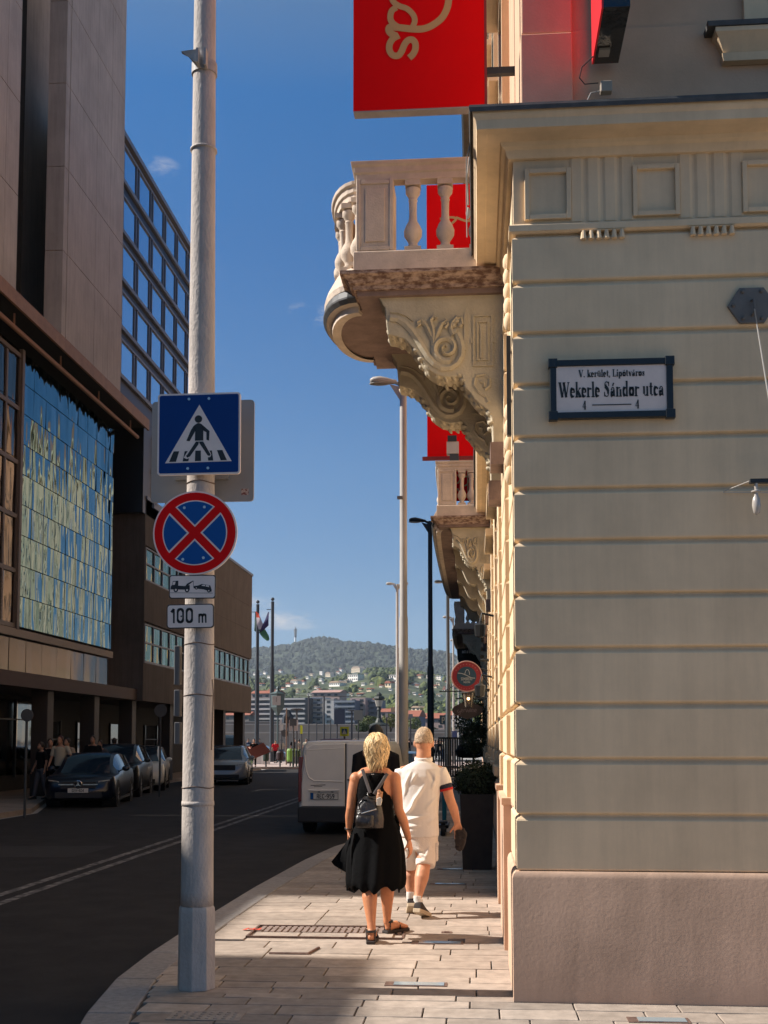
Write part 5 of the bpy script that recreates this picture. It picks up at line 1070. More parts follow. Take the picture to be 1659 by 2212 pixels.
m = MB(); m.tube([(sc_.x - .26, sc_.y + .75, 1.17), (sc_.x + .26, sc_.y + .75, 1.17)], .018, 8); m.build('handlebar', BLACK, st)
# ================================================================ people
SKIN = mat('sunlit_skin', (.60, .245, .115), .5, var=.08, scale=18, sss=.12, bump=.001, bscale=160); SKIN2 = mat('fair_skin', (.62, .29, .165), .5, var=.10, scale=16, sss=.12, bump=.001, bscale=160)
BLACKCL = mat('black_dress_cloth', (.003, .003, .0035), .9, spec=.12, bump=.004, bscale=35); WHITECL = mat('white_polo_cloth', (.84, .78, .72), .85, spec=.15, bump=.004, bscale=300); BEIGECL = mat('cream_shorts_cloth', (.80, .72, .64), .85, spec=.15, bump=.006, bscale=120)
BLOND = mat('blond_hair', (.85, .62, .33), .42, island=.35, var=.25, scale=30); GREYBL = mat('short_sandy_hair', (.66, .49, .33), .55, island=.3, var=.2, scale=30)
LEATHER = mat('black_leather', (.018, .014, .012), .28, spec=.7, bump=.012, bscale=22); SOLE = mat('pale_shoe_sole', (.48, .38, .26), .7); SHOEB = mat('dark_shoe_mesh', (.03, .022, .02), .8, bump=.002, bscale=200)
def C3(cx, cy, Y): return at((950 + cx / 2.212) / 1.507, (2300 + cy / 2.212) / 1.507, Y)
def limb(mb, pts, rs, n=14): mb.tube(pts, rs, n)
def finger(mb, p, d, bend, L, r, nrm):
    # three phalanges, bending towards nrm
    pts = [Vector(p)]; d = Vector(d).normalized(); nrm = Vector(nrm).normalized(); a = bend * .5
    for k, f in enumerate((.42, .32, .26)):
        dd = (d * math.cos(a) + nrm * math.sin(a)).normalized(); pts.append(pts[-1] + dd * L * f); a += bend
    mb.tube(pts, [r, r * .96, r * .88, r * .7], 8); mb.ball(pts[-1], r * .72, 8, 5)
def hand(mb, wrist, down, side, palmn, s=1.0, bend=.35, thumb=None):
    # down: towards the fingertips; side: across the knuckles towards the little finger; palmn: out of the palm
    w = Vector(wrist); d = Vector(down).normalized(); sd = Vector(side).normalized(); pn = Vector(palmn).normalized()
    for k in range(4):
        o = (k - 1.5) * .0195 * s; mb.tube([w + sd * o * .55, w + d * .045 * s + sd * o * .9, w + d * .090 * s + sd * o], [(.013 * s), .013 * s, .0115 * s], 8)
    for k, (L, a) in enumerate(((.074, -.06), (.083, -.01), (.078, .03), (.062, .09))):
        o = (k - 1.5) * .0195 * s; finger(mb, w + d * .088 * s + sd * o, d + sd * a, bend + .05 * k, L * s, .0087 * s, pn)
    t0 = w + d * .02 * s - sd * .022 * s; finger(mb, t0, d * .8 - sd * .75 + pn * .25, .18, .085 * s, .0105 * s, pn * .6 + sd * .5 if thumb is None else thumb)
def strands(c, rx, ry, rz, n, L, r, seed, lift=.004, el_min=-.4, part=(0, 0, 1), jag=.35, wob=.25, face=None, segs=6):
    rn_ = random.Random(seed); mb = MB(); c = Vector(c)
    for i in range(n):
        th = rn_.uniform(0, 2 * math.pi); zz = rn_.uniform(el_min, 1); ph = math.acos(max(-1, min(1, zz)))
        if face and math.cos(th - face) > .55 and zz < .35: continue
        pts = []; rs = []; l = L * rn_.uniform(1 - jag, 1 + jag); dth = rn_.uniform(-wob, wob); lf = lift * rn_.uniform(.3, 1.6)
        for k in range(segs):
            t = k / (segs - 1); p = ph + l * t; q = th + dth * t * (1.4 if t > .5 else 1); s_ = math.sin(min(p, 2.3)); e = 1 + lf / .1 * (.4 + t)
            if p > 1.9: s_ = math.sin(1.9) * 1.0 - (p - 1.9) * .25; z_ = math.cos(1.9) - (p - 1.9) * .75
            else: z_ = math.cos(p)
            pts.append(c + Vector((rx * e * s_ * math.cos(q), ry * e * s_ * math.sin(q), rz * e * z_))); rs.append(r * (1 - .8 * t ** 2))
        mb.tube(pts, rs, 5)
    return mb
# ---------------------------------------------------------------- the woman
YWm = 9.75
hd = C3(612, 318, YWm)
wm = empty('person', (C3(600, 1000, YWm).x, YWm, 0), 'woman with short blond hair in a black sleeveless dress, walking away', 'person')
b = MB()
b.ball(hd + Vector((.005, .012, .01)), (.078, .098, .118), 18, 14)
b.ball(hd + Vector((.02, .065, -.05)), (.055, .05, .06), 12, 9); b.tube([hd + Vector((.035, .09, .0)), hd + Vector((.042, .122, -.025))], [.010, .014], 8)        # jaw, nose
for s_ in (-1, 1): b.ball(hd + Vector((s_ * .078, .0, -.01)), (.012, .022, .032), 8, 6)
sh_l, sh_r = C3(462, 522, YWm), C3(738, 522, YWm); nk = C3(602, 470, YWm)
b.tube([hd + Vector((0, -.0, -.07)), nk + Vector((0, .01, .0)), nk + Vector((0, .01, -.06))], [(.054, .056), (.058, .058), (.08, .07)], 16)
b.tube([sh_l + Vector((.02, 0, 0)), C3(520, 492, YWm), C3(600, 474, YWm + .01), C3(680, 492, YWm), sh_r + Vector((-.02, 0, 0))], [.048, .06, .068, .06, .048], 14)
b.tube([C3(600, 500, YWm), C3(592, 640, YWm), C3(598, 780, YWm), C3(610, 900, YWm), C3(610, 980, YWm)], [(.15, .085), (.148, .10), (.125, .09), (.165, .11), (.15, .11)], 20)
el_l, wr_l = C3(424, 735, YWm - .03), C3(412, 893, YWm + .03)
b.ball(sh_l, (.056, .06, .06), 12, 9); b.ball(sh_r, (.058, .06, .06), 12, 9)
b.tube([sh_l, (sh_l * .55 + el_l * .45) + Vector((-.006, 0, 0)), el_l, (el_l * .65 + wr_l * .35) + Vector((-.004, 0, 0)), wr_l], [.052, .046, .038, .039, .026], 14)
hand(b, wr_l + Vector((0, 0, .005)), (.02, .10, -1), (.1, 1, 0), (1, 0, 0), .92, .25)
el_r, wr_r = C3(770, 742, YWm - .03), C3(843, 962, YWm + .06)
b.tube([sh_r, (sh_r * .55 + el_r * .45) + Vector((.004, 0, 0)), el_r, (el_r * .65 + wr_r * .35) + Vector((.008, 0, 0)), wr_r], [.054, .048, .039, .041, .025], 14)
hand(b, wr_r, C3(862, 1075, YWm + .05) - wr_r, (.35, 1, .1), (-1, .2, -.1), .96, .38)
# legs: left one nearest, right one stepping
def leg(mb, hip, knee, ank, k=1.0):
    mb.tube([hip, (hip + knee) / 2, knee + Vector((0, 0, .05)), knee, knee * .8 + ank * .2 + Vector((0, -.012, 0)), knee * .66 + ank * .34 + Vector((0, -.018, 0)), knee * .45 + ank * .55 + Vector((0, -.01, 0)), knee * .15 + ank * .85, ank], [.085 * k, .078 * k, .060 * k, .056 * k, .060 * k, .060 * k, .049 * k, .034 * k, .033 * k], 16)
kl, al = C3(556, 1255, 9.66), C3(575, 1610, 9.52); leg(b, C3(550, 960, 9.74), kl, al, 1.06)
kr, ar = C3(688, 1240, 9.95), C3(686, 1560, 10.0); leg(b, C3(665, 960, 9.78), kr, ar, 1.0)
gl = gnd((950 + 568 / 2.212) / 1.507, (2300 + 1712 / 2.212) / 1.507); gr_ = gnd((950 + 695 / 2.212) / 1.507, (2300 + 1636 / 2.212) / 1.507)
def foot(mb, a, g, yaw, L=.245, w=.042, up=.0, z0=.022):
    d = Vector((math.sin(yaw), math.cos(yaw), 0)); heel = Vector((g.x, g.y + .03, z0 + .03 + up)) 
    mb.tube([a, Vector((a.x, a.y, max(.1 + up * .8, a.z * .6))), heel + Vector((0, 0, .02))], [.033, .036, .036], 12)
    mb.ball(heel, (.034, .036, .034), 10, 7)
    mb.tube([heel, heel + d * L * .35 + Vector((0, 0, .012 - up * .3)), heel + d * L * .68 + Vector((0, 0, -.010 - up * .8)), heel + d * L * .86 + Vector((0, 0, -.016 - up))], [(.034, .034), (.040, .036), (w, .024), (w * .7, .015)], 12)
    return heel, d
hl, dl = foot(b, al, gl, .02); hr, dr = foot(b, ar, gr_, .75)
body = b.build('body', SKIN, wm); remesh(body, .0065, 5)
m = MB(); m.ball(hd + Vector((.035, .102, .012)), .006, 6, 5); m.ball(hd + Vector((.0, .104, .012)), .006, 6, 5); m.build('eyes', mat('dark_iris', (.02, .015, .01), .3), body)
hr_ = strands(hd + Vector((0, .0, .02)), .090, .104, .122, 700, 1.25, .0075, 5, lift=.012, el_min=-.25, face=math.pi / 2 - .2, jag=.5, wob=.9, segs=7)
hr_.ball(hd + Vector((0, -.004, .018)), (.090, .100, .120), 16, 12)
rn_ = random.Random(2)
for i in range(190):                                 # flyaway tips
    v_ = Vector((rn_.gauss(0, 1), rn_.gauss(0, 1), abs(rn_.gauss(0, 1)) + .05)).normalized(); p0 = hd + Vector((v_.x * .092, v_.y * .104, v_.z * .124 + .016)); t_ = (v_.cross(Vector((rn_.gauss(0, 1), rn_.gauss(0, 1), rn_.gauss(0, 1))))).normalized() + Vector((0, 0, -.35)); l_ = rn_.uniform(.03, .06); hr_.tube([p0, p0 + t_ * l_ * .5 + v_ * l_ * .22, p0 + t_ * l_ + v_ * l_ * .15], [.0055, .0045, .001], 4)
hr_.build('hair', BLOND, wm, smooth=True)
# dress
def ringW(cy, xl, xr, dep, fold=0.0, nf=9, ph=0.0, yo=0.0, hem=None, N=72):
    cl, cr_ = C3(xl, cy, YWm), C3(xr, cy, YWm); cx_ = (cl.x + cr_.x) / 2; hw_ = (cr_.x - cl.x) / 2; z = (cl.z + cr_.z) / 2; out = []
    for k in range(N):
        a = 2 * math.pi * k / N; f = 1 + fold * (math.sin(nf * a + ph) + .6 * math.sin((nf * 1.7 // 1) * a + 1.3 + ph)); zz = z
        if hem: zz += hem * (math.sin(5 * a + .7) + .7 * math.sin(11 * a + 2) + .4 * math.sin(17 * a))
        out.append((cx_ + hw_ * f * math.cos(a), YWm + yo + dep * f * math.sin(a), zz))
    return out
m = MB()
m.loft([ringW(478, 500, 704, .080, yo=.005), ringW(495, 482, 716, .088), ringW(530, 472, 708, .100), ringW(580, 466, 700, .104, yo=-.003), ringW(640, 458, 716, .112), ringW(700, 462, 724, .110), ringW(780, 468, 730, .106, .006), ringW(850, 456, 752, .118, .012), ringW(920, 436, 784, .140, .022, 8), ringW(1000, 415, 800, .158, .036, 8, .2), ringW(1080, 408, 808, .190, .045, 8, .4), ringW(1160, 404, 812, .21, .05, 8, .6), ringW(1240, 402, 812, .225, .055, 8, .8), ringW(1300, 408, 806, .235, .06, 8, 1.0, hem=.020), ringW(1302, 420, 796, .225, .06, 8, 1.0, hem=.020), ringW(1200, 430, 780, .160, .06, 8, .7)])
dress = m.build('dress', BLACKCL, wm, smooth=True)
m = MB()                                             # the skirt blown out to the left, and the pocketed lower bulge
def sheetW(rows, yf, thick=.006):
    vs = []; n = len(rows[0])
    for i, r_ in enumerate(rows):
        for j, (x, y) in enumerate(r_): p = C3(x, y, YWm + yf(i, j)); vs.append(p)
    f = [(i * n + j, i * n + j + 1, (i + 1) * n + j + 1, (i + 1) * n + j) for i in range(len(rows) - 1) for j in range(n - 1)]
    N = len(vs); vs2 = [v + Vector((0, thick, 0)) for v in vs]; f2 = [tuple(q + N for q in reversed(g_)) for g_ in f]; edge = []
    for i in range(len(rows) - 1): edge += [(i * n, (i + 1) * n, (i + 1) * n + N, i * n + N), (i * n + n - 1, i * n + n - 1 + N, (i + 1) * n + n - 1 + N, (i + 1) * n + n - 1)]
    L0 = (len(rows) - 1) * n
    for j in range(n - 1): edge += [(j, j + N, j + 1 + N, j + 1), (L0 + j, L0 + j + 1, L0 + j + 1 + N, L0 + j + N)]
    m.add(vs + vs2, f + f2 + edge)
sheetW([[(470, 890), (450, 900), (432, 915), (420, 930), (412, 945)], [(480, 960), (440, 965), (410, 975), (385, 990), (372, 1005)], [(490, 1040), (430, 1045), (390, 1050), (350, 1060), (318, 1075)], [(500, 1110), (430, 1125), (380, 1130), (330, 1125), (284, 1118)], [(500, 1180), (440, 1190), (400, 1200), (360, 1178), (305, 1145)]], lambda i, j: -.05 + .04 * math.sin(j * 1.9 + i) + .02 * j, .02)
sheetW([[(520, 900), (480, 905), (450, 915), (425, 935)], [(520, 1000), (470, 1010), (430, 1020), (405, 1040)], [(520, 1120), (470, 1130), (425, 1140), (400, 1160)], [(520, 1230), (470, 1250), (425, 1260), (398, 1270)], [(515, 1270), (490, 1310), (450, 1345), (405, 1325)]], lambda i, j: -.14 + .05 * math.sin(j * 2.3 + i * .4) + .035 * j, .035)
m.build('skirt_flare', BLACKCL, dress, smooth=60)
m = MB(); q = C3(588, 1278, YWm - .192); m.box(q.x - .014, q.x + .014, q.y - .006, q.y, q.z - .003, q.z + .003); q = C3(582, 488, YWm - .10); m.box(q.x - .012, q.x + .012, q.y - .004, q.y, q.z - .003, q.z + .003); m.build('cloth_label', WHITEP, dress)
# sandals
for (h_, d_, yaw) in ((hl, dl, .02), (hr, dr, .75)):
    Mz = Matrix.Rotation(-yaw, 3, 'Z'); m = MB(); sd = Vector((d_.y, -d_.x, 0))
    out = [(-.036, -.045), (.036, -.045), (.042, .05), (.050, .14), (.044, .21), (.0, .24), (-.04, .20), (-.044, .1)]
    m.prism(out, lambda a, b_, dd: h_ + Mz @ Vector((a, b_, 0)) + Vector((0, 0, dd - h_.z)), .002, .026); so_ = m.build('sandal', SHOEB, wm, bevel=.006)
    m = MB(); 
    for t_, hh, rr_ in ((-.005, .055, .040), ): m.tube([h_ + Mz @ Vector((rr_ * math.cos(a * .42 + 3.14), t_ + rr_ * 1.0 * math.sin(a * .42 + 3.14), hh - .005)) for a in range(16)], [(.004, .012)] * 16, 6, closed=True)
    m.tube([h_ + Mz @ Vector((-.038, -.01, .05)), h_ + Mz @ Vector((-.036, -.015, -.01)), h_ + Mz @ Vector((-.034, -.015, -.03))], [(.004, .012)] * 3, 6); m.tube([h_ + Mz @ Vector((.038, -.01, .05)), h_ + Mz @ Vector((.036, -.015, -.01)), h_ + Mz @ Vector((.034, -.015, -.03))], [(.004, .012)] * 3, 6)
    m.tube([h_ + Mz @ Vector((-.04, .1, -.02)), h_ + Mz @ Vector((-.02, .1, .03)), h_ + Mz @ Vector((.02, .1, .03)), h_ + Mz @ Vector((.044, .1, -.02))], [(.014, .005)] * 4, 6)
    m.build('strap', BLACK, so_)
m = MB(); m.tube([wr_l + Vector((.030 * math.cos(a * .4), .030 * math.sin(a * .4), .015)) for a in range(16)], .006, 6, closed=True); m.ball(wr_l + Vector((-.030, -.005, .018)), (.008, .014, .014), 8, 6); m.build('wristwatch', BLACK, wm, smooth=True)
m = MB(); m.tube([wr_r + Vector((.028 * math.cos(a * .4), .028 * math.sin(a * .4), .01)) for a in range(16)], .0025, 5, closed=True); m.build('bracelet', mat('copper_bracelet', (.35, .12, .05), .4, metal=.5), wm)
m = MB(); m.tube([hd + Vector((.083, .0, -.02)), hd + Vector((.09, -.012, -.05)), hd + Vector((.086, -.01, -.085))], [.004, .005, .003], 6); m.build('earring', BLACK, wm)
m = MB(); m.tube([hd + Vector((.082, .0, .015)), hd + Vector((.078, .06, .02)), hd + Vector((.07, .1, .02))], .0025, 5); m.build('spectacles', BLACK, wm)
# backpack and the wrapped snack tucked into it
YB_ = YWm - .112
bp = empty('backpack', (C3(565, 860, YB_).x, YB_ - .06, C3(565, 872, YB_).z), 'small black leather backpack with a silver zip worn over the black dress', 'backpack')
m = MB()
def bring(cy, xl, xr, d0, d1, N=20):
    a, c = C3(xl, cy, YB_), C3(xr, cy, YB_); cx_, hw_ = (a.x + c.x) / 2, (c.x - a.x) / 2; out = []
    for k in range(N):
        t = 2 * math.pi * k / N; ct, st_ = math.cos(t), math.sin(t); sq = (abs(ct) ** 3.2 + abs(st_) ** 3.2) ** (-1 / 3.2); out.append((cx_ + hw_ * ct * sq, (YB_ - (d0 + d1) / 2) + (d1 - d0) / 2 * st_ * sq, a.z + (c.z - a.z) * (ct + 1) / 2))
    return out
m.loft([bring(876, 490, 640, .01, .09), bring(868, 468, 664, .0, .12), bring(810, 464, 668, .0, .135), bring(750, 470, 660, .0, .125), bring(700, 480, 650, .0, .105), bring(668, 500, 630, .0, .08), bring(645, 525, 612, .01, .06)])
m.build('bag', LEATHER, bp, smooth=50)
m = MB(); m.loft([bring(862, 482, 590, .12, .150), bring(850, 474, 600, .12, .160), bring(790, 476, 602, .12, .155), bring(775, 482, 598, .12, .14)]); m.build('front_pocket', LEATHER, bp, smooth=50)
m = MB(); m.tube([C3(500, 770, YB_ - .135), C3(560, 752, YB_ - .15), C3(608, 738, YB_ - .13)], .0045, 6); m.build('zip', CHROME, bp)
m = MB(); m.tube([C3(490, 730, YB_ - .10), C3(478, 690, YB_ - .09), C3(498, 665, YB_ - .08), C3(540, 670, YB_ - .09)], .007, 6); m.tube([C3(545, 620, YB_ - .05), C3(552, 650, YB_ - .075), C3(600, 668, YB_ - .07), C3(610, 640, YB_ - .05)], .006, 6); m.build('handle', LEATHER, bp)
STRAP = mat('grey_strap', (.10, .085, .08), .4)
for pts in ([(508, 452), (530, 520), (565, 622)], [(688, 482), (650, 545), (592, 632)]):
    m = MB(); m.tube([C3(x, y, YWm - (.085 if i == 0 else .112 if i == 1 else .15)) for i, (x, y) in enumerate(pts)], [(.014, .003)] * 3, 8); m.build('strap', STRAP, bp)
m = MB(); m.tube([C3(624, 690, YB_ - .125), C3(630, 650, YB_ - .125), C3(638, 612, YB_ - .118)], [.022, .024, .022], 12)
for i in range(7): m.ball(C3(628 + 5 * (i % 3), 606 + i * 9, YB_ - .138), (.014, .010, .010), 8, 6)
tag(m.build('wrapped_snack', [mat('bread_brown', (.50, .24, .12), .7, var=.4, scale=60)], world='base', smooth=True), 'bread snack in a white paper wrapper sticking out of the black backpack', 'snack')
m = MB(); m.prism([(0, 0), (.035, .0), (.045, .05), (.03, .07), (-.002, .055)], lambda a, b_, d: C3(612, 712, YB_ - .15) + Vector((a, d, b_)), -.012, .012); tag(m.build('paper_wrapper', mat('white_paper', (.70, .66, .58), .7), world='base', bevel=.004), 'white paper wrapper around the snack in the backpack', 'wrapper')
# ---------------------------------------------------------------- the man
YM = 11.1
mn = empty('person', (C3(930, 1000, YM).x, YM, 0), 'man in a white polo shirt and cream shorts walking away beside the woman', 'person')
hm = C3(950, 248, YM); b = MB()
b.ball(hm + Vector((0, .012, .0)), (.086, .105, .126), 18, 14); b.ball(hm + Vector((-.01, .08, -.06)), (.058, .045, .055), 12, 9); b.tube([hm + Vector((-.02, .11, -.01)), hm + Vector((-.024, .14, -.035))], [.011, .015], 8)
for s_ in (-1, 1): b.ball(hm + Vector((s_ * .088, .0, -.025)), (.012, .022, .036), 8, 6)
nm = C3(948, 372, YM); b.tube([hm + Vector((0, 0, -.06)), hm + Vector((0, .0, -.12)), nm, nm + Vector((0, 0, -.1))], [(.068, .07), (.07, .07), (.070, .068), (.075, .07)], 16)
ml, mr = C3(785, 470, YM), C3(1080, 468, YM)
b.tube([ml, C3(860, 455, YM), C3(945, 440, YM), C3(1020, 455, YM), mr], [.05, .055, .06, .055, .05], 14); b.tube([C3(940, 450, YM), C3(930, 700, YM), C3(925, 930, YM)], [(.17, .1), (.16, .12), (.16, .12)], 18)
er, wrr = C3(1138, 668, YM - .02), C3(1192, 838, YM + .06)
b.tube([mr, (mr + er) / 2 + Vector((.004, 0, 0)), er, er * .6 + wrr * .4 + Vector((.006, 0, 0)), wrr], [.052, .052, .047, .046, .031], 14)
hand(b, wrr, C3(1200, 900, YM + .08) - wrr, (.9, .35, 0), (-.3, .9, -.15), 1.12, .55)
el2 = C3(790, 700, YM + .02); wl2 = C3(800, 860, YM + .12); b.tube([ml, (ml + el2) / 2, el2, el2 * .6 + wl2 * .4, wl2], [.052, .052, .046, .044, .031], 14); hand(b, wl2, (0, .3, -1), (-.3, 1, 0), (1, 0, 0), 1.1, .4)
kr, ar = C3(950, 1150, 11.0), C3(904, 1402, 10.86); leg(b, C3(955, 950, YM), kr, ar, 1.12)
kl, al = C3(848, 1150, 11.25), C3(853, 1372, 11.15); leg(b, C3(860, 950, YM + .05), kl, al, 1.05)
body = b.build('body', SKIN2, mn); remesh(body, .0068, 5)
m = MB(); m.ball(hm + Vector((-.045, .105, .005)), .007, 6, 5); m.ball(hm + Vector((.012, .114, .005)), .007, 6, 5); m.build('eyes', mat('dark_iris', (0, 0, 0)), body)
h_ = strands(hm + Vector((0, .002, .012)), .087, .105, .121, 2200, .22, .0022, 9, lift=.002, el_min=-.10, face=math.pi / 2, jag=.3, wob=.3, segs=4)
h_.build('hair', GREYBL, mn, smooth=True)
def ringM(cy, xl, xr, dep, N=28, yo=0.0, p=2.3, tilt=0.0):
    a, c = C3(xl, cy + tilt, YM), C3(xr, cy - tilt, YM); cx_, hw_ = (a.x + c.x) / 2, (c.x - a.x) / 2; out = []
    for k in range(N):
        t = 2 * math.pi * k / N; ct, st_ = math.cos(t), math.sin(t); sq = (abs(ct) ** p + abs(st_) ** p) ** (-1 / p); out.append((cx_ + hw_ * ct * sq, YM + yo + dep * st_ * sq, a.z + (c.z - a.z) * (ct * .5 + .5)))
    return out
m = MB(); m.loft([ringM(395, 880, 1005, .085), ringM(420, 830, 1048, .10), ringM(450, 782, 1085, .115), ringM(500, 768, 1092, .13), ringM(580, 775, 1072, .138), ringM(680, 783, 1060, .145), ringM(780, 786, 1055, .148), ringM(870, 782, 1058, .15), ringM(934, 780, 1060, .152)])
cuf = C3(1104, 568, YM - .01); m.tube([mr + Vector((-.07, 0, -.02)), mr + Vector((-.005, 0, -.018)), C3(1092, 530, YM), cuf], [.072, .076, .075, .068], 18)
cl_ = C3(775, 575, YM); m.tube([ml + Vector((.07, 0, -.02)), ml + Vector((.005, 0, -.018)), cl_], [.072, .076, .07], 18)
shirt = m.build('polo_shirt', WHITECL, mn)
def crease(co):
    x, z = co.x, co.z; k = 0
    for (ax, az, bx, bz, am, wd) in CR:
        dx, dz = bx - ax, bz - az; t = max(0, min(1, ((x - ax) * dx + (z - az) * dz) / (dx * dx + dz * dz))); d = math.hypot(x - ax - dx * t, z - az - dz * t); k += am * math.exp(-(d / wd) ** 2) * math.sin(math.pi * min(1, .1 + t * .9))
    return co + Vector((0, -k if co.y < 0 else k * .3, 0))
rootM = root_of(shirt).location; CR = []
for (ax, ay, bx, by, am) in ((800, 820, 1000, 770, .022), (800, 860, 940, 850, .018), (795, 790, 900, 690, .018), (900, 640, 840, 770, .018), (960, 560, 870, 700, .016), (1040, 500, 1010, 600, .016), (860, 470, 800, 600, .018), (1050, 650, 960, 740, .014), (990, 470, 1040, 560, -.018), (820, 900, 900, 880, .014), (1055, 780, 980, 840, .013), (830, 560, 800, 680, .014), (900, 480, 850, 560, .012)):
    p, q = C3(ax, ay, YM) - rootM, C3(bx, by, YM) - rootM; CR.append((p.x, p.z, q.x, q.z, am, .016))
remesh(shirt, .0075, 3, crease)
NAVYCL = mat('navy_cloth', (.012, .014, .035), .8)
m = MB(); m.tube([cuf + Vector((-.004, 0, .012)), C3(1110, 590, YM - .01)], [.0655, .064], 18); m.build('navy_cuff', NAVYCL, mn, smooth=30); m = MB(); m.tube([C3(1110, 588, YM - .01), C3(1114, 604, YM - .01)], [.0655, .065], 18); m.build('red_cuff', mat('red_cloth', (.5, .012, .01), .8), mn, smooth=30)
m = MB(); m.tube([nm + Vector((.082 * math.cos(a * .314), .078 * math.sin(a * .314) + .005, -.012 + .012 * math.sin(a * .314))) for a in range(20)], [(.005, .026)] * 20, 8, closed=True); m.build('collar', WHITECL, mn, smooth=True)
m = MB(); m.tube([nm + Vector((.094 * math.cos(a * .314), .090 * math.sin(a * .314) + .005, -.040 + .014 * math.sin(a * .314))) for a in range(20)], .0035, 6, closed=True); m.build('collar_trim', NAVYCL, mn, smooth=True)
m = MB(); m.loft([ringM(915, 792, 1054, .14), ringM(1000, 795, 1052, .145), ringM(1030, 798, 1050, .14)])
m.tube([C3(965, 985, YM), C3(966, 1080, 11.06), C3(962, 1150, 11.02)], [(.106, .125), (.100, .115), (.092, .108)], 20); m.tube([C3(858, 985, YM + .02), C3(852, 1080, 11.18), C3(848, 1150, 11.22)], [(.098, .115), (.085, .105), (.078, .1)], 20)
sh_ = m.build('shorts', BEIGECL, mn); rootM = root_of(sh_).location; CR = []
for (ax, ay, bx, by, am) in ((900, 1010, 960, 1040, .016), (895, 1040, 1000, 1075, .018), (890, 1085, 980, 1105, .014), (900, 1120, 1000, 1125, .012), (1000, 1000, 960, 1100, .012), (820, 1000, 850, 1120, .014)):
    p, q = C3(ax, ay, YM) - rootM, C3(bx, by, YM) - rootM; CR.append((p.x, p.z, q.x, q.z, am, .014))
remesh(sh_, .0085, 3, crease)
m = MB(); q = C3(1044, 1045, YM - .01); m.box(q.x - .012, q.x + .012, q.y - .07, q.y + .07, q.z - .085, q.z + .075); m.box(q.x - .010, q.x + .017, q.y - .075, q.y + .075, q.z + .055, q.z + .09); m.build('cargo_pocket', BEIGECL, sh_, bevel=.008)
for (a_, yaw, up, lab) in ((ar, .35, .045, 0), (al, -.1, .10, 1)):
    g_ = Vector((a_.x + .0, a_.y, 0)); Mz = Matrix.Rotation(-yaw, 3, 'Z') @ Matrix.Rotation(-(.30 if lab == 0 else .62), 3, 'X')
    hp = Vector((a_.x + .01, a_.y - .035, a_.z - .095))
    so_ = MB(); out = [(-.038, -.045), (.038, -.045), (.042, .05), (.052, .15), (.046, .22), (.0, .25), (-.042, .21), (-.046, .1)]
    vs = []
    so_.prism(out, lambda a, b_, dd: hp + Mz @ Vector((a, b_, dd)), -.012, .030)
    up_ = MB(); up_.loft([[hp + Mz @ Vector((sx * .036, y, z)) for sx, z in ((-1, .03), (-.9, z1_), (-.35, z2_), (.35, z2_), (.9, z1_), (1, .03))] for y, z1_, z2_ in ((-.042, .06, .075), (-.02, .085, .10), (.03, .08, .105), (.08, .06, .08), (.15, .045, .055), (.215, .032, .036))])
    o = up_.build('shoe', SHOEB, mn, smooth=60, bevel=.006); so_.build('sole', SOLE, o, bevel=.008)
    m = MB(); m.tube([hp + Mz @ Vector((0, .01, .085)), a_ + Vector((0, 0, .02)), a_ + Vector((0, 0, .05))], [.040, .038, .037], 14); m.build('sock', WHITEP, mn, smooth=50)
hc = C3(1215, 960, YM + .05); m = MB(); rn_ = random.Random(4)
m.ball(hc + Vector((0, 0, .01)), (.055, .05, .085), 16, 12); m.tube([hc + Vector((-.035, 0, .085)), hc + Vector((-.03, .02, .0)), hc + Vector((-.03, .02, -.06))], [(.02, .008), (.03, .012), (.02, .02)], 8); m.ball(hc + Vector((.03, .0, .05)), (.03, .045, .06), 12, 8); m.ball(hc + Vector((-.01, .01, -.06)), (.045, .04, .05), 12, 8)
o = m.build('cap_in_hand', mat('dark_cap_cloth', (.022, .016, .015), .85, bump=.01, bscale=30), world='base'); tag(o, 'crumpled dark cap held in the man\'s right hand', 'cap'); remesh(o, .006, 1, lambda c: c + c.normalized() * .022 * noise.noise(c * 28))
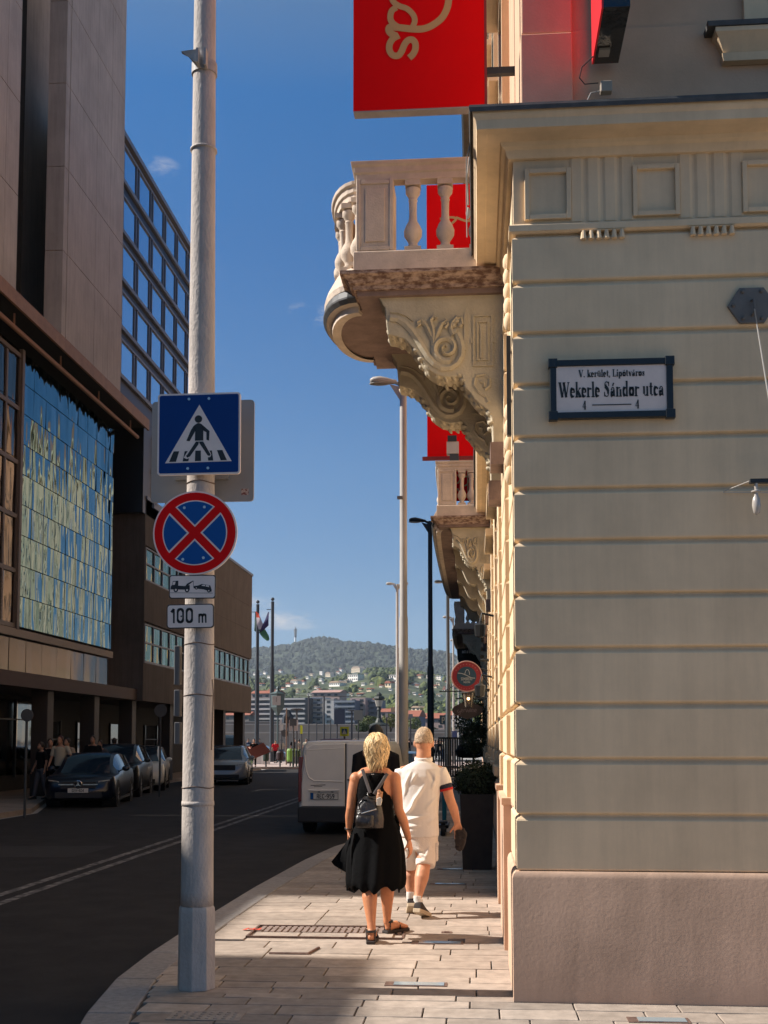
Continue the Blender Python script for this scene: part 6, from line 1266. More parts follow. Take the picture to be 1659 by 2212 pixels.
# ---------------------------------------------------------------- everyone else, by one builder
CL = {}
def cloth(n, c): return mat('cloth_' + n, c, .85, spec=.15, bump=.004, bscale=60)
def figure(x, y, z, h, rz, top, bot, label, hair=(.03, .02, .015), skin=(.42, .22, .14), stride=.16, arms=((.06, -.02), (.06, .06)), bent=None, vox=.02, group=None, cat='person', name='person', sleeves=.5, hood=False, hairlen=0.0, seated=False):
    k = h / 1.75; r = empty(name, (x, y, z), label, cat, group, rz); sk = mat('skin_%d' % int(skin[0] * 100), skin, .6)
    def V(a, b_, c): return Vector((a * k, b_ * k, c * k))
    b = MB(); hd = V(0, .02, 1.615); b.ball(hd, (.076 * k, .096 * k, .118 * k), 12, 9); b.ball(hd + V(0, .07, -.055), (.05 * k, .045 * k, .05 * k), 9, 7); b.tube([hd + V(0, .09, .0), hd + V(0, .118, -.025)], [.010 * k, .014 * k], 6)
    b.tube([hd + V(0, -.01, -.06), V(0, -.01, 1.44), V(0, -.01, 1.38)], [.055 * k, .058 * k, .08 * k], 10)
    b.tube([V(-.17, -.01, 1.40), V(0, -.01, 1.42), V(.17, -.01, 1.40)], [.05 * k, .065 * k, .05 * k], 10); b.tube([V(0, 0, 1.38), V(0, 0, 1.15), V(0, 0, .95)], [(.145 * k, .09 * k), (.135 * k, .09 * k), (.15 * k, .1 * k)], 12)
    hands = []
    for s_, (ax, ay) in zip((-1, 1), arms):
        S = V(s_ * .19, -.01, 1.40); E_ = V(s_ * (.22 + ax * .5), ay * .6 - .02, 1.13); Wr = V(s_ * (.22 + ax), ay + .06, .90)
        if bent and s_ in bent: E_, Wr = (V(*q) for q in bent[s_])
        b.tube([S, (S + E_) / 2, E_, E_ * .5 + Wr * .5, Wr], [.05 * k, .045 * k, .038 * k, .036 * k, .026 * k], 9); hands.append((S, E_, Wr))
        dn = (Wr - E_).normalized(); sd = Vector((0, 1, 0)) if abs(dn.y) < .8 else Vector((0, 0, -1))
        if vox <= .012: hand(b, Wr, dn, sd, (-s_, 0, 0), .98 * k, .35)
        else:
            b.tube([Wr, Wr + dn * .07 * k], [(.024 * k, .030 * k), (.022 * k, .034 * k)], 8)
            for q in range(4): b.tube([Wr + dn * .06 * k + sd * (q - 1.5) * .018 * k, Wr + dn * .15 * k + sd * (q - 1.5) * .020 * k], [.011 * k, .009 * k], 5)
            b.tube([Wr + dn * .02 * k - sd * .03 * k, Wr + dn * .08 * k - sd * .055 * k], [.012 * k, .010 * k], 5)
    feet = []
    for s_ in (-1, 1):
        f_ = s_ * stride; H0 = V(s_ * .09, 0, .93); Kn = V(s_ * .10, f_ * .45 + .03, .50); An = V(s_ * .10, f_, .09)
        if seated: Kn = V(s_ * .12, .42, .50); An = V(s_ * .12, .45, .09)
        b.tube([H0, (H0 + Kn) / 2, Kn, Kn * .6 + An * .4 + V(0, -.01, 0), An], [.08 * k, .07 * k, .052 * k, .052 * k, .033 * k], 10); b.tube([An, An + V(0, .14, -.045)], [.033 * k, .03 * k], 8); feet.append((H0, Kn, An))
    o = b.build('body', sk, r, world=False); remesh(o, vox * k, 2)
    m = MB(); m.tube([V(0, -.005, 1.435), V(0, -.005, 1.38), V(0, 0, 1.15), V(0, 0, .98), V(0, 0, .90)], [(.10 * k, .09 * k), (.17 * k, .115 * k), (.155 * k, .115 * k), (.165 * k, .12 * k), (.172 * k, .125 * k)], 14)
    for S, E_, Wr in hands:
        T_e = S + (E_ - S) * min(1, sleeves * 1.6); m.tube([S + Vector((-S.x * .25, 0, 0)), S, T_e], [.07 * k, .068 * k, .058 * k], 10)
        if sleeves > .8: m.tube([E_, Wr], [.052 * k, .042 * k], 10)
    if hood: m.ball(hd + V(0, -.02, .0), (.10 * k, .11 * k, .14 * k), 12, 8); m.ball(V(0, -.06, 1.44), (.12 * k, .09 * k, .07 * k), 10, 7)
    o = m.build('top', top, r, world=False); remesh(o, vox * 1.1 * k, 2)
    m = MB(); m.tube([V(0, 0, .98), V(0, 0, .86)], [(.158 * k, .115 * k), (.165 * k, .125 * k)], 14)
    for H0, Kn, An in feet: m.tube([H0, (H0 + Kn) / 2, Kn, An + V(0, 0, .01)], [.098 * k, .085 * k, .068 * k, .055 * k], 12)
    o = m.build('trousers', bot, r, world=False); remesh(o, vox * 1.1 * k, 2)
    for H0, Kn, An in feet: m = MB(); m.loft([[(An.x + a * k, An.y + yy * k, zz * k) for a, zz in ((-.045, .0), (.045, .0), (.04, z2_), (-.04, z2_))] for yy, z2_ in ((-.07, .09), (.02, .10), (.12, .06), (.19, .035))]); m.build('shoe', BLACK, r, world=False, bevel=.01)
    hm_ = mat('hair_%d' % int(hair[0] * 100), hair, .6)
    if not hood:
        m = MB(); m.ball(hd + V(0, -.014, .022), (.084 * k, .094 * k, .112 * k), 12, 9)
        if hairlen: m.ball(hd + V(0, -.055, -.06), (.075 * k, .05 * k, hairlen * k), 10, 8)
        m.build('hair', hm_, r, world=False, smooth=True)
    m = MB()
    for s_ in (-1, 1): m.ball(hd + V(s_ * .028, .090, .008), .007 * k, 6, 4)
    m.build('eyes', BLACK, r, world=False); return r
BK = cloth('black', (.008, .008, .010)); WT = cloth('white', (.42, .37, .28)); GRY = cloth('grey', (.10, .10, .11)); NVY = cloth('navy', (.015, .02, .05)); REDC = cloth('red', (.5, .02, .03)); BEI = cloth('beige', (.4, .32, .24)); DNM = cloth('denim', (.05, .08, .14)); PNK = cloth('pink', (.5, .25, .24)); OLV = cloth('olive', (.09, .09, .05))
p = C3(606, 900, 13.2); figure(p.x + .0, 13.2, 0, 1.83, 0, BK, BK, 'person in a black cap and loose black top mostly hidden behind the blond woman', hair=(.004, .004, .005), skin=(.2, .12, .09), sleeves=.7, arms=((.0, .02), (.0, .05)), vox=.012)
# people in the shade of the left arcade
def pedestrian(px, ytop, Y, h, rz, top, bot, label, z=0.0, **k): p = at(px, ytop, Y); figure(p.x, Y, z, h, rz, top, bot, label, **k)
GA = 'people in the shade under the arcade'
pedestrian(131, 1592, 31.2, 1.78, R(175), WT, BK, 'man in a white T-shirt and cap with a pale shoulder bag by the navy car', hair=(.05, .01, .01), bent={-1: ((-.34, .05, 1.18), (-.46, .12, .98))}, vox=.016, group=GA)
pedestrian(109, 1596, 32.0, 1.7, R(200), BK, BK, 'person in black standing beside the man in the white T-shirt', vox=.02, group=GA)
pedestrian(146, 1594, 33.0, 1.72, R(160), BEI, BK, 'person in brown half hidden behind the man in the white T-shirt', vox=.02, group=GA)
pedestrian(90, 1604, 31.5, 1.6, R(140), BK, GRY, 'person in dark clothes at the left end of the arcade group', vox=.02, group=GA)
pedestrian(201, 1592, 34.5, 1.8, R(180), BK, BK, 'man in a dark jacket with a white lanyard standing behind the navy car', vox=.02, group=GA, sleeves=1)
pedestrian(217, 1600, 36.0, 1.65, R(170), GRY, BK, 'person in grey just right of the man with the lanyard', vox=.02, group=GA)
pedestrian(247, 1596, 37.0, 1.72, R(20), cloth('pale', (.3, .28, .25)), BK, 'person in a pale top in front of a lit shop window', vox=.02, group=GA)
pedestrian(358, 1604, 47.0, 1.7, R(20), PNK, BK, 'person in a faded pink top just left of the sign post', vox=.02, group=GA)
# man carrying a red board at the end of the street
p = gnd(548, 1657); f_ = figure(p.x, p.y, 0, 1.72, R(190), BK, BK, 'dark silhouetted man carrying a large reddish panel at the end of the street', vox=.02, bent={-1: ((-.30, .12, 1.2), (-.2, .30, 1.1)), 1: ((.28, .12, 1.2), (.2, .3, 1.12))})
fnq = lambda a, b_, d: at(555 + a, 1618 + b_, p.y - .5 + d)
m = MB(); m.prism([(-20, 2), (14, -14), (30, 6), (-8, 22)], fnq, 0, .08); tag(m.build('carried_panel', mat('reddish_board', (.24, .07, .05), .8), world='base'), 'large flat reddish panel held by the silhouetted man', 'panel')
# ================================================================ street lamps, planters, shop signs on the right pavement
LGREY = mat('lamp_post_grey', (.42, .39, .35), .5, var=.08, scale=3); LDARK = mat('lamp_post_dark', (.035, .042, .05), .5); LLENS = mat('lamp_lens', (.30, .28, .24), .3)  # LDARK: shade on the second and third lamps is put into the colour
def lamp(pxc, pyt, Y, mt, label, r0=.10, r1=.065, arm=True, head=1.0, two=False, hd_m=None):
    t = at(pxc, pyt, Y); b0 = at(pxc, 1598, Y); x0 = t.x
    r = empty('street_lamp', (x0, Y, 0), label, 'street lamp', 'tall street lamps along the pavement')
    m = MB(); n_ = 12; m.tube([(x0, Y, -.1), (x0, Y, .9), (x0, Y, .92), (x0, Y, t.z * .45), (x0, Y, t.z * .455), (x0, Y, t.z)], [r0 * 1.25, r0 * 1.2, r0, r0 * .9, r1 * 1.1, r1], 16); m.build('pole', mt, r, smooth=40)
    for s_ in ((-1, 1) if two else (-1,)):
        m = MB(); m.tube([(x0, Y, t.z - .08), (x0 + s_ * .12, Y, t.z - .02), (x0 + s_ * .18, Y, t.z + .0)], [.05, .04, .035], 8); m.add([(x0 + s_ * .06, Y - .02, t.z - .10), (x0 + s_ * .30, Y - .02, t.z - .04), (x0 + s_ * .06, Y - .02, t.z - .42), (x0 + s_ * .06, Y + .02, t.z - .10), (x0 + s_ * .30, Y + .02, t.z - .04), (x0 + s_ * .06, Y + .02, t.z - .42)], [(0, 1, 2), (3, 5, 4), (0, 3, 4, 1), (1, 4, 5, 2), (2, 5, 3, 0)]); m.build('arm', mt, r)
        m = MB(); L = .60 * head; z0 = t.z + .02
        m.loft([[(x0 + s_ * (.15 + L * t_), Y + w_ * math.cos(a), z0 + dz + h_ * math.sin(a)) for a in [k * math.pi / 5 for k in range(10)]] for t_, w_, h_, dz in ((0, .05, .04, .0), (.12, .07, .05, .0), (.35, .14, .07, .02), (.6, .17, .09, .035), (.85, .15, .075, .035), (.97, .08, .04, .03))]); hh = m.build('lamp_head', hd_m or mt, r, smooth=True)
        m = MB(); m.ball((x0 + s_ * (.15 + L * .62), Y, z0 - .035), (.24 * head, .13, .035), 12, 5); m.build('lens', LLENS, hh)
    return r
lamp(871, 826, 25, LGREY, 'pale sunlit street lamp, nearest of those along the pavement', .105, .075)
m = MB(); b_ = at(868, 1075, 24.85); m.box(b_.x - .1, b_.x + .02, 24.8, 24.9, b_.z - .03, b_.z + .03); thing('lamp_bracket', m, AN, 'small steel bracket clamped half way up the nearest street lamp', 'bracket')
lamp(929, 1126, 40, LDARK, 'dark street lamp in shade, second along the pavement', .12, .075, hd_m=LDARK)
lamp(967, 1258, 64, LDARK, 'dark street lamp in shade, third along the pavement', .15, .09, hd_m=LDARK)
lamp(979, 1334, 82, LGREY, 'pale slim street lamp beyond the dark ones', .09, .06)
lamp(990, 1384, 104, LGREY, 'pale slim street lamp, farthest in the row', .10, .06)
lamp(858, 1262, 76, LGREY, 'pale double-armed lamp post left of the nearest street lamp', .14, .09, two=True)
# planter with clipped bush, behind the man
PM = mat('dark_planter', (.035, .026, .022), .7, var=.3, scale=8)
LEAF = mat('dark_box_leaves', (.030, .045, .014), .65, island=.5); LEAF2 = mat('olive_leaves', (.060, .078, .03), .6, island=.5)
def leafblob(c, r, n, s, seed, mt, name, parent, flat=1.0, low=-1):
    rn_ = random.Random(seed); m = MB()
    for i in range(n):
        v = Vector((rn_.gauss(0, 1), rn_.gauss(0, 1), rn_.gauss(0, 1))).normalized(); 
        if v.z < low: continue
        q = v * (rn_.uniform(.35, 1.0) ** .4); b = 1 + .16 * noise.noise(v * 2.5 + Vector((seed, 0, 0)))
        p = Vector(c) + Vector((q.x * r[0] * b, q.y * r[1] * b, q.z * r[2] * b)); u = Vector((rn_.gauss(0, 1), rn_.gauss(0, 1), rn_.gauss(0, 1))).normalized(); w = u.cross(v + Vector((.1, .2, .3))).normalized(); k = s * rn_.uniform(.6, 1.3)
        m.add([p - u * k, p + w * k * .5, p + u * k, p - w * k * .5], [(0, 1, 2, 3)])
    return m.build(name, mt, parent, fix=False)
def planter(px0, px1, pyb, h, label, bush=(.26, .26, .22), taper=.85):
    a, b = gnd(px0, pyb), gnd(px1, pyb); c = (a + b) / 2; w = (b.x - a.x) / 2; cy_ = c.y + w
    r = empty('planter', (c.x, cy_, 0), label, 'planter', 'planters against the facade'); m = MB()
    m.loft([[(c.x + sx * w * k_, cy_ + sy * w * k_, z) for sx, sy in ((-1, -1), (1, -1), (1, 1), (-1, 1))] for z, k_ in ((0, taper), (h * .5, (1 + taper) / 2), (h, 1.0), (h, .9), (h - .04, .9))]); m.build('pot', PM, r, bevel=.006)
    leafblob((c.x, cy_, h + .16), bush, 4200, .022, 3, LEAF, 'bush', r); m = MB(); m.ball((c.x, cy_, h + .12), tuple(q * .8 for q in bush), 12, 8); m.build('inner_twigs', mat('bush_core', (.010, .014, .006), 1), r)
    return c, cy_, w
planter(994, 1068, 1880, at(1030, 1713, 15.2).z, 'tall dark tapered planter with a clipped round bush behind the man', (.30, .28, .27))
# tree in a pot further along, under the signs
t = empty('potted_tree', (-.35, 30, 0), 'dark olive tree in a pot beneath the hanging shop signs', 'tree'); c0 = at(1020, 1555, 30); m = MB(); m.tube([(c0.x, 30, .4), (c0.x + .03, 30, 1.2), (c0.x - .02, 30, c0.z)], [.035, .03, .02], 8)
for a in range(7): m.tube([(c0.x, 30, 1.3 + a * .05), (c0.x + .35 * math.cos(a), 30 + .3 * math.sin(a), 1.9 + .1 * a)], [.015, .006], 5)
m.build('trunk', mat('bark', (.06, .045, .03), .9), t); leafblob((c0.x, 30, c0.z), (.46, .46, .60), 2600, .035, 8, LEAF2, 'crown', t); leafblob((c0.x + .05, 30, c0.z - .5), (.36, .36, .4), 1500, .035, 9, LEAF2, 'lower_crown', t)
m = MB(); m.lathe([(.2, 0), (.26, .45), (.22, .45)], (c0.x, 30, 0), 14); m.build('pot', PM, t)
# slatted screen (terrace fence), folded parasol
p = gnd(950, 1656); fx0, fx1 = at(948, 1600, 50).x, at(1003, 1600, 50).x
fe = empty('terrace_fence', (fx0, 50, 0), 'dark corrugated terrace screen between the lamp post and the potted tree', 'fence'); m = MB(); x = fx0
while x < fx1: m.tube([(x, 50, .1), (x, 50, 1.75)], .035, 6); x += .1
m.build('slats', mat('dark_slats', (.10, .085, .07), .7), fe); m = MB(); m.box(fx0 - .03, fx1 + .03, 50.04, 50.1, 1.68, 1.76); m.box(fx0 - .03, fx1 + .03, 50.04, 50.1, .06, .12); m.build('rail', BLACK, fe)
pz_ = gnd(1012, 1668); m = MB(); m.lathe([(.30, 0), (.55, .06), (.6, .3), (.45, .55), (.2, .62)], (pz_.x + .15, 48, .9), 14); thing('parasol', m, BK, 'dark folded café parasol under the potted tree', 'parasol')
# round restaurant sign
rs_ = empty('round_sign', (at(1008, 1461, 22).x, 22, at(1008, 1494, 22).z), 'round red and blue restaurant sign projecting from the facade', 'sign')
fn, k = signframe(1008, 1461, 22); cc = lambda r, n=40: [(r * math.cos(2 * math.pi * i / n), r * math.sin(2 * math.pi * i / n)) for i in range(n)]
m = MB(); m.prism(cc(33), fn, -.10, 0); m.build('disc', mat('dull_red', (.26, .012, .018), .45), rs_, smooth=30); m = MB(); m.tube([fn(u, v, .004) for u, v in cc(32.3)], .012, 6, closed=True); m.build('rim', mat('pale_rim', (.45, .25, .22), .5), rs_)
m = MB(); m.prism(cc(21), fn, .002, .006); m.build('blue_centre', mat('dark_teal_blue', (.012, .05, .085), .4), rs_); PALE = mat('pale_lettering', (.38, .40, .40), .5)
m = MB(); stroke(m, [(-19, 7), (-10, 6), (0, 2), (10, -3), (18, -4)], 1.6, fn, .008, .01); stroke(m, [(-4, 5), (-1, 13), (3, 14), (6, 8), (6, 3)], 1.3, fn, .008, .0105)
write(m, 'SOMBRERO', 0, -8.5, 6.2, fn, .008, .011, font=SF, sx=.78, center=True); write(m, 'TAQUERIA', 0, -14.5, 4.4, fn, .008, .011, font=SF, sx=.75, center=True); m.build('lettering', PALE, rs_, fix=False)
m = MB()
for i in range(9): a = R(150 - i * 15); seg_rect(m, 26 * math.cos(a) - 1, 26 * math.sin(a), 26 * math.cos(a) + 1.2, 26 * math.sin(a), 2.2, fn, .002, .005)
for i in range(11): a = R(210 + i * 12); seg_rect(m, 27 * math.cos(a) - .8, 27 * math.sin(a), 27 * math.cos(a) + .8, 27 * math.sin(a), 1.6, fn, .002, .005)
m.build('rim_lettering', mat('faint_lettering', (.36, .10, .09), .5), rs_)
m = MB(); q = at(1010, 1494, 22); m.tube([(.3, 22.05, q.z + .6), (q.x + .25, 22.05, q.z + .6)], .03, 6); m.tube([(.3, 22.05, q.z + .0), (q.x + .35, 22.05, q.z + .05)], .02, 6); m.build('bracket', BLACK, rs_)
# wrought iron lantern, lit
lq = at(1012, 1512, 24); ln = empty('wall_lantern', (lq.x, 24, lq.z - .2), 'wrought iron lantern with a glowing bulb below the round sign', 'lantern')
m = MB(); m.lathe([(.005, .38), (.03, .34), (.10, .24), (.15, .17), (.16, .15)], (lq.x, 24, lq.z), 8); m.build('cap', BLACK, ln); m = MB()
for k_ in range(6): a = k_ * math.pi / 3; m.tube([(lq.x + .13 * math.cos(a), 24 + .13 * math.sin(a), lq.z + .15), (lq.x + .08 * math.cos(a), 24 + .08 * math.sin(a), lq.z - .16)], .008, 5)
m.tube([(.3, 24, lq.z + .18), (lq.x - .6, 24, lq.z + .18)], .014, 6); m.tube([(lq.x + .5, 24, lq.z + .18), (lq.x + .3, 24, lq.z + .5), (lq.x + .1, 24, lq.z + .55), (lq.x, 24, lq.z + .38)], .012, 6); m.tube([(lq.x - .5, 24, lq.z + .18), (lq.x - .3, 24, lq.z + .3), (lq.x - .15, 24, lq.z + .25)], .010, 6); m.build('frame', BLACK, ln)
m = MB(); m.lathe([(.12, .14), (.075, -.15)], (lq.x, 24, lq.z), 6); m.build('glass', mat('lantern_glass', (.22, .20, .18), .15, trans=.6), ln)
m = MB(); m.ball((lq.x, 23.87, lq.z + .02), .026, 8, 6); m.build('bulb', mat('glowing_bulb', (1, .6, .3), .5, emit=(1, .55, .22), es=9.0), ln)
ov = empty('hanging_oval_sign', (at(1010, 1535, 26).x, 26, at(1010, 1560, 26).z), 'dark oval café sign with faded script hanging beneath the lantern', 'sign')
fn, k = signframe(1010, 1534, 26); m = MB(); m.prism([(33 * math.cos(a * .2618), 17 * math.sin(a * .2618) * (1 + .12 * math.cos(a * 1.047))) for a in range(24)], fn, -.05, 0); m.build('board', mat('brown_board', (.045, .030, .026), .6, var=.2), ov)
m = MB()
for pts in ([(-19, 1), (-22, -2), (-19, -5), (-16, -2), (-16, -8), (-20, -9)], [(-14, -2), (-10, 0), (-13, 2), (-14, -3), (-10, -4)], [(-8, 2), (-8, -4)], [(-8, 0), (-5, 2)], [(-4, 2), (-2, -4), (0, 2)], [(4, -1), (1, -1), (2, -4), (4, -3), (4, 2)], [(6, 6), (6, -4)], [(8, 2), (8, -4)], [(10, -4), (10, 2), (13, 1), (13, -4)], [(15, -2), (19, 0), (16, 2), (15, -3), (19, -4)], [(-4, 10), (-1, 13), (1, 9), (-2, 7)]): stroke(m, pts, 1.3, fn, .002, .004)
m.build('lettering', mat('faded_script', (.16, .12, .12), .6), ov, fix=False); m = MB(); m.tube([(.3, 26, at(1, 1512, 26).z), (at(985, 1512, 26).x, 26, at(1, 1512, 26).z)], .02, 6); m.build('bracket', BLACK, ov)
ys_ = empty('parking_sign', (at(1038, 1528, 38).x, 38, at(1038, 1528, 38).z), 'small yellow sign with a car symbol beside the facade', 'sign')
fn, k = signframe(1038, 1527, 38); m = MB(); m.prism([(-9.5, -8), (8, -8), (9.5, 8), (-9.5, 8)], fn, -.03, 0); m.build('panel', mat('orange_yellow', (.50, .22, .02), .5), ys_); m = MB(); stroke(m, [(-6, -3), (-5, 0), (-3, 3), (3, 3), (5, 0), (6, -3), (-6, -3)], 1.4, fn, .002, .004); seg_rect(m, -6, -5, -4, -5, 2, fn, .002, .004); seg_rect(m, 4, -5, 6, -5, 2, fn, .002, .004); seg_rect(m, -8, 6, 8, 6, 1.6, fn, .002, .004); m.build('car_symbol', BLACK, ys_, fix=False)
m = MB(); q = at(1046, 1527, 38); m.box(q.x - .05, .32, 38, 38.04, q.z - .03, q.z + .03); m.build('bracket', BLACK, ys_)
pk = empty('parking_sign', (at(958, 1555, 66).x, 66, 0), 'blue sign with a white letter P beside the third lamp post', 'sign'); fn, k = signframe(957.5, 1555, 66)
m = MB(); m.prism([(-7, -10), (8, -10), (7, 10), (-8, 10)], fn, -.04, 0); m.build('panel', mat('dark_blue_sign', (.01, .05, .10), .5), pk); m = MB(); write(m, 'P', -3.5, -7, 13, fn, .002, .01, font=SF); m.build('letter', PALE, pk); m = MB(); q = at(962, 1598, 66); m.tube([(q.x, 66.05, 0), (q.x, 66.05, at(1, 1545, 66).z)], .05, 8); m.build('post', LDARK, pk)
# wall lights, floodlight and camera on the facade and banner
fl_ = at(978, 965, 22.8); fd = empty('floodlight', (fl_.x, 22.8, fl_.z - .3), 'grey and white floodlight with black head fixed on the second balcony rail', 'floodlight')
m = MB(); m.box(fl_.x - .12, fl_.x + .12, 22.7, 22.9, fl_.z - .16, fl_.z + .08); m.build('housing', mat('pale_housing', (.42, .40, .38), .5), fd); m = MB(); m.box(fl_.x - .10, fl_.x + .08, 22.68, 22.9, fl_.z + .081, fl_.z + .2); m.build('head', BLACK, fd); m = MB(); m.box(fl_.x - .06, fl_.x + .12, 22.72, 22.86, fl_.z - .42, fl_.z - .165); m.tube([(fl_.x, 22.8, fl_.z - .3), (fl_.x + .4, 22.8, fl_.z - .3), (fl_.x + .6, 22.8, fl_.z - .6)], .012, 6); m.build('mount', LDARK, fd)
cm_ = at(1037, 1460, 30); m = MB(); m.box(cm_.x - .02, .33, 29.9, 30.1, cm_.z - .08, cm_.z + .08); thing('security_camera', m, mat('pale_housing', (0, 0, 0)), 'white box camera on the facade beside the round sign', 'camera', bevel=.02)
for i, (yy, zz) in enumerate(((16.5, 3.4), (17.9, 2.6), (24.5, 3.1))):
    m = MB(); m.tube([(.3, yy, zz), (.08, yy, zz + .05), (.05, yy, zz - .08)], .018, 6); m.lathe([(.02, .02), (.09, -.02), (.07, -.18), (.02, -.2)], (.05, yy, zz - .1), 8); thing('wall_light', m, BLACK, 'small black wall light on the %s stretch of the lit facade' % ('near', 'middle', 'far')[i], 'wall light', 'small wall lights on the facade')
# ================================================================ left kerb: round sign seen from behind, bins
for (px, pyt, Y, lab, r_) in ((347, 1535, 33, 'round traffic sign seen from behind in front of the brown block', 14), (58, 1545, 24, 'dark round traffic sign at the left end of the arcade', 14)):
    c_ = at(px, pyt, Y); r = empty('round_traffic_sign', (c_.x, Y, 0), lab, 'traffic sign'); m = MB(); m.tube([(c_.x, Y, 0), (c_.x, Y, c_.z + .1)], .03, 8); m.build('post', LDARK, r)
    fn, k = signframe(px, pyt, Y - .05); m = MB(); m.prism([(r_ * math.cos(a * .2618), r_ * math.sin(a * .2618)) for a in range(24)], fn, -.02, 0); m.build('disc', mat('sign_back_dark', (.07, .07, .07), .6), r)
# ================================================================ flags
FP = LDARK
def flagpole(px, pyt, Y, label, steps):
    t = at(px, pyt, Y); r = empty('flagpole', (t.x, Y, 0), label, 'flagpole', 'flagpoles at the end of the street'); m = MB(); zs = [0] + [at(px, y_, Y).z for y_ in steps] + [t.z - .3]
    for i in range(len(zs) - 1): rr_ = .17 - .045 * i; m.tube([(t.x, Y, zs[i]), (t.x, Y, zs[i + 1])], rr_, 12)
    m.ball((t.x, Y, t.z - .12), .14, 10, 7); m.tube([(t.x - .02, Y, t.z - .9), (t.x - .45, Y, t.z - .9)], .03, 6); m.build('pole', FP, r, smooth=40); return r
f1 = flagpole(557, 1297, 88, 'dark flagpole on the left, national flag hanging from it', (1448,)); f2 = flagpole(589, 1291, 86, 'dark flagpole on the right with a blue flag blown across', (1440,))
def flag(name, grid, Y, mats, label, mi):
    m = MB(); n = len(grid[0]); vs = [at(x, y, Y + .12 * math.sin(i * 1.7 + j * 2.1)) for i, r_ in enumerate(grid) for j, (x, y) in enumerate(r_)]; m.v = [tuple(v) for v in vs]; th = [tuple(v + Vector((0, .03, 0))) for v in vs]; N = len(vs); m.v += th
    for i in range(len(grid) - 1):
        for j in range(n - 1): f = (i * n + j, i * n + j + 1, (i + 1) * n + j + 1, (i + 1) * n + j); m.f += [f, tuple(q + N for q in f[::-1])]; m.m += [mi(i, j)] * 2
    o = m.build(name, mats, None, world='base', fix=False, smooth=True); return tag(o, label, 'flag', 'flags on the flagpoles')
flag('flag', [[(552, 1320), (555, 1322), (558, 1325)], [(554, 1334), (560, 1334), (563, 1336)], [(555, 1348), (563, 1348), (569, 1350)], [(559, 1360), (568, 1358), (574, 1362)], [(562, 1370), (572, 1366), (580, 1372)], [(568, 1378), (576, 1376), (581, 1376)], [(576, 1384), (580, 1384), (582, 1380)]], 87, [mat('flag_red', (.55, .06, .03), .8), mat('flag_white', (.55, .48, .50), .8), mat('flag_green', (.05, .16, .08), .8)], 'red, white and green national flag drooping from the left pole', lambda i, j: 0 if i < 1 else (1 if i < 3 else 2))
flag('flag', [[(579, 1322), (580, 1322), (581, 1322)], [(573, 1338), (576, 1338), (580, 1338)], [(567, 1350), (573, 1351), (580, 1351)], [(562, 1362), (568, 1358), (576, 1355)], [(556, 1374), (560, 1368), (564, 1362)]], 86.5, [mat('flag_blue', (.045, .035, .11), .8)], 'dark blue flag blown across between the two poles', lambda i, j: 0)
flag('flag', [[(551, 1322), (552, 1322), (553, 1324)], [(550, 1345), (552, 1346), (556, 1350)], [(549, 1362), (553, 1362), (558, 1366)], [(553, 1364), (556, 1368), (559, 1372)]], 88.3, [mat('flag_darkgreen', (.03, .06, .045), .8)], 'dark folded flag hanging tight against the left pole', lambda i, j: 0)
# ================================================================ the square at the end of the street
def at2(px, py, Y): return at(px, py, Y)
def pole(px, pyt, Y, r, mt, name, label, cat, group=None, cap=None):
    t = at(px, pyt, Y); m = MB(); m.tube([(t.x, Y, 0), (t.x, Y, t.z)], r, 8)
    rt = empty(name, (t.x, Y, 0), label, cat, group); m.build('post', mt, rt); return rt, t
# clock lantern
r, t = pole(600, 1550, 84, .07, mat('green_grey_iron', (.06, .09, .09), .6), 'clock_post', 'old-fashioned green clock lantern post right of the flagpoles', 'street clock')
m = MB(); cx_, cz_ = at(600, 1514, 84).x, at(600, 1528, 84).z; m.lathe([(.10, -.6), (.22, -.35), (.44, -.05), (.48, 0)], (cx_, 84, cz_), 4); m.lathe([(.48, .0), (.50, .95), (.62, 1.0), (.2, 1.18), (.1, 1.3), (.16, 1.4), (.05, 1.55)], (cx_, 84, cz_), 4); m.build('lantern_frame', mat('green_grey_iron', (0, 0, 0)), r)
m = MB(); m.box(cx_ - .30, cx_ + .30, 83.44, 83.47, cz_ + .14, cz_ + .82); fc_ = m.build('clock_face', mat('milk_glass', (.42, .38, .34), .5), r); m = MB(); m.box(cx_ - .01, cx_ + .01, 83.42, 83.435, cz_ + .38, cz_ + .72); m.build('hand', BLACK, fc_)
IRON = mat('dark_iron_post', (.05, .05, .055), .6); PG = 'assorted posts and lamps on the square'
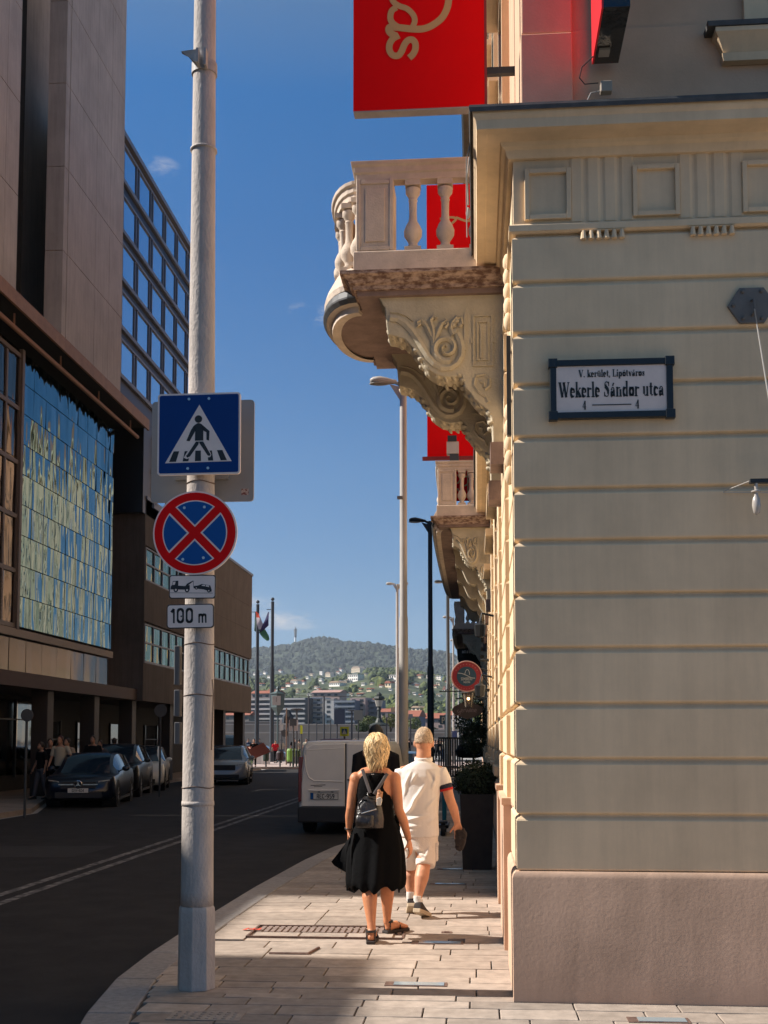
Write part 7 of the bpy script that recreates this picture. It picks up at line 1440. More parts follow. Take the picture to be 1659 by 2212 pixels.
for i, (px, py, Y, rr_, lab) in enumerate(((641, 1440 + 92, 78, .07, 'slim post with a dark hooded lamp left of the van'), (622, 1535, 80, .05, 'thin dark post topped with a pointed hood'), (667, 1503, 90, .06, 'slim tram pole rising above the van roof'), (700, 1503, 95, .07, 'dark pole carrying a cross wire above the van'), (728, 1540, 92, .06, 'slim signal pole with a blue box'), (760, 1535, 95, .07, 'lamp post with a flat head beside the blue-grey flats'), (714, 1555, 93, .05, 'short pale post above the van roof'), (684, 1560, 98, .05, 'thin post just above the van roof edge'), (634, 1567, 74, .06, 'rusty brown post with a small white box'), (522, 1560, 90, .06, 'dark post at the corner of the brown block'))):
    r, t = pole(px, py, Y, rr_, IRON, 'post', lab, 'post', PG)
    if i in (1,): m = MB(); m.lathe([(.45, -.9), (.38, -.4), (.1, .05)], (t.x, Y, t.z), 6); m.build('hood', BLACK, r)
    if i in (0, 5): m = MB(); m.ball((t.x, Y, t.z), (.45, .2, .08), 10, 5); m.build('lamp_head', IRON, r)
    if i == 4: m = MB(); m.box(t.x - .2, t.x + .65, Y - .2, Y + .2, t.z - .9, t.z + .3); m.build('signal_box', mat('blue_box', (.05, .07, .11), .5), r)
    if i == 8: m = MB(); m.box(t.x - .28, t.x + .28, Y - .1, Y + .1, t.z - .35, t.z + .35); m.build('box', mat('pale_box', (.42, .36, .34), .6), r)
m = MB(); a, b = at(636, 1503, 90), at(790, 1505, 90); m.tube([a, b], .03, 5); m.tube([at(700, 1512, 95), at(735, 1512, 95)], .03, 5); thing('overhead_wire', m, IRON, 'dark overhead tram wire crossing above the white van', 'wire')
# priority-end sign, striped; crossing signs
def panel_sign(px, py, w, h, Y, mt, label, name='traffic_sign', border=None, extra=None, cat='traffic sign', group=None, post=True):
    c_ = at(px, py, Y); r = empty(name, (c_.x, Y, 0), label, cat, group); fn, k = signframe(px, py, Y); m = MB(); m.prism([(-w / 2, -h / 2), (w / 2, -h / 2), (w / 2, h / 2), (-w / 2, h / 2)], fn, -.04, 0); m.build('panel', mt, r)
    if post: m = MB(); m.tube([(c_.x, Y + .06, 0), (c_.x, Y + .06, c_.z)], .05, 8); m.build('post', IRON, r)
    if border: m = MB(); m.prism([(-w * .30, -h * .30), (w * .30, -h * .30), (w * .30, h * .30), (-w * .30, h * .30)], fn, .004, .01); m.build('inner_panel', border, r)
    if extra: m = MB(); extra(m, fn); m.build('pictogram', PALE, r)
    return r
YG = mat('yellow_green_panel', (.55, .60, .03), .5); CB = mat('crossing_blue', (.01, .08, .20), .5)
def pict(m, fn): m.prism([(-5, -5.5), (5, -5.5), (0, 5.5)], fn, .012, .016)
panel_sign(744, 1580, 19, 20, 60, YG, 'yellow-green bordered blue pedestrian crossing sign above the van roof', border=CB, extra=pict)
panel_sign(651, 1576, 5, 18, 76, YG, 'thin yellow-green sign edge seen obliquely left of the van')
panel_sign(517, 1578, 5, 18, 72, mat('yellow_green_pale', (.45, .60, .10), .5), 'narrow yellow-green sign at the corner of the brown block')
panel_sign(633, 1560, 15, 16, 73, mat('grey_sign', (.09, .09, .095), .6), 'dark grey square sign with a diagonal black stripe')
panel_sign(608, 1566, 8, 24, 82, mat('white_frame_sign', (.50, .48, .44), .6), 'tall narrow white framed board near the clock lantern', name='advertising_board', cat='board')
panel_sign(849, 1533, 9, 11, 74, mat('grey_box', (.3, .28, .25)), 'grey box hung on the double-armed lamp post', name='control_box', cat='box', post=False)
panel_sign(774, 1545, 20, 22, 90, mat('grey_green_panel', (.16, .18, .17), .6), 'grey-green sign back beside the lamp post', group=None)
panel_sign(835, 1545, 6, 9, 88, mat('pale_panel', (.35, .35, .35), .6), 'small pale sign near the stone pedestal')
panel_sign(887, 1547, 9, 9, 86, mat('steel_blue_sign', (.14, .18, .21), .5), 'small grey-blue sign right of the nearest street lamp')
panel_sign(982, 1586, 10, 14, 80, mat('blue_white_sign', (.03, .06, .18), .5), 'blue and white bus stop sign near the terrace screen')
c_ = gnd(617, 1652); m = MB(); cq = at(615, 1583, c_.y); r = empty('round_traffic_sign', (cq.x, c_.y, 0), 'dark round traffic sign above the green bins', 'traffic sign'); fn, k = signframe(615, 1584, c_.y); m.prism([(8 * math.cos(a * .2618), 8 * math.sin(a * .2618)) for a in range(24)], fn, -.03, 0); m.build('disc', mat('sign_back_dark', (0, 0, 0)), r); m = MB(); q = at(619, 1530, c_.y); m.tube([(q.x, c_.y, 0), (q.x, c_.y, q.z)], .045, 8); m.build('post', mat('rust_post', (.15, .09, .06), .7), r)
# white planter walls, bins, flower bed
PW = mat('white_planter', (.62, .58, .54), .7, var=.05); FLR = mat('red_flowers', (.28, .06, .03), .8, island=.6, var=.6, scale=8)
a, b = gnd(516, 1650), gnd(578, 1644); r = empty('planter_wall', ((a.x + b.x) / 2, 78, 0), 'long white planter box with reddish flowers at the end of the street', 'planter')
x0, x1 = at(520, 1600, 78).x, at(566, 1600, 78).x; m = MB(); m.box(x0, x1, 78, 79, 0, at(540, 1626, 78).z); bx = m.build('box', PW, r); m = MB()
for px in (534, 548): q = at(px, 1636, 77.98); m.box(q.x - .18, q.x + .18, 77.95, 77.998, q.z - .22, q.z + .22)
m.build('square_panels', mat('pale_square', (.5, .46, .42), .7), bx); leafblob(((x0 + x1) / 2, 78.5, at(540, 1624, 78).z + .1), ((x1 - x0) / 2, .4, .3), 1600, .07, 4, FLR, 'flowers', r)
q = at(574, 1600, 77); m = MB(); m.box(q.x - .25, q.x + .22, 77, 77.5, 0, at(574, 1628, 77).z); thing('bollard_block', m, PW, 'white block beside the right flagpole', 'block', bevel=.02)
x0, x1 = at(622, 1600, 80).x, at(652, 1600, 80).x; r = empty('flower_bed', ((x0 + x1) / 2, 80, 0), 'flower bed with yellow-green plants left of the van', 'flower bed'); m = MB(); m.box(x0, x1, 80, 81, 0, .45); m.build('kerb', mat('dark_kerb', (.10, .09, .08), .8), r); leafblob(((x0 + x1) / 2, 80.5, .65), ((x1 - x0) / 2, .4, .35), 1600, .07, 6, mat('yellow_green_plants', (.22, .26, .05), .8, island=.6), 'plants', r)
def bin_(px, pyt, pyb, Y, w, mt, label):
    q = at(px, pyb, Y); z0, z1_ = max(0.02, q.z), at(px, pyt, Y).z; r = empty('litter_bin', (q.x, Y, 0), label, 'litter bin', 'litter bins at the kerb'); m = MB(); m.lathe([(w * .8, 0), (w, .08), (w, z1_ - z0 - .12), (w * .7, z1_ - z0)], (q.x, Y, z0), 12); m.build('bin', mt, r); m = MB(); m.tube([(q.x, Y, 0), (q.x, Y, z0 + .1)], .05, 8); m.build('stand', LDARK, r)
bin_(574.5, 1620, 1644, 70, .19, mat('dark_green_bin', (.02, .04, .03), .6), 'dark green pole-mounted litter bin near the right flagpole'); bin_(605, 1622, 1642, 70.5, .24, mat('maroon_bin', (.03, .012, .015), .6), 'dark maroon litter bin beside the light green one'); bin_(627, 1617, 1645, 71.5, .22, mat('light_green_bin', (.16, .30, .05), .5), 'light green litter bin at the kerb')
GB = 'posts of small bollards by the bins'
for i, px in enumerate((605, 613, 619)): m = MB(); q = gnd(px, 1661); m.lathe([(.09, 0), (.05, .08), (.04, .9), (.07, 1.0), (.02, 1.08)], (q.x, 69.9, 0), 10); thing('bollard', m, mat('dark_green_iron', (.012, .03, .022), .6), ('thin dark green bollard left of the light green bin', 'thin dark green bollard under the light green bin, on its left', 'thin dark green bollard directly below the light green bin')[i], 'bollard', GB)
# cars and people on the square
SGR = 'cars on the quay road'
car((at(615, 1600, 90).x, 91, -.12), R(92), mat('silver_car_paint', (0, 0, 0)), 'pale silver car crossing behind the light green bin', L=4.4, W_=1.8, H_=1.42, group=SGR)
car((at(520, 1600, 97).x, 97, -.12), R(88), mat('taxi_yellow', (.42, .22, .02), .4), 'yellow taxi behind the white planter', L=4.6, W_=1.8, H_=1.5, group=SGR)
car((at(700, 1600, 96).x, 96, -.12), R(270), mat('blue_car_paint', (0, 0, 0)), 'blue car on the quay road hidden behind the van', L=4.4, W_=1.8, H_=1.45, group=SGR)
tops = [(REDC, 'red'), (WT, 'white'), (PNK, 'pink'), (BK, 'black'), (DNM, 'denim blue'), (BEI, 'beige'), (GRY, 'grey')]
rn = random.Random(21)
PP = [(595, 82, 0, 'by the right flagpole'), (608, 88, 1, 'beside the clock lantern'), (640, 89, 1, 'behind the round sign'), (646, 90, 5, 'left of the van roof'), (635, 86, 3, 'in front of the silver car'), (662, 92, 1, 'just left of the van roof'), (560, 90, 6, 'behind the reddish panel'), (536, 92, 4, 'above the white planter'), (528, 91, 3, 'at the left end of the white planter'), (726, 100, 5, 'above the van roof left of the crossing sign'), (733, 101, 2, 'by the yellow-green crossing sign'), (768, 102, 3, 'above the van roof right of the crossing sign'), (842, 96, 0, 'near the stone pedestal'), (838, 99, 1, 'under the red lamp'), (884, 97, 3, 'between lamp post and the man\'s head'), (945, 92, 3, 'right of the second lamp post'), (952, 93, 5, 'with raised arms right of the second lamp post'), (962, 95, 1, 'beside the parking sign'), (940, 96, 6, 'close behind the second lamp post')]
PROT = {}
for i, (px, Y, ti, wh) in enumerate(PP):
    q = at(px, 1600, Y); h_ = rn.uniform(1.62, 1.82); bt = (BK, DNM, GRY)[i % 3]
    figure(q.x, Y, 0, h_, R(rn.choice([0, 180, 90, 200, 160])), tops[ti][0], bt, 'distant walker in a %s top %s' % (tops[ti][1], wh), vox=.035, group='walkers on the square', stride=rn.uniform(.05, .25), bent={1: ((.3, .1, 1.5), (.12, .12, 1.7)), -1: ((-.3, .1, 1.5), (-.12, .12, 1.7))} if i == 16 else None)
# bridge approach: stone parapet walls, pedestal lamp
STW = mat('bridge_stone', (.30, .25, .21), .85, var=.15, scale=.4); LT = mat('pale_coping', (.46, .39, .33), .8)
br_ = empty('bridge_approach', (-20, 150, 0), 'long stone bridge approach wall with pale copings crossing beyond the square', 'bridge')
def wallpx(px0, px1, y0, y1, Y, mt, name, dY=1.0, cop=True):
    a, b = at(px0, y1, Y), at(px1, y1, Y); t0, t1 = at(px0, y0, Y), at(px1, y0, Y); m = MB(); m.prism([(a.x, -.2), (b.x, -.2), (b.x, t1.z), (t0.x, t0.z)], lambda p_, q_, d: (p_, d, q_), Y, Y + dY); m.build(name, mt, br_)
    if cop: m = MB(); m.prism([(t0.x, t0.z + .002), (t1.x, t1.z + .002), (t1.x, t1.z + .14), (t0.x, t0.z + .14)], lambda p_, q_, d: (p_, d, q_), Y - .1, Y + dY + .1); m.build('coping', LT, br_)
wallpx(380, 1100, 1584, 1600, 128, STW, 'lower_wall'); wallpx(380, 860, 1566, 1600, 150, STW, 'upper_wall', 2); wallpx(360, 600, 1560, 1600, 160, mat('far_stone', (.24, .20, .18), .85), 'far_wall', 2); wallpx(860, 1100, 1578, 1600, 152, STW, 'right_wall', 2)
m = MB(); x = at(760, 1600, 126).x
for i in range(60): m.tube([(x + i * .5, 126, 0), (x + i * .5, 126, 1.7)], .035, 4)
m.tube([(x, 126, 1.7), (x + 30, 126, 1.7)], .05, 5); thing('railing', m, mat('pale_railing', (.28, .24, .20), .7), 'iron railing in front of the bridge approach wall', 'railing')
q = at(819, 1600, 120); r = empty('pedestal_lamp', (q.x, 120, 0), 'ornate iron lantern on a broad stone pedestal at the bridge head', 'lamp')
zp = at(819, 1568, 120).z; hwp = (at(838, 1570, 120).x - at(800, 1570, 120).x) / 2
m = MB(); m.prism([(-hwp * .75, 0), (hwp * .75, 0), (hwp * .78, zp - .5), (hwp, zp - .3), (hwp * 1.05, zp), (-hwp * 1.05, zp), (-hwp, zp - .3), (-hwp * .78, zp - .5)], lambda a_, b_, d: (q.x + a_, 120 + d, b_), -1, 1); m.build('pedestal', mat('pedestal_stone', (.22, .19, .16), .85), r)
m = MB(); zz = lambda y_: at(819, y_, 120).z - zp; m.lathe([(1.0, .02), (1.0, .12), (.45, .35), (.22, .8), (.16, zz(1535)), (.25, zz(1533)), (.13, zz(1527))], (q.x, 120, zp), 10); m.lathe([(.2, zz(1527)), (.48, zz(1511)), (.62, zz(1509)), (.5, zz(1505)), (.28, zz(1503)), (.3, zz(1500)), (.05, zz(1495))], (q.x, 120, zp), 8); m.build('lantern', mat('dark_bronze', (.03, .035, .03), .6), r)
m = MB(); m.lathe([(.30, zz(1526)), (.44, zz(1513))], (q.x, 119.9, zp), 8); m.v = [(x_, y_ - .12, z_) for x_, y_, z_ in m.v]; m.build('glass', mat('dull_glass', (.3, .28, .24), .3), r)
GRN = [mat('tree_green_%d' % i, c, .7, island=.45) for i, c in enumerate(((.060, .085, .022), (.085, .11, .028), (.04, .065, .022), (.12, .13, .035)))]
TG = 'street trees by the river'
for i, (px, py, Y, rx, rz, g_) in enumerate(((798, 1562, 140, 1.3, 1.0, 1), (843, 1556, 141, 1.1, .9, 3), (782, 1572, 139, .8, .6, 2), (895, 1563, 180, 1.2, 1.0, 1))):
    c_ = at(px, py, Y); r = empty('tree', (c_.x, Y, 0), ('bushy light green tree left of the ornate lantern', 'yellow-green tree right of the ornate lantern', 'low dark green tree at the left of the pedestal', 'small green tree right of the nearest lamp post')[i], 'tree', TG)
    m = MB(); m.tube([(c_.x, Y, 0), (c_.x, Y, c_.z)], [.15, .08], 7); m.tube([(c_.x, Y, c_.z * .6), (c_.x + rx * .5, Y, c_.z)], [.08, .03], 6); m.build('trunk', mat('bark', (0, 0, 0)), r); leafblob((c_.x, Y, c_.z), (rx, rx, rz), 900, .13, 30 + i, GRN[g_], 'crown', r)
# ================================================================ river, far bank, hills
w = MB(); w.add([(-3400, 258, -1.2), (1300, 258, -1.2), (1300, 640, -1.2), (-3400, 640, -1.2)], [(0, 1, 2, 3)]); struct('river', w, mat('river_water', (.05, .07, .07), .15, bump=.05, bscale=.3))
CREST = [(300, 1425), (420, 1414), (500, 1409), (538, 1408), (565, 1405), (593, 1403), (630, 1397), (653, 1393), (679, 1388), (721, 1389), (743, 1395), (781, 1397), (828, 1404), (886, 1413), (936, 1416), (966, 1420), (996, 1430), (1030, 1440), (1100, 1462), (1300, 1500)]
def interp(T_, x):
    if x <= T_[0][0]: return T_[0][1]
    for (a_, b_), (c_, d_) in zip(T_, T_[1:]):
        if x <= c_: return b_ + (d_ - b_) * (x - a_) / (c_ - a_)
    return T_[-1][1]
MID = [(300, 1478), (538, 1474), (600, 1470), (700, 1466), (760, 1462), (800, 1450), (860, 1452), (920, 1462), (980, 1475), (1100, 1490), (1300, 1500)]
def px_of(X, Y): return 1030 + 2500 * X / Y * 1.0
def hill(X, Y):
    p = px_of(X, Y); n = noise.fractal(Vector((X / 420, Y / 420, 3)), 1.0, 2.0, 4)
    zc = (1598 - interp(CREST, p)) / 2500 * 6000 + 1.65; zm = (1598 - interp(MID, p)) / 2500 * 2400 + 1.65
    if Y < 740: h_ = 0 + (Y > 640) * 2.0
    elif Y < 2400: t_ = (Y - 740) / 1660; h_ = 2 + zm * (t_ ** .85) + n * 14 * min(1, t_ * 3) * (1 - t_ * .5)
    elif Y < 3200: t_ = (Y - 2400) / 800; h_ = zm * (1 + .15 * math.sin(t_ * math.pi / 2)) + n * 10 * (1 - t_)
    elif Y < 6000: t_ = (Y - 3200) / 2800; s_ = t_ * t_ * (3 - 2 * t_); h_ = zm * 1.15 * (1 - s_) + zc * s_ + n * 45 * math.sin(t_ * math.pi)
    else: t_ = (Y - 6000) / 1500; h_ = zc * (1 - t_ * t_ * .6)
    return h_
def terrain(y0, y1, ny, name, mt, nx=130, p0=150, p1=1350):
    m = MB(); vs = []
    for j in range(ny + 1):
        Y = y0 * (y1 / y0) ** (j / ny)
        for i in range(nx + 1): X = (p0 + (p1 - p0) * i / nx - 1030) * Y / 2500; vs.append((X, Y, hill(X, Y)))
    m.add(vs, [(j * (nx + 1) + i, j * (nx + 1) + i + 1, (j + 1) * (nx + 1) + i + 1, (j + 1) * (nx + 1) + i) for j in range(ny) for i in range(nx)]); return struct(name, m, mt, smooth=True)
terrain(642, 3250, 70, 'near_hill', mat('near_hill_ground', (.075, .09, .035), .95, col2=(.030, .045, .018), scale=.012, thr=(.4, .6)))
terrain(3200, 7500, 60, 'wooded_hill', mat('wooded_hill_ground', (.040, .058, .026), .95, col2=(.022, .034, .018), scale=.03, thr=(.4, .6), bump=9, bscale=.05))
HH = [(768, 1445, 26, 11, 1, 2, 'large ridged timber-coloured villa highest on the right slope'), (762, 1464, 30, 14, 0, 3, 'broad white terraced villa below the ridged one'), (722, 1476, 32, 10, 0, 2, 'wide villa with a pale mansard roof in the middle of the slope'), (797, 1489, 14, 6, 1, 0, 'small villa with a bright orange roof on the right slope'), (708, 1456, 16, 8, 1, 2, 'cream villa among trees near the top of the slope'), (693, 1453, 9, 6, 0, 3, 'small white block beside the cream villa'), (635, 1472, 22, 9, 0, 2, 'white gabled villa group on the left slope'), (655, 1473, 8, 9, 0, 0, 'narrow white house with a steep red roof'), (622, 1478, 14, 7, 0, 0, 'white house at the left edge of the slope'), (692, 1468, 9, 6, 0, 3, 'white cube house in mid slope'), (604, 1449, 9, 5, 0, 0, 'tiny white house near the flagpole'), (571, 1452, 8, 5, 0, 1, 'tiny grey-roofed house behind the flagpole'), (552, 1455, 18, 7, 0, 1, 'pale long house at the left behind the flagpoles'), (669, 1500, 18, 6, 0, 1, 'low white house above the riverside flats'), (742, 1502, 15, 8, 0, 3, 'white two-storey house above the blue-grey flats'), (716, 1498, 8, 5, 0, 0, 'small white house half hidden by trees'), (735, 1446, 8, 5, 0, 0, 'small red-roofed house high in the middle'), (848, 1462, 20, 7, 0, 3, 'white villa left of the nearest lamp post'), (838, 1477, 18, 12, 1, 0, 'cream house with red roof near the lamp post'), (905, 1460, 12, 7, 1, 0, 'orange-walled house right of the nearest lamp post'), (925, 1462, 10, 6, 0, 3, 'white house left of the second lamp post'), (947, 1464, 14, 8, 0, 3, 'white flat-roofed villa right of the second lamp post'), (940, 1482, 8, 6, 1, 0, 'small orange house low on the right'), (810, 1512, 22, 8, 1, 0, 'long cream building with a red roof behind the ornate lantern'), (898, 1530, 24, 10, 1, 2, 'sunlit tan-roofed building right of the nearest lamp post'), (560, 1478, 16, 6, 2, 0, 'grey house with red roof low on the left'), (585, 1492, 16, 8, 0, 0, 'white gable with red roof between the flagpoles'), (682, 1484, 10, 5, 0, 2, 'little tan-roofed cottage in the trees'), (784, 1478, 10, 5, 0, 3, 'small white house under the terraced villa'), (775, 1500, 12, 6, 2, 0, 'grey house with red roof above the tower flats'), (868 + 30, 1478, 12, 6, 0, 1, 'pale house with grey roof right of the lamp post'), (960, 1490, 10, 6, 0, 0, 'white house close to the third lamp post')]
def slope_hit(px, py, Y=760):
    while Y < 5200:
        c_ = at(px, py, Y)
        if hill(c_.x, Y) >= c_.z: break
        Y += 15
    return Y
HPOS = [(h_[0], h_[1], h_[2], h_[3], slope_hit(h_[0], h_[1] + h_[3] * .6)) for h_ in HH]
SMALL = []
rq = random.Random(91)
for i in range(46):
    px_, py_s = rq.uniform(542, 1000), rq.uniform(1452, 1508); SMALL.append((px_, py_s, rq.uniform(5, 10), rq.uniform(3.5, 6), rq.choice((0, 0, 1)), rq.choice((0, 0, 1, 2, 3)), 'tiny pale house peeping from the trees of the far slope'))
SPOS = [(h_[0], h_[1], h_[2], h_[3], slope_hit(h_[0], h_[1] + h_[3] * .6)) for h_ in SMALL]
HPOS_ALL = HPOS + SPOS
# woods: one mass of crowns nobody could count
rn = random.Random(5)
def crowns(name, n, ya, yb, s0, s1, mats, seed, dens=None, pr=(500, 1060), lab=None, up=.55):
    rn_ = random.Random(seed); m = MB(); base = bmesh.new(); bmesh.ops.create_icosphere(base, subdivisions=2, radius=1); bv = [v.co.copy() for v in base.verts]; bf = [[v.index for v in f.verts] for f in base.faces]; base.free(); k = 0
    while k < n:
        Y = ya * (yb / ya) ** rn_.random(); p = rn_.uniform(*pr); X = (p - 1030) * Y / 2500
        rp_ = s1 * 2500 / Y; py_t = 1598 - (hill(X, Y) + s1 * .5 - 1.65) / Y * 2500
        if any(abs(p - q[0]) < q[2] * .5 + rp_ and -q[3] * .6 < py_t - q[1] < q[3] * .5 + rp_ * 1.7 and Y < q[4] + 12 for q in HPOS_ALL): k += .05; continue
        if dens and noise.noise(Vector((X / 160, Y / 160, 7))) < dens: continue
        s_ = rn_.uniform(s0, s1); z = hill(X, Y) + s_ * up; sd = Vector((rn_.random() * 50, 0, 0)); sx, sz = rn_.uniform(.8, 1.2), rn_.uniform(.8, 1.5)
        o = len(m.v)
        for v in bv:
            d = 1 + .45 * noise.noise(v * 1.9 + sd); m.v.append((X + v.x * s_ * d * sx, Y + v.y * s_ * d, z + v.z * s_ * d * sz))
        m.f += [tuple(i + o for i in f) for f in bf]; m.m += [rn_.randrange(len(mats))] * len(bf); k += 1
    o = m.build(name, mats, None, fix=False); o['kind'] = 'stuff'; return o
FG = [mat('far_green_%d' % i, c, .85, var=.3, scale=.25, detail=3) for i, c in enumerate(((.045, .070, .020), (.085, .11, .026), (.022, .040, .015), (.060, .082, .022), (.12, .14, .030)))]
crowns('hillside_trees', 7000, 780, 3200, 2.6, 5.8, FG, 1, dens=-.3)
crowns('hillside_shrubs', 1500, 800, 2600, 2, 4, FG, 3)
DG = [mat('forest_green_%d' % i, c, .9) for i, c in enumerate(((.020, .032, .020), (.014, .026, .018), (.028, .040, .022)))]
crowns('forest', 3600, 3300, 6000, 7, 13, DG, 2, up=.1)
crowns('crest_forest', 700, 5850, 6050, 6, 11, DG, 4, up=.2)
# villas on the slope
WALLS = [(mat('villa_white', (.90, .84, .76), .8), 'white'), (mat('villa_cream', (.72, .58, .40), .8), 'cream'), (mat('villa_grey', (.34, .33, .32), .8), 'grey')]; ROOFS = [(mat('roof_red', (.30, .10, .06), .85), 'red-roofed'), (mat('roof_grey', (.16, .15, .15), .85), 'grey-roofed'), (mat('roof_tan', (.38, .27, .19), .85), 'tan-roofed'), (mat('roof_flat', (.50, .47, .43), .8), 'flat-roofed')]
WIN = mat('far_window', (.04, .045, .05), .3)
def house(px, py, wpx, hpx, wi_, ri, label, Y=None, group='villas on the wooded hillside'):
    if Y is None:                                     # walk up the slope until the ground meets the line of sight
        Y = 760; best = None
        while Y < 5200:
            c_ = at(px, py + hpx * .6, Y)
            if hill(c_.x, Y) >= c_.z: break
            Y += 15
    c_ = at(px, py, Y); w_ = wpx * Y / 2500; h_ = hpx * Y / 2500; z0 = at(px, py + hpx / 2, Y).z; d_ = w_ * .7
    r = empty('villa', (c_.x, Y, z0), label, 'house', group); fl_ = ri == 3; hb = h_ * (1 if fl_ else .6)
    m = MB(); m.box(c_.x - w_ / 2, c_.x + w_ / 2, Y, Y + d_, z0 - 4, z0 + hb); m.build('wall', WALLS[wi_][0], r)
    m = MB()
    if fl_: m.box(c_.x - w_ / 2 - .5, c_.x + w_ / 2 + .5, Y - .8, Y + d_, z0 + hb + .01, z0 + hb + .6)
    else: m.prism([(c_.x - w_ / 2 - .6, z0 + hb), (c_.x + w_ / 2 + .6, z0 + hb), (c_.x + w_ * .28, z0 + h_), (c_.x - w_ * .28, z0 + h_)], lambda a_, b_, d: (a_, d, b_), Y - .7, Y + d_ + .7)
    m.build('roof', ROOFS[ri][0], r)
    n_ = max(2, int(w_ / 4)); fl = max(1, int(hb / 3.2))
    for f in range(min(fl, 2)):
        m = MB()
        for k in range(n_): x = c_.x - w_ / 2 + w_ * (k + .5) / n_; m.box(x - w_ / n_ * .25, x + w_ / n_ * .25, Y - .25, Y - .02, z0 + hb * (f + .3) / fl, z0 + hb * (f + .75) / fl)
        m.build('window_row', WIN, r)
    r.rotation_euler.z = -R(38)
for h_, q_ in zip(HH, HPOS): house(*h_, Y=q_[4] - 12)
for h_, q_ in zip(SMALL, SPOS): house(*h_, Y=q_[4] - 9, group='tiny houses among the trees of the far slope')
# riverside buildings
BW = mat('flat_white_bands', (.48, .45, .43), .8); BG_ = mat('flat_dark_recess', (.06, .06, .07), .5); BB = mat('flat_bluegrey', (.10, .12, .16), .6); BP = mat('flat_pink', (.40, .29, .26), .8); RR = mat('roof_red', (0, 0, 0))
def block(px0, px1, py0, py1, Y, body, label, bands=0, bandm=None, roof=None, roofh=0, cols=0, dep=14, name='apartment_building', side=None):
    a_, b_ = at(px0, py0, Y), at(px1, py0, Y); z0 = min(0, at(px0, py1, Y).z); z1_ = a_.z; r = empty(name, ((a_.x + b_.x) / 2, Y, z0), label, 'building', 'buildings on the far river bank'); m = MB(); m.box(a_.x, b_.x, Y, Y + dep, z0, z1_); m.build('wall', body, r)
    for i in range(bands):
        zb = z1_ - (i + .35) * (z1_ - z0) / bands if z0 > -1 else z1_; zb = z1_ - (i + .25) * 3.0
        m = MB(); m.box(a_.x - .2, b_.x + .2, Y - 1.4, Y - .01, zb - .55, zb + .55); m.build('balcony_band', bandm or BW, r)
    n_ = int((b_.x - a_.x) / 4.5)
    for f in range(int((z1_ - z0) / 3.0)):
        m = MB(); zf = z1_ - 2.4 - f * 3.0
        if zf < z0 + .5: break
        for k in range(n_): x = a_.x + (b_.x - a_.x) * (k + .5) / n_; m.box(x - 1.1, x + 1.1, Y - .12, Y - .005, zf, zf + 1.4)
        m.build('window_row', WIN, r)
    if roofh: zr = roofh * Y / 2500; m = MB(); m.prism([(Y - .8, z1_ + .01), (Y + dep + .8, z1_ + .01), (Y + dep * .6, z1_ + zr), (Y + dep * .4, z1_ + zr)], lambda a2, b2, d: (d, a2, b2), a_.x - .6, b_.x + .6); m.build('roof', roof, r)
    r.rotation_euler.z = -R(14); return r
block(520, 664, 1508, 1600, 705, BG_, 'long riverside flats with white balcony bands left of centre', bands=7)
block(664, 697, 1506, 1600, 712, BW, 'pale end block of the banded riverside flats', bands=6, bandm=BB)
block(697, 722, 1510, 1600, 700, BW, 'whitish slab between the banded and the dark flats')
block(722, 768, 1513, 1600, 690, BB, 'dark blue-grey riverside flats with window rows', bands=6, bandm=mat('band_mid_grey', (.22, .24, .28), .7))
block(755, 790, 1507, 1600, 698, BP, 'beige tower block right of the dark flats', roof=RR)
block(790, 818, 1512, 1600, 702, BB, 'dark glazed block left of the ornate lantern', bands=5, bandm=mat('band_dark', (.14, .15, .18), .7))
block(818, 862, 1538, 1600, 690, BP, 'low pinkish buildings behind the ornate lantern', roof=RR, roofh=8)
block(862, 905, 1548, 1600, 680, mat('mauve_wall', (.17, .16, .22), .8), 'mauve walled building right of the nearest lamp post', roof=RR, roofh=14)
block(900, 962, 1552, 1600, 700, BP, 'pinkish building with a long red roof by the second lamp post', roof=RR, roofh=12)
block(962, 1010, 1545, 1600, 720, BW, 'pale building behind the parking sign', roof=RR, roofh=10)
block(540, 600, 1498, 1506, 760, BP, 'reddish-roofed houses behind the long banded flats', roof=RR, roofh=7)
block(672, 735, 1496, 1512, 770, BP, 'pink-roofed terrace above the pale end block', roof=mat('roof_pink', (.40, .24, .20), .8), roofh=6)
block(480, 540, 1545, 1600, 690, mat('far_brown', (.22, .18, .16), .8), 'brownish building behind the left post', roof=RR, roofh=8)
# embankment trees
rn = random.Random(77)
for i in range(14):
    px = 545 + i * 33 + rn.uniform(-6, 6); Y = 672; c_ = at(px, 1588, Y); r = empty('tree', (c_.x, Y, 0), 'round green tree on the far river embankment', 'tree', 'trees along the far embankment'); m = MB(); m.tube([(c_.x, Y, 0), (c_.x, Y, 4)], [.4, .3], 6); m.build('trunk', mat('bark', (0, 0, 0)), r); leafblob((c_.x, Y, 5.5), (4, 4, 3.4), 260, .9, 50 + i, GRN[i % 4], 'crown', r)
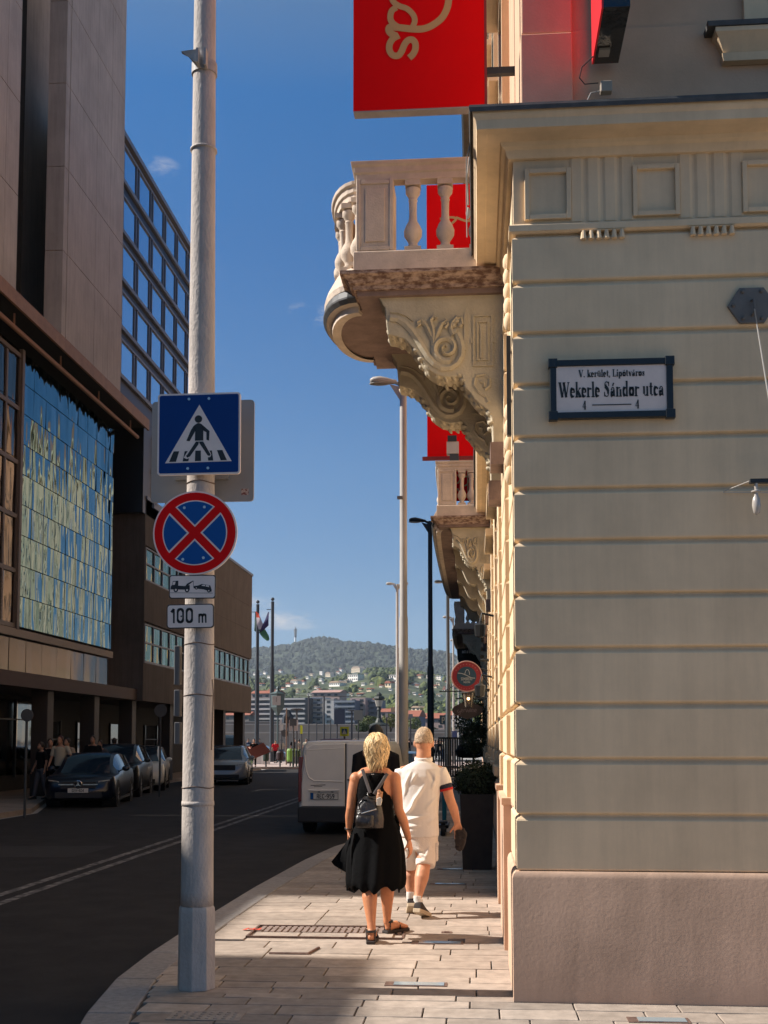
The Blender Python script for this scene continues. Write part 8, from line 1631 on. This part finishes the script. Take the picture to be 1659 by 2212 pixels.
# television tower and masts on the hill
tb = at(638, 1404, 5900); tt = at(639, 1354, 5900); hg = tt.z - tb.z
r = empty('television_tower', (tb.x, 5900, tb.z - 20), 'white concrete television tower with a dark antenna head on the hill crest', 'tower')
m = MB(); m.lathe([(8, -30), (7.5, 0), (6, hg * .55)], (tb.x, 5900, tb.z), 14); m.build('shaft', mat('tower_concrete', (.85, .85, .84), .8), r)
m = MB(); m.lathe([(5.0, hg * .52), (6.5, hg * .54), (6.5, hg * .70), (8, hg * .72), (8, hg * .80), (6, hg * .81), (9, hg * .84), (9, hg * .90), (4, hg * .91), (2.2, hg * .95), (1, hg * 1.02)], (tb.x, 5900, tb.z), 14); m.build('antenna_head', mat('tower_dark', (.10, .10, .11), .7), r)
for i, (px, y0, y1) in enumerate(((692 - 5, 1372, 1392), (674, 1368, 1391), (700 - 1, 1368, 1392), (711 - 9, 1382, 1392), (645 + 3, 1378, 1402), (786 - 8, 1392, 1400), (602, 1393, 1405), (759, 1386, 1398))):
    a_, b_ = at(px, y1 + 4, 5900), at(px, y0, 5900); m = MB(); m.tube([a_, a_ * .6 + b_ * .4, b_], [2.2, 1.4, .6], 5); thing('radio_mast', m, mat('mast_grey', (.14, .12, .13), .7), ('slim mast left of the hill summit', 'slim mast nearest the summit on its left', 'tall lattice mast on the summit', 'short mast on the summit', 'thin mast just right of the television tower', 'short mast on the right shoulder of the hill', 'short mast left of the television tower', 'low mast between summit and right shoulder')[i], 'mast', 'masts on the hill crest')
cr_ = at(531, 1478, 1500); m = MB(); m.tube([(at(533, 1500, 1500).x, 1500, at(533, 1502, 1500).z), at(533, 1463, 1500)], 1.1, 4); m.tube([at(528, 1466, 1500), at(540, 1464, 1500)], .9, 4); thing('tower_crane', m, mat('crane_yellow', (.50, .26, .04), .6), 'ochre tower crane mast standing on the left slope', 'crane')
# ================================================================ air
hz = MB(); hz.box(-3600, 1500, -25, 7700, -3.2, 760); hm_ = bpy.data.materials.new('haze'); hm_.use_nodes = True; t_ = hm_.node_tree
t_.nodes.remove(t_.nodes['Principled BSDF']); pv = t_.nodes.new('ShaderNodeVolumePrincipled'); pv.inputs['Density'].default_value = 6.0e-5; pv.inputs['Color'].default_value = (.80, .88, .97, 1); pv.inputs['Anisotropy'].default_value = .25
t_.links.new(pv.outputs[0], t_.nodes['Material Output'].inputs['Volume']); h_ = hz.build('haze', hm_); h_['kind'] = 'stuff'
# ================================================================ pieces that are repeated on one thing become a part each
SPLIT = {'window_row': 'window', 'eyes': 'eye', 'trim': 'trim', 'strap': 'strap', 'plate_lamp': 'plate_lamp', 'mounting_rail': 'mounting_rail', 'mounting_blocks': 'mounting_block', 'rail': 'rail', 'windows': 'window', 'square_panels': 'square_panel', 'wire': 'wire', 'cable_trunking': 'cable_trunking', 'band': 'band', 'acanthus_leaves': 'acanthus_leaves'}
for o in list(COL.objects):
    st_ = o.name.split('.')[0]
    if o.type != 'MESH' or st_ not in SPLIT or o.parent is None: continue
    me = o.data; n = len(me.vertices); par = list(range(n))
    def find(a):
        while par[a] != a: par[a] = par[par[a]]; a = par[a]
        return a
    for e in me.edges: a, b = find(e.vertices[0]), find(e.vertices[1]); par[a] = b
    isl = {}
    for v in me.vertices: isl.setdefault(find(v.index), []).append(v.index)
    boxes = []
    for k_, vs in isl.items():
        cs = [me.vertices[i].co for i in vs]; lo = [min(c[a] for c in cs) for a in range(3)]; hi = [max(c[a] for c in cs) for a in range(3)]; boxes.append([lo, hi, [k_]])
    if len(boxes) > 130: continue
    merged = True; thr = .0 if st_ in ('window_row', 'windows', 'eyes') else .5
    while merged:
        merged = False
        for i in range(len(boxes)):
            for j in range(i + 1, len(boxes)):
                A_, B_ = boxes[i], boxes[j]; gap = math.sqrt(sum(max(0, A_[0][a] - B_[1][a], B_[0][a] - A_[1][a]) ** 2 for a in range(3))); sz = max(max(A_[1][a] - A_[0][a], B_[1][a] - B_[0][a]) for a in range(3))
                if gap <= max(.002, thr * sz):
                    boxes[i] = [[min(A_[0][a], B_[0][a]) for a in range(3)], [max(A_[1][a], B_[1][a]) for a in range(3)], A_[2] + B_[2]]; boxes.pop(j); merged = True; break
            if merged: break
    if len(boxes) < 2: o.name = SPLIT[st_]; continue
    lab = {}
    for g_, b_ in enumerate(boxes):
        for k_ in b_[2]: lab[k_] = g_
    faces = [[] for _ in boxes]
    for p_ in me.polygons: faces[lab[find(p_.vertices[0])]].append(p_)
    for fs_ in faces:
        if not fs_: continue
        ix = {}; vs = []
        for p_ in fs_:
            for v in p_.vertices:
                if v not in ix: ix[v] = len(vs); vs.append(tuple(me.vertices[v].co))
        m2 = bpy.data.meshes.new(SPLIT[st_]); m2.from_pydata(vs, [], [tuple(ix[v] for v in p_.vertices) for p_ in fs_])
        for q in me.materials: m2.materials.append(q)
        m2.polygons.foreach_set('material_index', [p_.material_index for p_ in fs_]); m2.polygons.foreach_set('use_smooth', [p_.use_smooth for p_ in fs_])
        o2 = bpy.data.objects.new(SPLIT[st_], m2); COL.objects.link(o2); o2.parent = o.parent; o2.location = o.location; o2.rotation_euler = o.rotation_euler
        for md in o.modifiers:
            if md.type == 'BEVEL': b2 = o2.modifiers.new('bevel', 'BEVEL'); b2.width = md.width; b2.segments = 2; b2.limit_method = 'ANGLE'; b2.angle_limit = md.angle_limit
    bpy.data.objects.remove(o)
